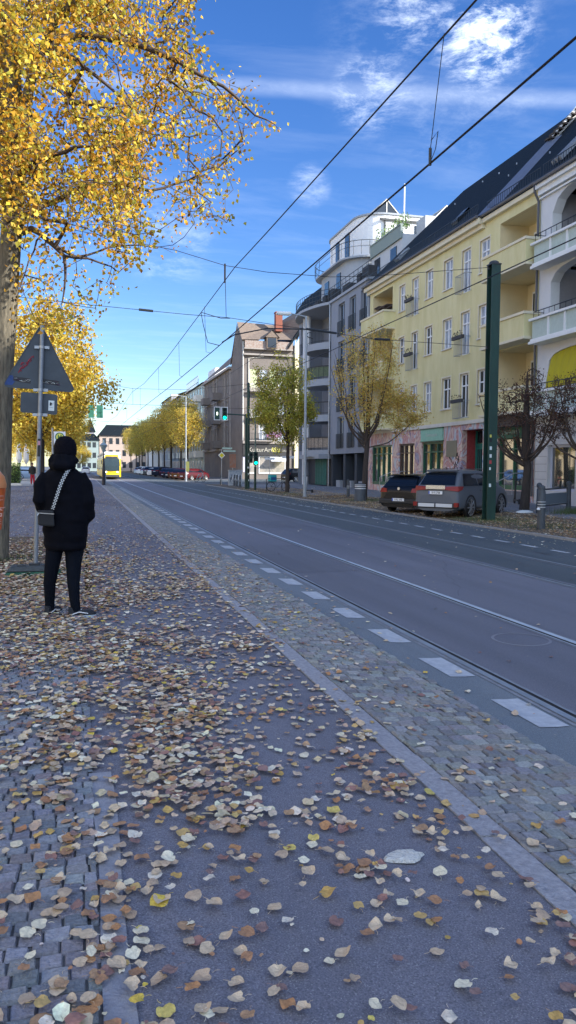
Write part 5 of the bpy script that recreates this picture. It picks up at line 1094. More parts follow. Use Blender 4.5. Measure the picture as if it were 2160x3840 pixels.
# near track: contact wire, messenger, droppers
cz = lambda v: 5.16 if v < 30 else lerp(5.16, 5.45, min(1,(v-30)/30))
cu = lambda v: 4.04-.12*max(0,(v-30)/40)**1.5*1.6
con = [(cu(v), v, cz(v)) for v in (-40,-10,5.8,15.6,24,36,50,74,110,160)]
mes = [(4.0,-40,6.5),(4.02,-16,7.4),(4.04,7.5,6.5),(4.04,16.9,6.72),(4.05,22.5,7.4)] ; mes = [(4.0,-40,6.3),(4.04,7.5,6.44),(4.04,16.9,6.74),(4.04,20.6,6.88),(4.04,25.1,6.83),(3.98,37,6.62),(3.9,49,6.7),(3.75,58,7.0),(3.6,80,6.6),(3.4,96,7.0),(3.0,160,6.6)]
wr = wire('contact_wire', 'overhead contact wire above the near tram track', 'overhead wire', [con], .013)
b = MB()
for v, dv in ((24.5,.6),(31.5,.5),(40,.4),(52,.3),(66,.2)):
    zt = np.interp(v+dv, [p[1] for p in mes], [p[2] for p in mes]); b.path([Vector((cu(v)+.0,v,cz(v)))-Vector(con[0]), Vector((cu(v)-.05,v+dv,cz(v)+.12))-Vector(con[0]), Vector((cu(v)-.03,v+dv*1.8,zt))-Vector(con[0])], .007, 4)
b.build('dropper', WIRE, wr)
b = MB(); c0_ = Vector(con[0]); b.path([Vector((4.04,8.6,5.14))-c0_, Vector((4.04,8.6,5.34))-c0_], .02, 5); b.path([Vector((4.04,8.6,5.3))-c0_, Vector((4.0,8.2,6.44))-c0_], .005, 4); b.path([Vector((4.04,8.55,5.2))-c0_, Vector((4.11,8.6,5.34))-c0_, Vector((4.09,8.5,5.5))-c0_, Vector((4.04,8.58,5.42))-c0_], .006, 4); b.build('wire_clip', DMETAL, wr)
b = MB(); b.path([Vector(p)-c0_ for p in [(4.02,26.4,6.8),(4.04,26.0,6.3),(4.06,25.2,5.6),(4.04,22.9,5.16)]], .012, 5); b.path([Vector(p)-c0_ for p in [(4.02,26.4,6.8),(4.2,23.6,6.1),(4.3,22.6,5.92)]], .012, 5); b.build('feeder_loop', WIRE, wr)
wire('messenger_wire', 'upper carrying wire above the near tram track', 'overhead wire', [mes], .012)
fc = [(7.8,-40,5.2),(7.8,11,5.3),(7.8,20,5.31),(7.8,24,5.29),(7.75,50,5.4),(7.4,100,5.6),(7.0,160,5.6)]
wire('contact_wire', 'overhead contact wire above the far tram track passing the green pole', 'overhead wire', [fc], .012)
wire('messenger_wire', 'upper carrying wire above the far tram track, seen before the yellow house', 'overhead wire', [[(7.8,30,6.6),(7.8,46,6.5),(7.6,58,7.1),(7.4,80,6.5),(7.2,110,7.0)]], .009)
left_up = (-4.6, 22.5, 8.6)
wire('span_wire', 'upper span wire from the green tram pole to the left across the street', 'overhead wire', [[(12.72,22.46,7.98),(8.73,22.46,7.42),(7.35,22.46,7.30),(5.4,22.46,7.30),(4.12,22.46,7.40),(2.7,22.46,7.72),left_up]], .009)
lo = wire('span_wire', 'lower span wire with insulators level with the roof of the brown house', 'overhead wire', [[(12.72,22.46,5.46),(8.76,22.46,5.52),(6.9,22.46,5.68),(5.4,22.46,5.80),(4.19,22.46,5.91),(3.0,22.46,5.93),(0.04,22.46,6.05),(-4.6,22.46,6.3)]], .008)
o0 = Vector((12.72,22.46,5.46))
for a, c in (((7.55,5.63),(6.6,5.71)),((9.3,5.52),(8.8,5.52)),((2.05,5.97),(1.65,5.99))): b = MB(); b.path([Vector((a[0],22.46,a[1]))-o0, Vector((c[0],22.46,c[1]))-o0], .035, 6); b.build('insulator', DMETAL, lo)
b = MB(); b.path([Vector((6.7,22.46,5.70))-o0, Vector((5.4,22.46,5.66))-o0, Vector((4.4,22.46,5.42))-o0, Vector((4.04,22.46,5.18))-o0], .02, 5)
b.build('registration_arm', DMETAL, lo)
b = MB(); b.path([Vector((4.12,22.46,7.42))-o0, Vector((4.16,22.46,5.92))-o0], .01, 4); b.path([Vector((4.12,22.46,7.45))-o0, Vector((4.12,22.46,6.9))-o0], .028, 5); b.build('hanger', WIRE, lo)
# far span wires
mid = wire('span_wire', 'thin span wire in the distance near the second street lamp', 'overhead wire', [[(12.5,58,7.9),(8,58,7.3),(3.8,58,7.25),(-1,58,7.9)], [(12.5,58,6.0),(3.8,58,6.1),(-1,58,6.2)]], .012)
b = MB(); b.path([Vector((3.8,58,7.3))-Vector((12.5,58,7.9)), Vector((3.8,58,6.1))-Vector((12.5,58,7.9))], .014, 4); b.build('hanger', WIRE, mid)
wire('span_wire', 'lowest distant span wire with the pair of thick insulators', 'overhead wire', [[(12.3,96,7.0),(3.5,96,6.9),(-3,96,7.3)]], .016)
LG = mat('lamp_grey_paint', (.30,.34,.38), .5, .2, var=.1)
def street_lamp(label, x, y, z0, h, reach, name='street_lamp'):
    o = thing(name, label, 'street lamp', (x, y, z0)); b = MB(); b.path([(0,0,0),(0,0,1.2),(0,0,h)], [.11,.085,.06], 12); b.lathe([(.15,0),(.15,.03)], (0,0,0), 12); b.build('pole', LG, o, smooth=True)
    b = MB(); b.path([(0,0,h-.05),(-reach*.5,0,h+.04),(-reach,0,h+.1)], [.045,.04,.035], 8); b.build('arm', LG, o)
    b = MB(); b.hexa([(-reach-.8,-.13,h-.0),(-reach+.1,-.12,h+.03),(-reach+.1,.12,h+.03),(-reach-.8,.13,h-.0),(-reach-.7,-.09,h+.17),(-reach+.1,-.07,h+.19),(-reach+.1,.07,h+.19),(-reach-.7,.09,h+.17)]); hd = b.build('lamp_head', mat('lamp_head_white', (.70,.71,.68), .5), o); md = hd.modifiers.new('b','BEVEL'); md.width = .03
    b = MB(); b.box(-reach-.7,-reach,-.09,.09,h-.03,h+.01); b.build('lens', mat('lamp_lens', (.55,.55,.5), .2), hd); return o
street_lamp('tall grey street lamp in front of the grey block corner', 12.63, 43, -.14, 10.38, 1.0)
street_lamp('distant grey street lamp before the golden tree row', 11.95, 90, -.16, 9.85, 1.0)
SGN = mat('signal_green_housing', (.015,.05,.04), .5)
GL = mat('green_signal_light', (.0,.5,.3), .3, emit=(.0,1.0,.55), estr=2.2); WLs = mat('white_bar_light', (.7,.75,.6), .3, emit=(.9,1,.7), estr=1.6)
def signal_head(par, x, y, z, w, h, lit, rim=True, kind=3, face=-1):
    b = MB(); b.box(x-w/2, x+w/2, y, y+.16, z, z+h, 0); o = b.build('signal_head', SGN, par)
    if rim:
        q = MB(); t = .045
        for a in ((x-w/2-t,x+w/2+t,z+h,z+h+t),(x-w/2-t,x+w/2+t,z-t,z),(x-w/2-t,x-w/2,z,z+h),(x+w/2,x+w/2+t,z,z+h)): q.box(a[0],a[1],y-.02,y+.02,a[2],a[3])
        q.build('white_border', WHITE, o)
    for k in range(kind):
        zc_ = z+h*(k+.5)/kind; on = lit == k; r_ = min(w*.36, h/kind*.4)
        q = MB(); q.lathe([(r_,0),(r_*.9,.02),(.001,.03)], (x, y-.035, zc_), 14, 0, 'y') if not (lit == 'bar' and k == 0) else q.box(x-.04,x+.04,y-.04,y-.005,zc_-.12,zc_+.1)
        q.build('lamp', (GL if on else WLs if lit == 'bar' and k == 0 else mat('dark_lens', (.02,.025,.03), .15)), o)
        if lit != 'bar':
            v = MB(); v.path([(x+r_*1.1*math.cos(R(a)), y-.09, zc_+r_*1.1*math.sin(R(a))) for a in range(0,181,20)], .018, 3); v.build('visor', SGN, o)
    return o
ms = thing('traffic_light', 'green mast with two white bordered signal heads on a long arm over the road', 'traffic light', (12.3, 58, -.15))
b = MB(); b.path([(0,0,0),(0,0,5.75)], .085, 10); b.build('mast', PG, ms); b = MB(); b.path([(.35,0,5.7),(0,0,5.66),(-1.5,0,5.72)], .05, 8); b.build('arm', PG, ms)
signal_head(ms, 10.07-12.3, 0, 5.28, .40, .92, 'bar', True, 1); signal_head(ms, 10.64-12.3, 0, 5.28, .40, .92, 0, True, 3)
tp3 = thing('tram_pole', 'distant dark tram pole with stickers beside the signal mast', 'tram pole', (12.7, 59, -.15)); b = MB(); b.path([(0,0,0),(0,0,8.15)], .12, 10); b.build('column', PG, tp3); b = MB(); b.lathe([(.13,0),(.1,.08),(.01,.12)], (0,0,8.15), 10); b.build('cap', DMETAL, tp3)
b = MB()
for k in range(9): b.box(-.05+rng.uniform(-.05,.05), .05, -.128, -.122, .6+k*.25, .6+k*.25+.14, k % 2)
b.build('sticker', [STW, STK], tp3)
ts = thing('traffic_light', 'slim kerbside traffic light showing green in front of the black shop fascia', 'traffic light', (12.5, 55.6, -.14))
b = MB(); b.path([(0,0,0),(0,0,6.2)], .055, 10, 1); b.path([(0,0,0),(0,0,1.7)], .09, 10); b.build('mast', [PG, mat('grey_green_pole', (.12,.18,.16), .5)], ts)
signal_head(ts, .0, -.2, 1.85, .30, .95, 0, False, 3); signal_head(ts, -.32, 0, 2.0, .28, .8, None, False, 2)
# signals seen from behind at the left
tl = thing('traffic_light', 'pair of green signal boxes hanging from a wire over the left tram lane', 'traffic light', (-1.9, 60, 0))
b = MB(); b.path([(0,0,0),(0,0,6.4)], .08, 8); b.build('mast', PG, tl); b = MB(); b.path([(0,0,5.9),(2.6,0,5.86),(4.3,0,5.84)], [.05,.035,.02], 6); b.build('arm', PG, tl)
b = MB(); b.box(3.15,3.60,-.1,.1,5.18,6.12); b.box(3.17,3.58,-.13,-.1,5.6,5.66); b.build('signal_box', mat('signal_back_green', (.02,.13,.085), .5, var=.2), tl); b = MB(); b.box(2.55,2.95,-.1,.1,5.18,6.12); b.build('signal_box', MATS['signal_back_green'], tl)
# ------------------------------------------------------------------ vehicles
def car(label, loc, th, paint, kind='hatch', plate=None, group=None, simple=False, name='parked_car'):
    """local frame: x right, y forward, origin on the ground below the middle"""
    o = thing(name, label, 'car', loc, -th, group)
    S = dict(hatch=dict(L=4.3, W=.89, H=1.47, gb=.93, belt=.96), suv=dict(L=4.6, W=.85, H=1.66, gb=1.02, belt=1.08))[kind]
    Ln, Wd, H, belt = S['L'], S['W'], S['H'], S['belt']; hl_ = Ln/2; wb = Ln*.575/2
    zb = .24 if kind == 'suv' else .2
    # stations: y, z at centre top, half width low, half width belt, half width top, belt z
    st = [(-hl_, .78, .80, .70, .60, .66), (-hl_+.03, belt-.04, .94, .90, .80, belt-.12), (-hl_+.12, belt+.06, .985, .955, .80, belt), (-hl_+.30, H-.30, 1, .965, .80, belt), (-hl_+.50, H-.06, 1, .97, .76, belt), (-hl_+.9, H, 1, .97, .77, belt), (-.1, H+.0, 1, .975, .78, belt-.01), (.55, H-.04, 1, .97, .76, belt-.02), (1.25, belt+.10, 1, .965, .74, belt-.03), (1.7, belt-.02, .99, .93, .70, belt-.07), (hl_-.15, belt-.16, .93, .85, .6, belt-.22), (hl_, .62, .78, .7, .5, .55)]
    rows = []
    for y, zt, wl, wbt, wt, bz in st:
        wl, wbt, wt = wl*Wd, wbt*Wd, wt*Wd; zt = max(zt, bz+.01)
        half = [(0,zb),(wl*.9,zb),(wl,zb+.12),(wl*1.0,lerp(zb,bz,.6)),(wbt,bz),(lerp(wbt,wt,.5),lerp(bz,zt,.52)),(wt,lerp(bz,zt,.93)),(wt*.7,zt),(0,zt+.012)]
        rows.append([(x,y,z) for x, z in half]+[(-x,y,z) for x, z in half[-2:0:-1]])
    b = MB(); b.grid(rows, 0, True); b.face(rows[0][::-1]); b.face(rows[-1]); bo = b.build('body', paint, o)
    if not simple:
        md = bo.modifiers.new('s','SUBSURF'); md.levels = md.render_levels = 2
    for p in bo.data.polygons: p.use_smooth = True
    GT = mat('car_glass', (.008,.012,.02), .08, spec=.35)
    def q3(i, t, j, u):      # point on the hull between stations / ring points
        a = Vector(rows[i][j]).lerp(Vector(rows[i][j+1]), u); c = Vector(rows[i+1][j]).lerp(Vector(rows[i+1][j+1]), u); return a.lerp(c, t)
    off = .012
    g = MB()       # rear screen
    yb, yt = -hl_+.13, -hl_+.46; zb_, zt_ = belt+.05, H-.12; w0, w1 = Wd*.78, Wd*.66
    def rs(w, t): return (w, lerp(yb, yt, t)-.035-.03*math.sin(math.pi*t), lerp(zb_, zt_, t))
    g.grid([[rs(-lerp(w0,w1,t),t), rs(0,t), rs(lerp(w0,w1,t),t)] for t in (0,.33,.66,1)]); g.build('rear_window', GT, o)
    g = MB(); a = [(.60,H-.09),(1.33,belt+.08)]; g.grid([[(-w,y,z+.03),(0,y+.03,z+.05),(w,y,z+.03)] for (y,z),w in zip([(.58,H-.10),(.95,(H+belt)/2+.02),(1.36,belt+.06)],[Wd*.66,Wd*.72,Wd*.78])]); g.build('windscreen', GT, o)
    for sd_ in (-1, 1):
        for (y0,y1,y2,y3) in (((-hl_+.42,-hl_+.62,-.72,-.72),) if not simple else ())+((-.66,-.66,.12,.12),(.18,.18,.42,.98)) if not simple else ((-hl_+.42,-hl_+.62,.42,.98),):
            g = MB(); xb, xt = Wd*.975+.004, Wd*.80+.004; zb1, zt1 = belt+.03, H-.13
            g.face([(sd_*xb,y0,zb1),(sd_*xb,y3,zb1),(sd_*xt,y2,zt1),(sd_*xt,y1,zt1)]); g.build('side_window', GT, o)
    TY = mat('tyre', (.012,.012,.013), .85); RM = mat('alloy_rim', (.42,.43,.45), .35, .8)
    for sd_ in (-1, 1):
        for y in (-wb-.02, wb+.02):
            r_ = .355 if kind == 'suv' else .32; x0 = sd_*(Wd-.19); x1 = sd_*(Wd+.005)
            w = MB(); w.lathe([(r_-.07,min(x0,x1)),(r_,min(x0,x1)+.03),(r_,max(x0,x1)-.03),(r_-.07,max(x0,x1))], (0,y,r_), 20, 0, 'x'); wo_ = w.build('wheel', TY, o)
            w = MB(); xx = x1-sd_*.0
            for k in range(8):
                a = 2*math.pi*k/8; w.path([(xx,y,r_),(xx+sd_*.004,y+math.cos(a)*(r_-.08),r_+math.sin(a)*(r_-.08))], [.04,.026], 4, 0)
            w.lathe([(r_-.095,0),(r_-.07,.012*sd_)], (xx,y,r_), 20, 0, 'x', caps=False); w.lathe([(r_-.08,-.03*sd_),(r_-.082,-.03*sd_)], (xx,y,r_), 16, 1, 'x'); w.build('rim', [RM, BLACK], wo_)
            w = MB(); A = [(sd_*(Wd-.008 if True else 0), y+(r_+.06)*math.cos(R(k)), r_+(r_+.06)*math.sin(R(k))) for k in range(-15,196,15)]; w.path(A, .035, 5); w.face([(sd_*(Wd-.012),p[1],p[2]) for p in A]); w.build('wheel_arch', BLACK, o)
    TL = mat('tail_light_red', (.22,.006,.010), .25); CH = mat('chrome_trim', (.55,.57,.60), .2, .8)
    zl = belt-.06
    for sd_ in (-1, 1):
        g = MB()
        if kind == 'suv': g.hexa([(sd_*Wd*.28,-hl_-.03,zl-.04),(sd_*Wd*.97,-hl_+.02,zl-.10),(sd_*Wd*1.0,-hl_+.28,zl-.04),(sd_*Wd*.28,-hl_+.1,zl-.02),(sd_*Wd*.28,-hl_-.0,zl+.06),(sd_*Wd*.94,-hl_+.06,zl+.08),(sd_*Wd*.985,-hl_+.42,zl+.07),(sd_*Wd*.28,-hl_+.1,zl+.06)])
        else: g.hexa([(sd_*Wd*.58,-hl_-.02,zl-.12),(sd_*Wd*.94,-hl_+.02,zl-.12),(sd_*Wd*1.0,-hl_+.22,zl-.08),(sd_*Wd*.6,-hl_+.1,zl-.1),(sd_*Wd*.62,-hl_+.02,zl+.03),(sd_*Wd*.9,-hl_+.06,zl+.05),(sd_*Wd*.97,-hl_+.24,zl+.04),(sd_*Wd*.6,-hl_+.1,zl+.04)])
        g.build('tail_light', TL, o)
    if not simple:
        for sd_ in (-1, 1):
            g = MB(); g.hexa([(sd_*Wd*1.0,.62,belt),(sd_*(Wd+.17),.60,belt+.0),(sd_*(Wd+.17),.68,belt),(sd_*Wd*1.0,.74,belt),(sd_*Wd*1.0,.62,belt+.12),(sd_*(Wd+.17),.60,belt+.13),(sd_*(Wd+.17),.68,belt+.13),(sd_*Wd*1.0,.74,belt+.12)]); g.build('wing_mirror', paint, o)
            g = MB()
            for y in (-.62,.28): g.box(min(sd_*(Wd+.0),sd_*(Wd+.03)), max(sd_*(Wd+.0),sd_*(Wd+.03)), y, y+.18, belt-.14, belt-.11)
            g.build('door_handle', paint, o)
        g = MB(); g.hexa([(-Wd*.68,-hl_+.36,H-.07),(Wd*.68,-hl_+.36,H-.07),(Wd*.66,-hl_+.6,H-.04),(-Wd*.66,-hl_+.6,H-.04),(-Wd*.68,-hl_+.34,H-.03),(Wd*.68,-hl_+.34,H-.03),(Wd*.66,-hl_+.6,H+.0),(-Wd*.66,-hl_+.6,H+.0)]); g.build('roof_spoiler', paint, o)
        g = MB(); g.box(-Wd*.97,Wd*.97,-hl_-.05,-hl_+.12,.34,.52); bp = g.build('rear_bumper', mat('black_bumper', (.02,.021,.023), .6), o); md = bp.modifiers.new('b','BEVEL'); md.width = .04; md.segments = 3
        if kind == 'suv':
            g = MB(); g.box(-Wd*.75,-.03,-hl_-.075,-hl_-.03,.38,.50); g.box(.03,Wd*.75,-hl_-.075,-hl_-.03,.38,.50); g.build('skid_plate', mat('silver_plastic', (.60,.62,.64), .4), bp)
            g = MB(); g.box(-.36,.36,-hl_-.055,-hl_+.06,zl-.03,zl+.10); g.build('chrome_bar', CH, o)
            g = MB(); g.path([(-Wd*.7,-1.4,H+.02),(-Wd*.7,.3,H+.03)], .02, 4); g.path([(Wd*.7,-1.4,H+.02),(Wd*.7,.3,H+.03)], .02, 4); g.build('roof_rail', CH, o)
            for sd_ in (-1,1): g = MB(); g.box(min(sd_*Wd*.82,sd_*Wd*.99),max(sd_*Wd*.82,sd_*Wd*.99),-hl_-.06,-hl_+.06,.40,.54); g.build('reflector', TL, bp)
        else:
            g = MB(); g.lathe([(.055,0),(.05,.012),(.03,.012),(.03,.004)], (0,-hl_-.03,zl+.02), 14, 0, 'y'); g.build('badge', CH, o)
    pz = (zl-.15) if kind == 'suv' else .50; py_ = -hl_-.035 if kind == 'suv' else -hl_-.062
    g = MB(); g.box(-.26,.26,py_-.012,py_,pz-.055,pz+.055,0); g.box(-.258,-.215,py_-.0135,py_-.0125,pz-.05,pz+.05,1); pp = g.build('number_plate', [WHITE, mat('plate_blue', (.02,.08,.45), .5)], o)
    if plate: text(plate, .105, mat('plate_black', (.01,.01,.01), .6), pp, frame_mtx((.02,py_-.0145,pz-.002), (1,0,0), (0,0,1)), ext=.001, sx=.72)
    g = MB(); 
    for sd_ in (-1,1): g.hexa([(sd_*Wd*.5,hl_-.12,belt-.32),(sd_*Wd*.88,hl_-.28,belt-.3),(sd_*Wd*.9,hl_-.45,belt-.25),(sd_*Wd*.5,hl_-.3,belt-.25),(sd_*Wd*.5,hl_-.14,belt-.22),(sd_*Wd*.86,hl_-.3,belt-.18),(sd_*Wd*.88,hl_-.48,belt-.16),(sd_*Wd*.5,hl_-.3,belt-.17)])
    g.build('headlight', mat('headlight_glass', (.6,.62,.65), .1), o)
    return o
TH = R(53); fwd = Vector((math.sin(TH), math.cos(TH), 0)); rgt = Vector((math.cos(TH), -math.sin(TH), 0))
GREYP = mat('grey_metallic_paint', (.105,.12,.145), .38, 0, spec=.35); BLKP = mat('black_car_paint', (.006,.008,.012), .25, 0, spec=.35)
c0 = Vector((12.55, 24.75, 0))+fwd*1.36
car('grey SUV parked nose-in with silver rear bumper, half behind the green tram pole', (c0.x, c0.y, -.15), TH, GREYP, 'suv', 'B\u00b7VS 2708')
c1 = Vector((12.45, 27.75, 0))+fwd*1.25
car('black hatchback parked nose-in beside the grey SUV', (c1.x, c1.y, -.15), TH, BLKP, 'hatch', 'B\u00b7NL 1690')
cp = [mat('maroon_paint', (.05,.008,.014), .25, .2), mat('dark_red_paint', (.09,.010,.014), .25, .2), mat('dark_violet_paint', (.05,.02,.045), .25, .2), mat('navy_van_paint', (.02,.03,.055), .3, .2), mat('silver_paint', (.45,.46,.48), .3, .5), mat('white_car_paint', (.7,.7,.7), .3)]
rowc = [(12.9,98.5,1,'bright dark red car, nearest of the row under the golden trees','hatch'),(12.7,103.5,0,'maroon car right behind the bright red one in the far row','hatch'),(12.7,108,2,'dark violet car third in the far row','hatch'),(12.6,113,3,'navy car fourth in the far row','hatch'),(12.6,118.5,2,'dark plum car fifth in the far row','hatch'),(12.6,131,3,'tall dark van standing out from the far row','suv'),(12.6,141,5,'small pale car just beyond the tall dark van','hatch'),(12.6,149,3,'dark car between two pale ones in the far row','suv'),(12.6,157,4,'silver car far down the row of parked cars','hatch'),(12.6,166,5,'white car far down the row before the last silver one','suv'),(12.6,176,4,'last silver car of the far row','hatch')]
for x, y, k, lb, kd in rowc: car(lb, (x+1.2, y, -.15), TH, cp[k], kd, None, 'cars parked under the far golden trees', True)
car('dark car parked in the side street behind the street tree', (23.0, 79.5, -.0), R(75), BLKP, 'hatch', None, None, True)
car('bright blue car behind the hedge at the left', (-9.4, 82, 0), R(80), mat('blue_car_paint', (.05,.13,.34), .3, .2), 'hatch', None, None, True)
car('pale blue car next to the bright blue one behind the hedge', (-4.9, 84.5, 0), R(80), mat('pale_blue_paint', (.25,.34,.46), .3, .2), 'hatch', None, None, True)
car('white car far down the road left of the tram', (1.2, 175, -.1), R(0), cp[5], 'hatch', None, None, True)
# ---- tram
tm_ = thing('tram', 'yellow tram with white roof coming down the near track', 'tram', (4.03, 103.5, -.19))
YP = mat('tram_yellow', (.80,.56,.01), .3, var=.04); TW = mat('tram_white', (.72,.74,.74), .4)
b = MB(); x1 = 1.2
def tsec(y, w, zt, fr=0): return [(-w,y,.32),(w,y,.32),(w*1.0,y,1.1),(w*.985,y+fr*.12,2.7),(w*.93,y+fr*.2,3.15),(w*.6,y+fr*.3,zt),(-w*.6,y+fr*.3,zt),(-w*.93,y+fr*.2,3.15),(-w*.985,y+fr*.12,2.7),(-w,y,1.1)]
rows = [tsec(.0,.95,3.25,1.6), tsec(.12,1.1,3.38,1.2), tsec(.45,1.19,3.42,.4)]+[tsec(y,1.2,3.42) for y in (1,8.6)]
b.grid(rows, 0, True); b.face(rows[0][::-1]); b.face(rows[-1])
def upper(b_):
    for i, f in enumerate(b_.f):
        if sum(b_.v[k][2] for k in f)/len(f) > 2.6: b_.m[i] = 1
upper(b); bo = b.build('body', [YP, TW], tm_); smooth_angle(bo, 45)
b = MB()
for y0, y1 in ((9.2,17.2),(17.8,26),(26.6,34)):
    rows = [tsec(y,1.2,3.42) for y in (y0,y1)]; c_ = MB(); c_.grid(rows,0,True); c_.face(rows[0][::-1]); c_.face(rows[-1]); upper(c_); c_.build('carriage', [YP, TW], tm_)
for y in (8.6,17.2,26): rows = [tsec(y+d,1.1,3.3) for d in (0,.6)]; b.grid(rows,0,True)
b.build('gangway_bellows', BLACK, tm_)
b = MB(); b.hexa([(-1.02,.22,1.22),(1.02,.22,1.22),(1.05,.3,1.22),(-1.05,.3,1.22),(-.98,.02,1.25),(.98,.02,1.25),(1,.3,1.25),(-1,.3,1.25)]); 
b = MB(); b.grid([[(-1.0*k,y,z),(0,y-.06,z),(1.0*k,y,z)] for y,z,k in ((-.04,1.12,1),(.02,1.8,1),(.14,2.5,.98),(.2,2.78,.94))]); b.build('windscreen', mat('tram_glass', (.02,.035,.04), .15), tm_)
b = MB(); b.grid([[(-.78,y,z),(0,y-.07,z),(.78,y,z)] for y,z in ((.17,2.76),(.27,3.02))]); b.face([(-.5,.16,2.8),(.5,.16,2.8),(.5,.2,2.98),(-.5,.2,2.98)]); b.build('destination_panel', mat('tram_panel_dark', (.03,.03,.03), .3), tm_)
b = MB(); b.box(-1.15,1.15,.55,34,3.3,3.62); b.box(-.9,.9,.3,1.2,3.2,3.5); o = b.build('roof', TW, tm_); md = o.modifiers.new('b','BEVEL'); md.width = .1; md.segments = 2
b = MB(); b.box(-.98,.98,-.1,.1,.34,.62); b.build('front_skirt', mat('tram_dark', (.05,.05,.05), .6), tm_)
for sd_ in (-1,1):
    b = MB(); b.lathe([(.10,0),(.09,-.04)], (sd_*.72,-.0,.98), 12, 0, 'y'); b.build('headlight', mat('tram_headlight', (.9,.9,.85), .2, emit=(1,.97,.85), estr=1.5), tm_)
    b = MB(); b.path([(sd_*1.05,.3,2.6),(sd_*1.3,-.1,2.5)], .02, 4); b.box(min(sd_*1.24,sd_*1.36),max(sd_*1.24,sd_*1.36),-.16,-.1,2.0,2.5); b.build('wing_mirror', BLACK, tm_)
for y in list(np.arange(1.0,8,1.75))+list(np.arange(9.6,16.8,1.8))+list(np.arange(18.2,25.6,1.8))+list(np.arange(27,33.5,1.8)):
    for sd_ in (-1,1): b = MB(); b.face([(sd_*1.204,y,1.25),(sd_*1.204,y+1.35,1.25),(sd_*1.19,y+1.35,2.65),(sd_*1.19,y,2.65)]); b.build('side_window', MATS['tram_glass'], tm_)
b = MB(); b.path([(0,12,3.6),(0,13,4.4),(0,12.2,5.3)], .035, 4); b.path([(-.8,12.2,5.3),(.8,12.2,5.3)], .035, 4); b.path([(0,13.4,3.6),(0,13,4.4)], .035, 4); b.build('pantograph', DMETAL, tm_)
# ------------------------------------------------------------------ delivery bicycle, scooters, bollards, barriers, signs
def wheel(b, c, r, ax, n=20, m=0, sp=10):
    c = Vector(c); ax = Vector(ax).normalized(); u = ax.orthogonal().normalized(); v = ax.cross(u)
    P_ = [c+(u*math.cos(2*math.pi*i/n)+v*math.sin(2*math.pi*i/n))*r for i in range(n+1)]; b.path(P_, .022, 5, m)
    for i in range(sp): a = 2*math.pi*i/sp; b.path([c, c+(u*math.cos(a)+v*math.sin(a))*r], .004, 3, m)
bk_ = thing('bicycle', 'dark cargo bicycle with a turquoise delivery box parked by the olive green tree', 'bicycle', (13.3, 51.8, -.13), R(8))
for x in (-.55,.55): b = MB(); wheel(b, (x,0,.34), .32, (0,1,0)); b.build('wheel', BLACK, bk_)
b = MB(); pts = [(-.55,0,.34),(-.1,0,.3),(-.22,0,.8),(-.55,0,.34)]; b.path(pts,.02,5); b.path([(-.1,0,.3),(.42,0,.78),(-.2,0,.74)],.02,5); b.path([(.55,0,.34),(.4,0,.85),(.36,0,1.0)],.02,5); b.build('frame', DMETAL, bk_)
b = MB(); b.path([(.30,-.28,1.0),(.38,-.1,1.02),(.38,.1,1.02),(.30,.28,1.0)],.016,5); b.build('handlebar', DMETAL, bk_)
b = MB(); b.hexa([(-.36,-.06,.84),(-.12,-.04,.86),(-.12,.04,.86),(-.36,.06,.84),(-.36,-.08,.9),(-.1,-.03,.9),(-.1,.03,.9),(-.36,.08,.9)]); b.build('saddle', BLACK, bk_)
b = MB(); b.path([(-.75,-.15,.68),(-.2,-.15,.68),(-.2,.15,.68),(-.75,.15,.68),(-.75,-.15,.68)],.012,4); b.path([(-.7,.0,.68),(-.55,0,.34)],.012,4); b.build('rack', DMETAL, bk_)
box_ = thing('delivery_box', 'square turquoise delivery box standing on the bicycle rack', 'delivery box', (12.85, 51.75, .57), R(8))
b = MB(); b.box(-.24,.24,-.24,.24,0,.46); o = b.build('box_body', mat('turquoise_nylon', (.02,.36,.38), .6, var=.15), box_); md = o.modifiers.new('b','BEVEL'); md.width = .03; b = MB(); b.box(-.2,.2,-.245,-.241,.1,.3); b.build('dark_patch', mat('blue_patch', (.02,.08,.25), .6), box_)
b = MB(); tz = thing('bike_stand', 'steel bicycle stand frame behind the delivery bicycle', 'bike stand', (12.4, 51.6, -.13)); b.path([(0,0,0),(0,0,.85),(.25,0,.9),(1.0,0,.9),(1.1,0,.8),(1.1,0,0)],.025,6); b.build('hoop', DMETAL, tz)
tb = thing('bicycle', 'turquoise bicycle parked at the corner of the brown house', 'bicycle', (12.7, 84, -.12), R(30))
for x in (-.5,.5): b = MB(); wheel(b, (x,0,.33), .31, (0,1,0)); b.build('wheel', BLACK, tb)
b = MB(); b.path([(-.5,0,.33),(-.05,0,.3),(-.2,0,.85),(-.5,0,.33)],.03,5); b.path([(-.05,0,.3),(.38,0,.8),(-.2,0,.75)],.03,5); b.path([(.5,0,.33),(.36,0,.95)],.03,5); b.path([(.3,-.25,1.0),(.36,0,.98),(.3,.25,1.0)],.02,5); b.build('frame', mat('turquoise_frame', (.10,.42,.42), .4), tb)
def scooter(loc, rot, label, white=True):
    o = thing('kick_scooter', label, 'kick scooter', loc, rot); b = MB()
    b.box(-.45,.4,-.08,.08,.13,.19); b.build('deck', DMETAL, o)
    for x in (-.5,.5): b = MB(); b.lathe([(.03,-.03),(.115,-.03),(.115,.03),(.03,.03)], (x,0,.115), 14, 0, 'y'); b.build('wheel', BLACK, o)
    b = MB(); b.path([(.5,0,.12),(.42,0,.35),(.34,0,1.05)],.05,6); b.build('stem', WHITE if white else DMETAL, o); b = MB(); b.path([(.34,-.25,1.1),(.34,.25,1.1)],.025,6); b.build('handlebar', DMETAL, o)
scooter((14.55,48.6,-.11), R(100), 'white rental scooter standing right of the grey street lamp')
scooter((18.9,30.6,-.01), R(70), 'dark scooter leaning near the bare tree by the white house corner', False)
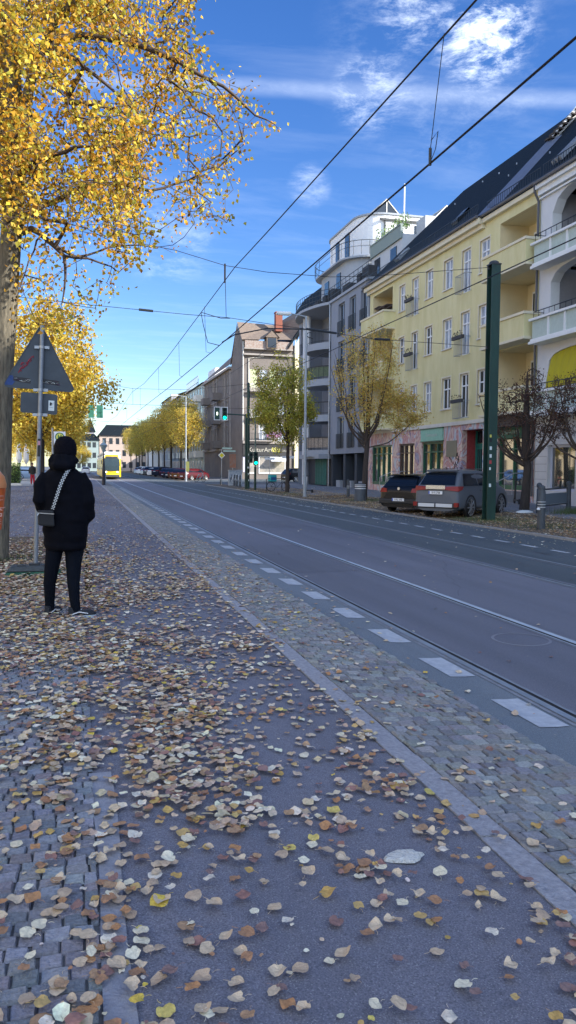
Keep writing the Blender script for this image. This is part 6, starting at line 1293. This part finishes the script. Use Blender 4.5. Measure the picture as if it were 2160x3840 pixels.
BD = mat('bollard_dark', (.045,.055,.065), .6, var=.2, scale=7); BW = mat('bollard_band', (.5,.52,.53), .5)
def bollard(loc, h, r, label, group=None, bands=True):
    o = thing('bollard', label, 'bollard', loc, 0, group); b = MB(); b.lathe([(r*1.05,0),(r,.05),(r*.92,h-.18),(r*.7,h-.14),(r*.85,h-.09),(r*.75,h-.03),(r*.3,h)], (0,0,0), 14); b.build('post', BD, o, smooth=True)
    if bands:
        b = MB(); 
        for z in (h*.50,h*.56,h*.62): b.lathe([(r*1.0,z),(r*1.0,z+.018)], (0,0,0), 14)
        b.build('bands', BW, o)
    return o
bl = bollard((12.52,19.0,-.15), 1.25, .115, 'thick dark bollard with pale bands at the road edge, lower right')
b = MB(); b.lathe([(.045,0),(.05,.03),(.02,.06)], (-.13,-.05,.56), 10); b.build('reflector_stud', WHITE, bl)
for x, y, lb in [(13.0,31.2,'slim dark bollard between the black hatchback and the thin golden tree'),(14.7,41.3,'slim bollard on leaves left of the thin golden tree'),(12.85,62.9,'bollard right of the signal mast base'),(13.1,65.5,'bollard second from the signal mast'),(13.4,68.1,'bollard third from the signal mast'),(12.8,71.6,'corner bollard nearest the side street kerb')]:
    bollard((x,y,gz(x)), 1.0, .09, lb, 'thin dark bollards along the far kerb')
b0 = bollard((13.6,36.4,-.12), .9, .3, 'squat dark rubbish bin with pale stripes at the foot of the thin golden tree', None, False); b0.name = 'rubbish_bin'; b0['category'] = 'rubbish bin'
b = MB(); 
for z in (.62,.72,.80): b.lathe([(.285,z),(.285,z+.03)], (0,0,0), 14)
b.build('stripe', WHITE, b0)
gd = thing('tree_guard', 'dark steel guard rail with two knobbed posts at the right edge', 'guard rail', (16.1, 24.6, -.08)); ax = Vector((2.15, 1.3, .04)); 
for p in (Vector((0,0,0)), ax):
    b = MB(); b.lathe([(.10,0),(.085,.9),(.06,.94),(.105,1.02),(.09,1.10),(.03,1.14)], tuple(p), 12); b.build('post', BD, gd, smooth=True)
b = MB()
for z in (.88,.28): b.path([Vector((0,0,z)), ax+Vector((0,0,z))], .03, 6)
b.build('rail', BD, gd); b = MB(); b.hexa([(.15,.09,.32),(2.0,1.2,.35),(2.0,1.22,.35),(.15,.11,.32),(.15,.09,.72),(2.0,1.2,.75),(2.0,1.22,.75),(.15,.11,.72)]); b.build('panel', mat('grey_panel', (.12,.15,.18), .6), gd)
# crossing furniture by the junction
def post_sign(name, label, loc, h, r=.03): o = thing(name, label, 'sign', loc); b = MB(); b.path([(0,0,0),(0,0,h)], r, 8); b.build('post', METAL, o); return o
ps = post_sign('priority_sign', 'yellow diamond priority sign under green street name boards', (12.75,71,-.14), 3.3)
b = MB(); b.prism([(0,2.45),(.32,2.77),(0,3.09),(-.32,2.77)], lambda x,z:(x,-.05,z), lambda x,z:(x,-.035,z), 0); b.prism([(0,2.54),(.23,2.77),(0,3.0),(-.23,2.77)], lambda x,z:(x,-.06,z), lambda x,z:(x,-.051,z), 1); b.build('sign_plate', [WHITE, mat('sign_yellow', (.75,.60,.02), .4)], ps)
b = MB(); b.box(.05,1.0,-.03,0,3.35,3.5); b.box(.15,1.3,-.07,-.04,3.1,3.24); b.build('street_name_board', mat('pale_green_board', (.40,.52,.42), .5), ps)
cb = thing('junction_box', 'graffiti covered grey control cabinet at the street corner', 'cabinet', (13.6,68.8,-.13)); b = MB(); b.box(-.6,.6,-.25,.25,0,1.35); o = b.build('cabinet_body', mat('cabinet_grey', (.42,.45,.46), .7, col2=(.20,.24,.3), scale=4), cb); b = MB(); b.box(-.63,.63,-.28,.28,1.35,1.42); b.build('cabinet_lid', METAL, cb)
b = MB()
for k in range(8): x_ = -.5+k*.13; b.path([(x_,-.262,.3+.1*(k%3)),(x_+.08,-.262,.8),(x_+.1,-.262,.5),(x_+.16,-.262,1.0)], .02, 3, k%2)
b.build('graffiti', [gm1, gm2], cb)
ad = thing('poster_column', 'narrow orange red poster board behind the control cabinet', 'poster board', (14.0,72.0,-.12)); b = MB(); b.path([(0,0,0),(0,0,2.9)], .04, 6); b.build('post', METAL, ad); b = MB(); b.box(-.3,.3,-.05,.05,1.6,2.9); b.build('poster', mat('orange_red_poster', (.36,.12,.05), .7, col2=(.28,.20,.15), scale=4), ad)
ys = post_sign('yellow_sign', 'slim yellow notice on a post at the second street lamp', (11.6,86,-.18), 2.6); b = MB(); b.box(-.18,.18,-.05,-.03,1.2,2.3); b.build('sign_plate', mat('notice_yellow', (.70,.62,.15), .5), ys)
for x, y, lb in [(16.2,60,'pale street post sign on the pavement before the brown house'),(17.6,72,'second pale post sign at the side street mouth')]:
    q = post_sign('post_sign', lb, (x,y,-.08), 2.6); b = MB(); b.box(-.5,.5,-.04,-.02,2.35,2.55); b.build('name_board', WHITE, q)
# left side: stop flag, lantern post, walker, hedge, parasols
hs_ = thing('tram_stop_sign', 'white tram stop flag with green H in a yellow disc above the beanie', 'stop sign', (-.98, 30, 0)); b = MB(); b.path([(0,0,0),(0,0,2.95)], .035, 8); b.build('post', METAL, hs_)
b = MB(); b.box(.05,.47,-.03,-.01,2.1,2.82); sp_ = b.build('sign_plate', WHITE, hs_)
b = MB(); b.lathe([(.125,0),(.125,.006)], (.26,-.038,2.62), 24, 0, 'y'); b.lathe([(.165,0),(.165,.005),(.13,.005),(.13,0)], (.26,-.037,2.62), 24, 1, 'y', caps=False); b.build('disc', [mat('stop_yellow', (.78,.72,.12), .5), mat('stop_green', (.02,.16,.06), .5)], sp_); text('H', .2, MATS['stop_green'], sp_, frame_mtx((.26,-.045,2.62), (1,0,0), (0,0,1)), bold=.008)
ln = thing('lantern_post', 'old style lantern on a dark post in front of the tram', 'lantern', (2.0, 69.3, -.13)); b = MB(); b.path([(0,0,0),(0,0,1.2),(0,0,2.9)], [.15,.14,.04], 10); b.build('post', mat('lantern_dark', (.02,.02,.03), .5), ln)
b = MB(); b.path([(.16,-.02,.1),(.16,-.02,1.1)], .05, 5); b.build('pale_panel', LG, ln)
b = MB(); b.lathe([(.06,2.85),(.30,3.45),(.31,3.47),(.34,3.5),(.10,3.72),(.05,3.95),(.01,4.0)], (0,0,0), 6); b.build('lantern_head', mat('lantern_frost', (.30,.38,.38), .3, .3), ln); b = MB(); b.path([(-.42,0,3.42),(.42,0,3.42)], .025, 4); b.build('cross_bar', DMETAL, ln)
wk = MB(); Z = 1.0
person_body(wk, ([(-.07,0,.86,.075),(-.09,-.05,.48,.055),(-.10,.1,.1,.04),(-.10,.0,.03,.04)],[(.07,0,.86,.075),(.09,.08,.48,.055),(.10,.02,.1,.04),(.10,-.08,.03,.04)]), ([(-.17,0,1.4,.05),(-.24,0,1.15,.04),(-.22,-.1,.9,.032)],[(.17,0,1.4,.05),(.24,0,1.15,.04),(.22,.08,.9,.032)]), [(0,0,1.55,.06,.06),(0,0,1.62,.075,.09),(0,0,1.7,.078,.095),(0,0,1.76,.05,.06)], [(0,0,.82,.15,.1),(0,0,1.05,.16,.11),(0,0,1.3,.17,.11),(0,0,1.43,.16,.09),(0,0,1.5,.06,.06),(0,0,1.57,.05,.05)])
w_o = fuse(wk, 'person', SKIN, None, .015, 1); w_o.location = (-3.62, 63.9, 0); tag(w_o, 'distant walker in dark jacket and bright red trousers beside the hedge', 'person')
wk = MB(); limb(wk, [(-.07,0,.92,.095),(-.09,-.05,.48,.08),(-.10,.08,.14,.06)]); limb(wk, [(.07,0,.92,.095),(.09,.08,.48,.08),(.10,.02,.14,.06)]); fuse(wk, 'trousers', mat('bright_red_cloth', (.50,.02,.04), .8), w_o, .015, 1)
wk = MB(); blob(wk, [(0,0,.85,.18,.14),(0,0,1.1,.19,.15),(0,0,1.35,.20,.14),(0,0,1.46,.16,.11),(0,0,1.52,.08,.08)]); limb(wk, [(-.17,0,1.42,.06),(-.25,0,1.15,.06),(-.23,-.1,.93,.05)]); limb(wk, [(.17,0,1.42,.06),(.25,0,1.15,.06),(.23,.08,.93,.05)]); fuse(wk, 'jacket', mat('dark_olive_jacket', (.03,.03,.028), .85), w_o, .015, 1)
wk = MB(); blob(wk, [(0,.01,1.64,.085,.10),(0,.01,1.72,.088,.105),(0,0,1.79,.05,.06)]); fuse(wk, 'hair', mat('dark_hair', (.04,.025,.02), .8), w_o, .012, 1)
hd_ = thing('hedge', 'trimmed bright green hedge on a pale kerb at the left', 'hedge', (-6.5, 64, 0)); b = MB(); hr = random.Random(4)
for _ in range(9000):
    x, y, z = hr.uniform(-3.5,2.0), hr.uniform(-.6,.6), hr.uniform(.08,1.75)
    if max(abs(y)/.6, abs(z-.9)/.85, abs(x+.75)/2.75) < .72: continue
    if mnoise.noise(Vector((x*1.6,y*1.6,z*1.6))) < -.25: continue
    e = hr.uniform(.06,.11); d = Vector((hr.gauss(0,1),hr.gauss(0,1),hr.gauss(0,1))).normalized(); w = d.orthogonal().normalized()*e*.5; c = Vector((x,y,z))
    b.face([c-w, c+d*e*.5-w*.2, c+d*e, c+w], 0, vary((.16,.27,.06), .35, hr))
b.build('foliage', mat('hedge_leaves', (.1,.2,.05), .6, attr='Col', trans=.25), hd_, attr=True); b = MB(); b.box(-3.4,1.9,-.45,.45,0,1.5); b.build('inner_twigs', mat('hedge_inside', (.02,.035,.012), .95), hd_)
b = MB(); b.box(-12,-4.4,63.0,63.15,0,.18); o = b.build('kerb', mat('pale_kerb', (.6,.59,.56), .8)); o['kind'] = 'structure'
for i, (x, y) in enumerate(((-6.35,88),(-5.75,90))):
    o = thing('parasol', f'closed white parasol, {["left","right"][i]} one of the pair behind the hedge', 'parasol', (x,y,0), 0, 'closed parasols behind the hedge'); b = MB(); b.path([(0,0,0),(0,0,4.2)], .035, 6); b.build('pole', OFFW, o); b = MB(); b.lathe([(.08,1.7),(.30,2.2),(.26,3.0),(.12,3.9),(.02,4.25)], (0,0,0), 10); b.build('canopy', mat('white_canvas', (.75,.74,.72), .8), o)
# ------------------------------------------------------------------ fallen leaves
LM = {'tan': [(.53,.41,.28),(.58,.46,.32),(.44,.33,.23)], 'pale': [(.68,.61,.44),(.64,.58,.48),(.72,.67,.50)], 'brown': [(.36,.20,.11),(.42,.22,.10),(.38,.24,.14)], 'red': [(.25,.145,.125),(.28,.15,.125),(.24,.155,.14)], 'yellow': [(.62,.45,.08),(.60,.48,.14)], 'ochre': [(.48,.31,.10),(.52,.36,.14)]}
FL = mat('fallen_leaf', (.4,.3,.2), .7, attr='Col', var=.22, scale=60, spec=.35)
def leafpoly(r_, sz, detail):
    """small far leaf: curled strip base->tip"""
    curl = r_.uniform(-.35,.6); tw = r_.uniform(-.3,.3); fold = r_.uniform(-.1,.5); rows = []; prof = [.2,.95,.7,.04]
    for i, w in enumerate(prof):
        t = i/3; y = (t-.5)*sz*1.05; ww = w*sz*.5*(1+r_.uniform(-.14,.14)); zc_ = curl*sz*.28*(2*t-1)**2
        rows.append([Vector((-ww, y, zc_+fold*ww*.55+tw*ww*(t-.5))), Vector((0, y, zc_)), Vector((ww, y, zc_+fold*ww*.55-tw*ww*(t-.5)))])
    return rows
def leafround(r_, sz, n):
    """roundish lime leaf with a notch, a tip and a ruffled curled rim: [centre], inner ring, outer ring"""
    flat_ = .3 if r_.random() < .45 else 1; curl = r_.uniform(-.25,.55)*flat_; ax_ = r_.uniform(0,math.pi); bend = r_.uniform(-.5,.9)*flat_; ph = r_.uniform(0,6); rip = r_.uniform(.02,.10); asp = r_.uniform(.82,1.1); tip = r_.uniform(.08,.28)
    def h(x, y): q = (x*math.cos(ax_)+y*math.sin(ax_)); return bend*q*q/sz*.9+curl*(x*x+y*y)/sz*.5
    rings = []
    for f in (.55, 1.0):
        ring = []
        for k in range(n):
            a = 2*math.pi*k/n; rr = .5*(1+r_.uniform(-.07,.07)); da = (a-math.pi/2+math.pi) % (2*math.pi)-math.pi
            rr *= 1+tip*max(0,1-abs(da)/.5); db = (a+math.pi/2+math.pi) % (2*math.pi)-math.pi; rr *= 1-.3*max(0,1-abs(db)/.45)
            x, y = rr*f*sz*math.cos(a)*asp, rr*f*sz*math.sin(a); ring.append(Vector((x, y, h(x,y)+(rip*sz*math.sin(a*3+ph)+r_.uniform(-.03,.03)*sz)*(f > .6))))
        rings.append(ring)
    return rings
TBL_V = [1.6, 2.5, 3.3, 4.2, 5.5, 8, 12, 15, 19, 26, 60]; TBL_U = [-2.2, -.9, -.3, .15, .5, .9, 1.3, 1.6, 1.72]
TBL = [[.42,.44,.52,.58,.38,.28,.28,.30,.28],[.38,.40,.55,.58,.44,.34,.34,.34,.3],[.28,.30,.42,.62,.52,.34,.30,.34,.3],[.34,.42,.70,.90,.74,.50,.36,.44,.4],
       [.55,.78,.95,.97,.84,.58,.42,.46,.45],[.62,.85,.97,.97,.82,.66,.52,.55,.55],[.90,.95,.97,.92,.8,.68,.6,.6,.6],[.75,.75,.72,.6,.52,.45,.42,.45,.5],[.2,.2,.18,.16,.16,.16,.18,.25,.3],[.09]*9,[.07]*9]
def dens(u, v):
    n = mnoise.noise(Vector((u*1.35, v*.8, .3))); n2_ = mnoise.noise(Vector((u*3.9, v*3.0, 5.3))); n3 = mnoise.noise(Vector((u*9, v*8, 2.2)))
    if u < 1.72:
        c = float(np.interp(v, TBL_V, [float(np.interp(u, TBL_U, row)) for row in TBL])); w = n*.55+n2_*.45+n3*.25
        d = max(.26*c+.06, min(1, (w-(.50-.98*c))*2.4))*1.05
        if v < 9: d = max(d, .55*max(0, 1-abs(u-1.68)/.10)*(.5+n2_*1.4))
        return min(1.25, d+.02*c)
    if u < 2.75: return max(0, float(np.interp(v, [1.5,5,9,14,22], [.03,.05,.22,.26,.03]))*float(np.interp(u, [1.72,2.1,2.75],[2.0,1,.35]))*(.7+1.5*n2_))
    if u < 3.3: return .012
    if u < 9.5: return .0022
    if u < 11.5: return max(0, .035*(u-9.3)*(.6+n2_))
    if u < 16: return max(0, (.5 if v < 75 else .25)*(.7+1.2*n))
    return .03
LAREA = .0021; r_ = random.Random(99); spots = []
def scatter(u0, u1, v0, v1, cap=1., smin=.032, smax=.060):
    n = int((u1-u0)*(v1-v0)/LAREA*1.6*cap)
    for _ in range(n):
        u, v = r_.uniform(u0,u1), r_.uniform(v0,v1); d = dens(u, v)
        if r_.random() < d/1.1: spots.append((v, u, r_.uniform(smin, smax) if r_.random() > .14 else r_.uniform(.012,.026), d))
scatter(-2.0, 3.3, 1.6, 9); scatter(-3.6, 3.3, 9, 19); 
scatter(-4, 3.3, 19, 60, .5); scatter(3.3, 11.6, 5, 50, .6); scatter(11.5, 20, 8, 60, .42, .045, .075)
spots.sort()
def kindcol(v, u):
    w = r_.random()*(.72 if (v > 5.5 and u < .7) else 1); n = mnoise.noise(Vector((u*2,v*2,9)))
    if u > 9: return 'pale' if (u < 11.6 and w < .5) else r_.choice(['tan','brown','ochre','brown','tan','ochre','pale'])
    if w < .022: return 'yellow'
    if w < .20+.1*n: return 'brown'
    if w < .30+.2*n: return 'red'
    if w < .38: return 'ochre'
    if w < .55: return 'pale'
    return 'tan'
big = MB(); indiv = []
camh = Vector((0,0,HC))
def inview(u, v):
    d = Vector((u, v, gz(u)))-camh; Zc = d.dot(fw); return Zc > 0 and abs(d.dot(rt)/Zc) < 1080/2885*1.01 and abs(d.dot(up)/Zc) < 1920/2885*1.01
lay = {}
for v, u, sz, d in spots:
    k = kindcol(v, u); vis = inview(u, v)
    if abs(u-1.28) < .12 and abs(v-2.83) < .12: continue
    if len(indiv) < 300 and vis and v < 7 and sz > .028: indiv.append((v, u, sz, k)); continue
    if not vis and v > 9: continue
    z = gz(u)+(.024 if 1.86 < u < 2.74 or (u < .03 and v < 9.5) else .016 if u < 3.3 else .012)+(r_.random()*.03*min(1, d) if d > .25 else 0)
    a = r_.uniform(0, 6.28); ca, sa = math.cos(a), math.sin(a); tx, ty = r_.gauss(0,.12), r_.gauss(0,.12); col = vary(r_.choice(LM[k]), .16, r_)
    if v < 6.5:
        rg = leafround(r_, sz, 9); mn = min(p.z+p.x*tx+p.y*ty for q_ in rg for p in q_); k0 = len(big.v)
        for p in [Vector((0,0,0))]+rg[0]+rg[1]: big.v.append((u+p.x*ca-p.y*sa, v+p.x*sa+p.y*ca, z+p.z+p.x*tx+p.y*ty-mn))
        for i in range(9):
            i2 = (i+1) % 9; cf = vary(col, .05, r_)
            big.f.append((k0, k0+1+i, k0+1+i2)); big.f.append((k0+1+i, k0+10+i, k0+10+i2, k0+1+i2)); big.m += [0,0]; big.c += [cf, vary(cf, .05, r_)]
        continue
    rows = leafpoly(r_, sz, 3)
    if v > 14: rows = [rows[0], rows[1], rows[-1]]
    mn = min(p.z+p.x*tx+p.y*ty for q_ in rows for p in q_)
    k0 = len(big.v)
    for q_ in rows:
        for p in q_: big.v.append((u+p.x*ca-p.y*sa, v+p.x*sa+p.y*ca, z+p.z+p.x*tx+p.y*ty-mn))
    for i in range(len(rows)-1):
        for j in range(2): big.f.append((k0+i*3+j, k0+i*3+j+1, k0+(i+1)*3+j+1, k0+(i+1)*3+j)); big.m.append(0); big.c.append(vary(col, .06, r_))
lo_ = big.build('fallen_leaves', FL, attr=True); tag(lo_, 'carpet of brown and yellow fallen leaves spread over path, verge and road edge', 'fallen leaves', None, 'stuff')
print('leaves', len(spots), 'faces', len(big.f))
names = {'tan':'dull tan','pale':'pale cream','brown':'rusty brown','red':'dark reddish','yellow':'bright yellow','ochre':'ochre'}
lmats = {}
for k, cs in LM.items(): lmats[k] = [mat(f'leaf_{k}_{i}', c, .7, var=.22, scale=70, spec=.35, bump=.3, bscale=120) for i, c in enumerate(cs)]
protos = {}
for k in LM:
    for j in range(8):
        b = MB(); rg = leafround(r_, .05, 16); b.grid(rg, 0, True)
        for i in range(16): b.face([(0,0,0), rg[0][i], rg[0][(i+1)%16]])
        b.path([(0,-.026,.002),(.004,-.036,.003),(.002,-.046,.001)], .0007, 3); me_o = b.build('fallen_leaf', lmats[k][j % len(lmats[k])]); me = me_o.data; me.transform(Matrix.Translation((0,0,-min(v_.co.z for v_ in me.vertices)))); bpy.data.objects.remove(me_o); protos[(k,j)] = me
for v, u, sz, k in indiv:
    o = bpy.data.objects.new('fallen_leaf', protos[(k, r_.randrange(8))]); COL.objects.link(o)
    z = gz(u)+(.026 if 1.86 < u < 2.74 or (u < .03 and v < 9.5) else .016 if not (1.7 < u < 1.87 or .03 < u < .14) else .02)
    o.location = (u, v, z+r_.random()*.022); s = sz/.05; o.scale = (s*r_.uniform(.85,1.15), s*r_.uniform(.85,1.15), s); o.rotation_euler = (r_.gauss(0,.1), r_.gauss(0,.1), r_.uniform(0,6.28))
    place = 'small cobbles at the left' if u < .03 else 'granite edging strip' if (u < .14 or 1.71 <= u < 1.86) else 'grey asphalt path' if u < 1.71 else 'larger cobbles right of the path'
    near = 'nearest the viewer' if v < 2.9 else 'a few steps ahead'
    tag(o, f'{names[k]} fallen leaf on the {place}, {near}', 'leaf', f'{names[k]} leaves on the {place}, {near}')
b = MB(); rr_ = random.Random(2); P_ = [(.075*(1+rr_.uniform(-.15,.15))*math.cos(R(a))*1.1, .05*(1+rr_.uniform(-.15,.15))*math.sin(R(a))) for a in range(0,360,24)]
b.face([(x,y,.0) for x,y in P_]); b.grid([[(x,y,0) for x,y in P_],[(x*.9,y*.9,.012) for x,y in P_],[(x*.55,y*.55,.016) for x,y in P_]],0,True); b.face([(x*.55,y*.55,.016) for x,y in P_])
o = b.build('crumpled_tissue', mat('tissue_white', (.62,.62,.58), .9, var=.15, scale=60, bump=1, bscale=80)); o.location = (1.28,2.86,gz(1.28)+.012); tag(o, 'roundish crumpled white tissue lying on the asphalt path', 'litter')
b = MB(); b.lathe([(.3,0),(.28,.05),(.15,.09),(.02,.1)], (0,0,0), 12); o = b.build('plastic_bag', mat('bag_white', (.6,.64,.66), .6)); o.location = (15.9,25.2,-.07); o.scale = (1.2,.6,1); tag(o, 'flat white plastic bag on the leaves beneath the bare tree', 'litter')
# low greenery at the far kerb
b = MB(); gr_ = random.Random(8)
for (cx, cy, rx, ry, n) in ((12.9,22.6,1.0,1.5,900),(14.3,36.8,1.3,1.6,900),(17.6,24.2,1.0,.7,1400),(13.2,19.6,1.4,1.2,500),(-1.5,13.2,.8,.9,500),(12.9,47,.8,3,500)):
    for _ in range(n):
        x, y = gr_.gauss(cx,rx*.5), gr_.gauss(cy,ry*.5); h = gr_.uniform(.03,.11)*(2.6 if cx == 17.6 else 1); a = gr_.uniform(0,6.28); z = gz(x)+.01
        b.face([(x-.006*math.cos(a),y-.006*math.sin(a),z),(x+.006*math.cos(a),y+.006*math.sin(a),z),(x+gr_.gauss(0,.03),y+gr_.gauss(0,.03),z+h)],0,vary((.075,.11,.035),.3,gr_))
o = b.build('verge_grass', mat('grass_blades', (.1,.12,.04), .7, attr='Col', trans=.2), attr=True); tag(o, 'thin grass tufts around tree feet and the tram pole', 'grass', None, 'stuff')
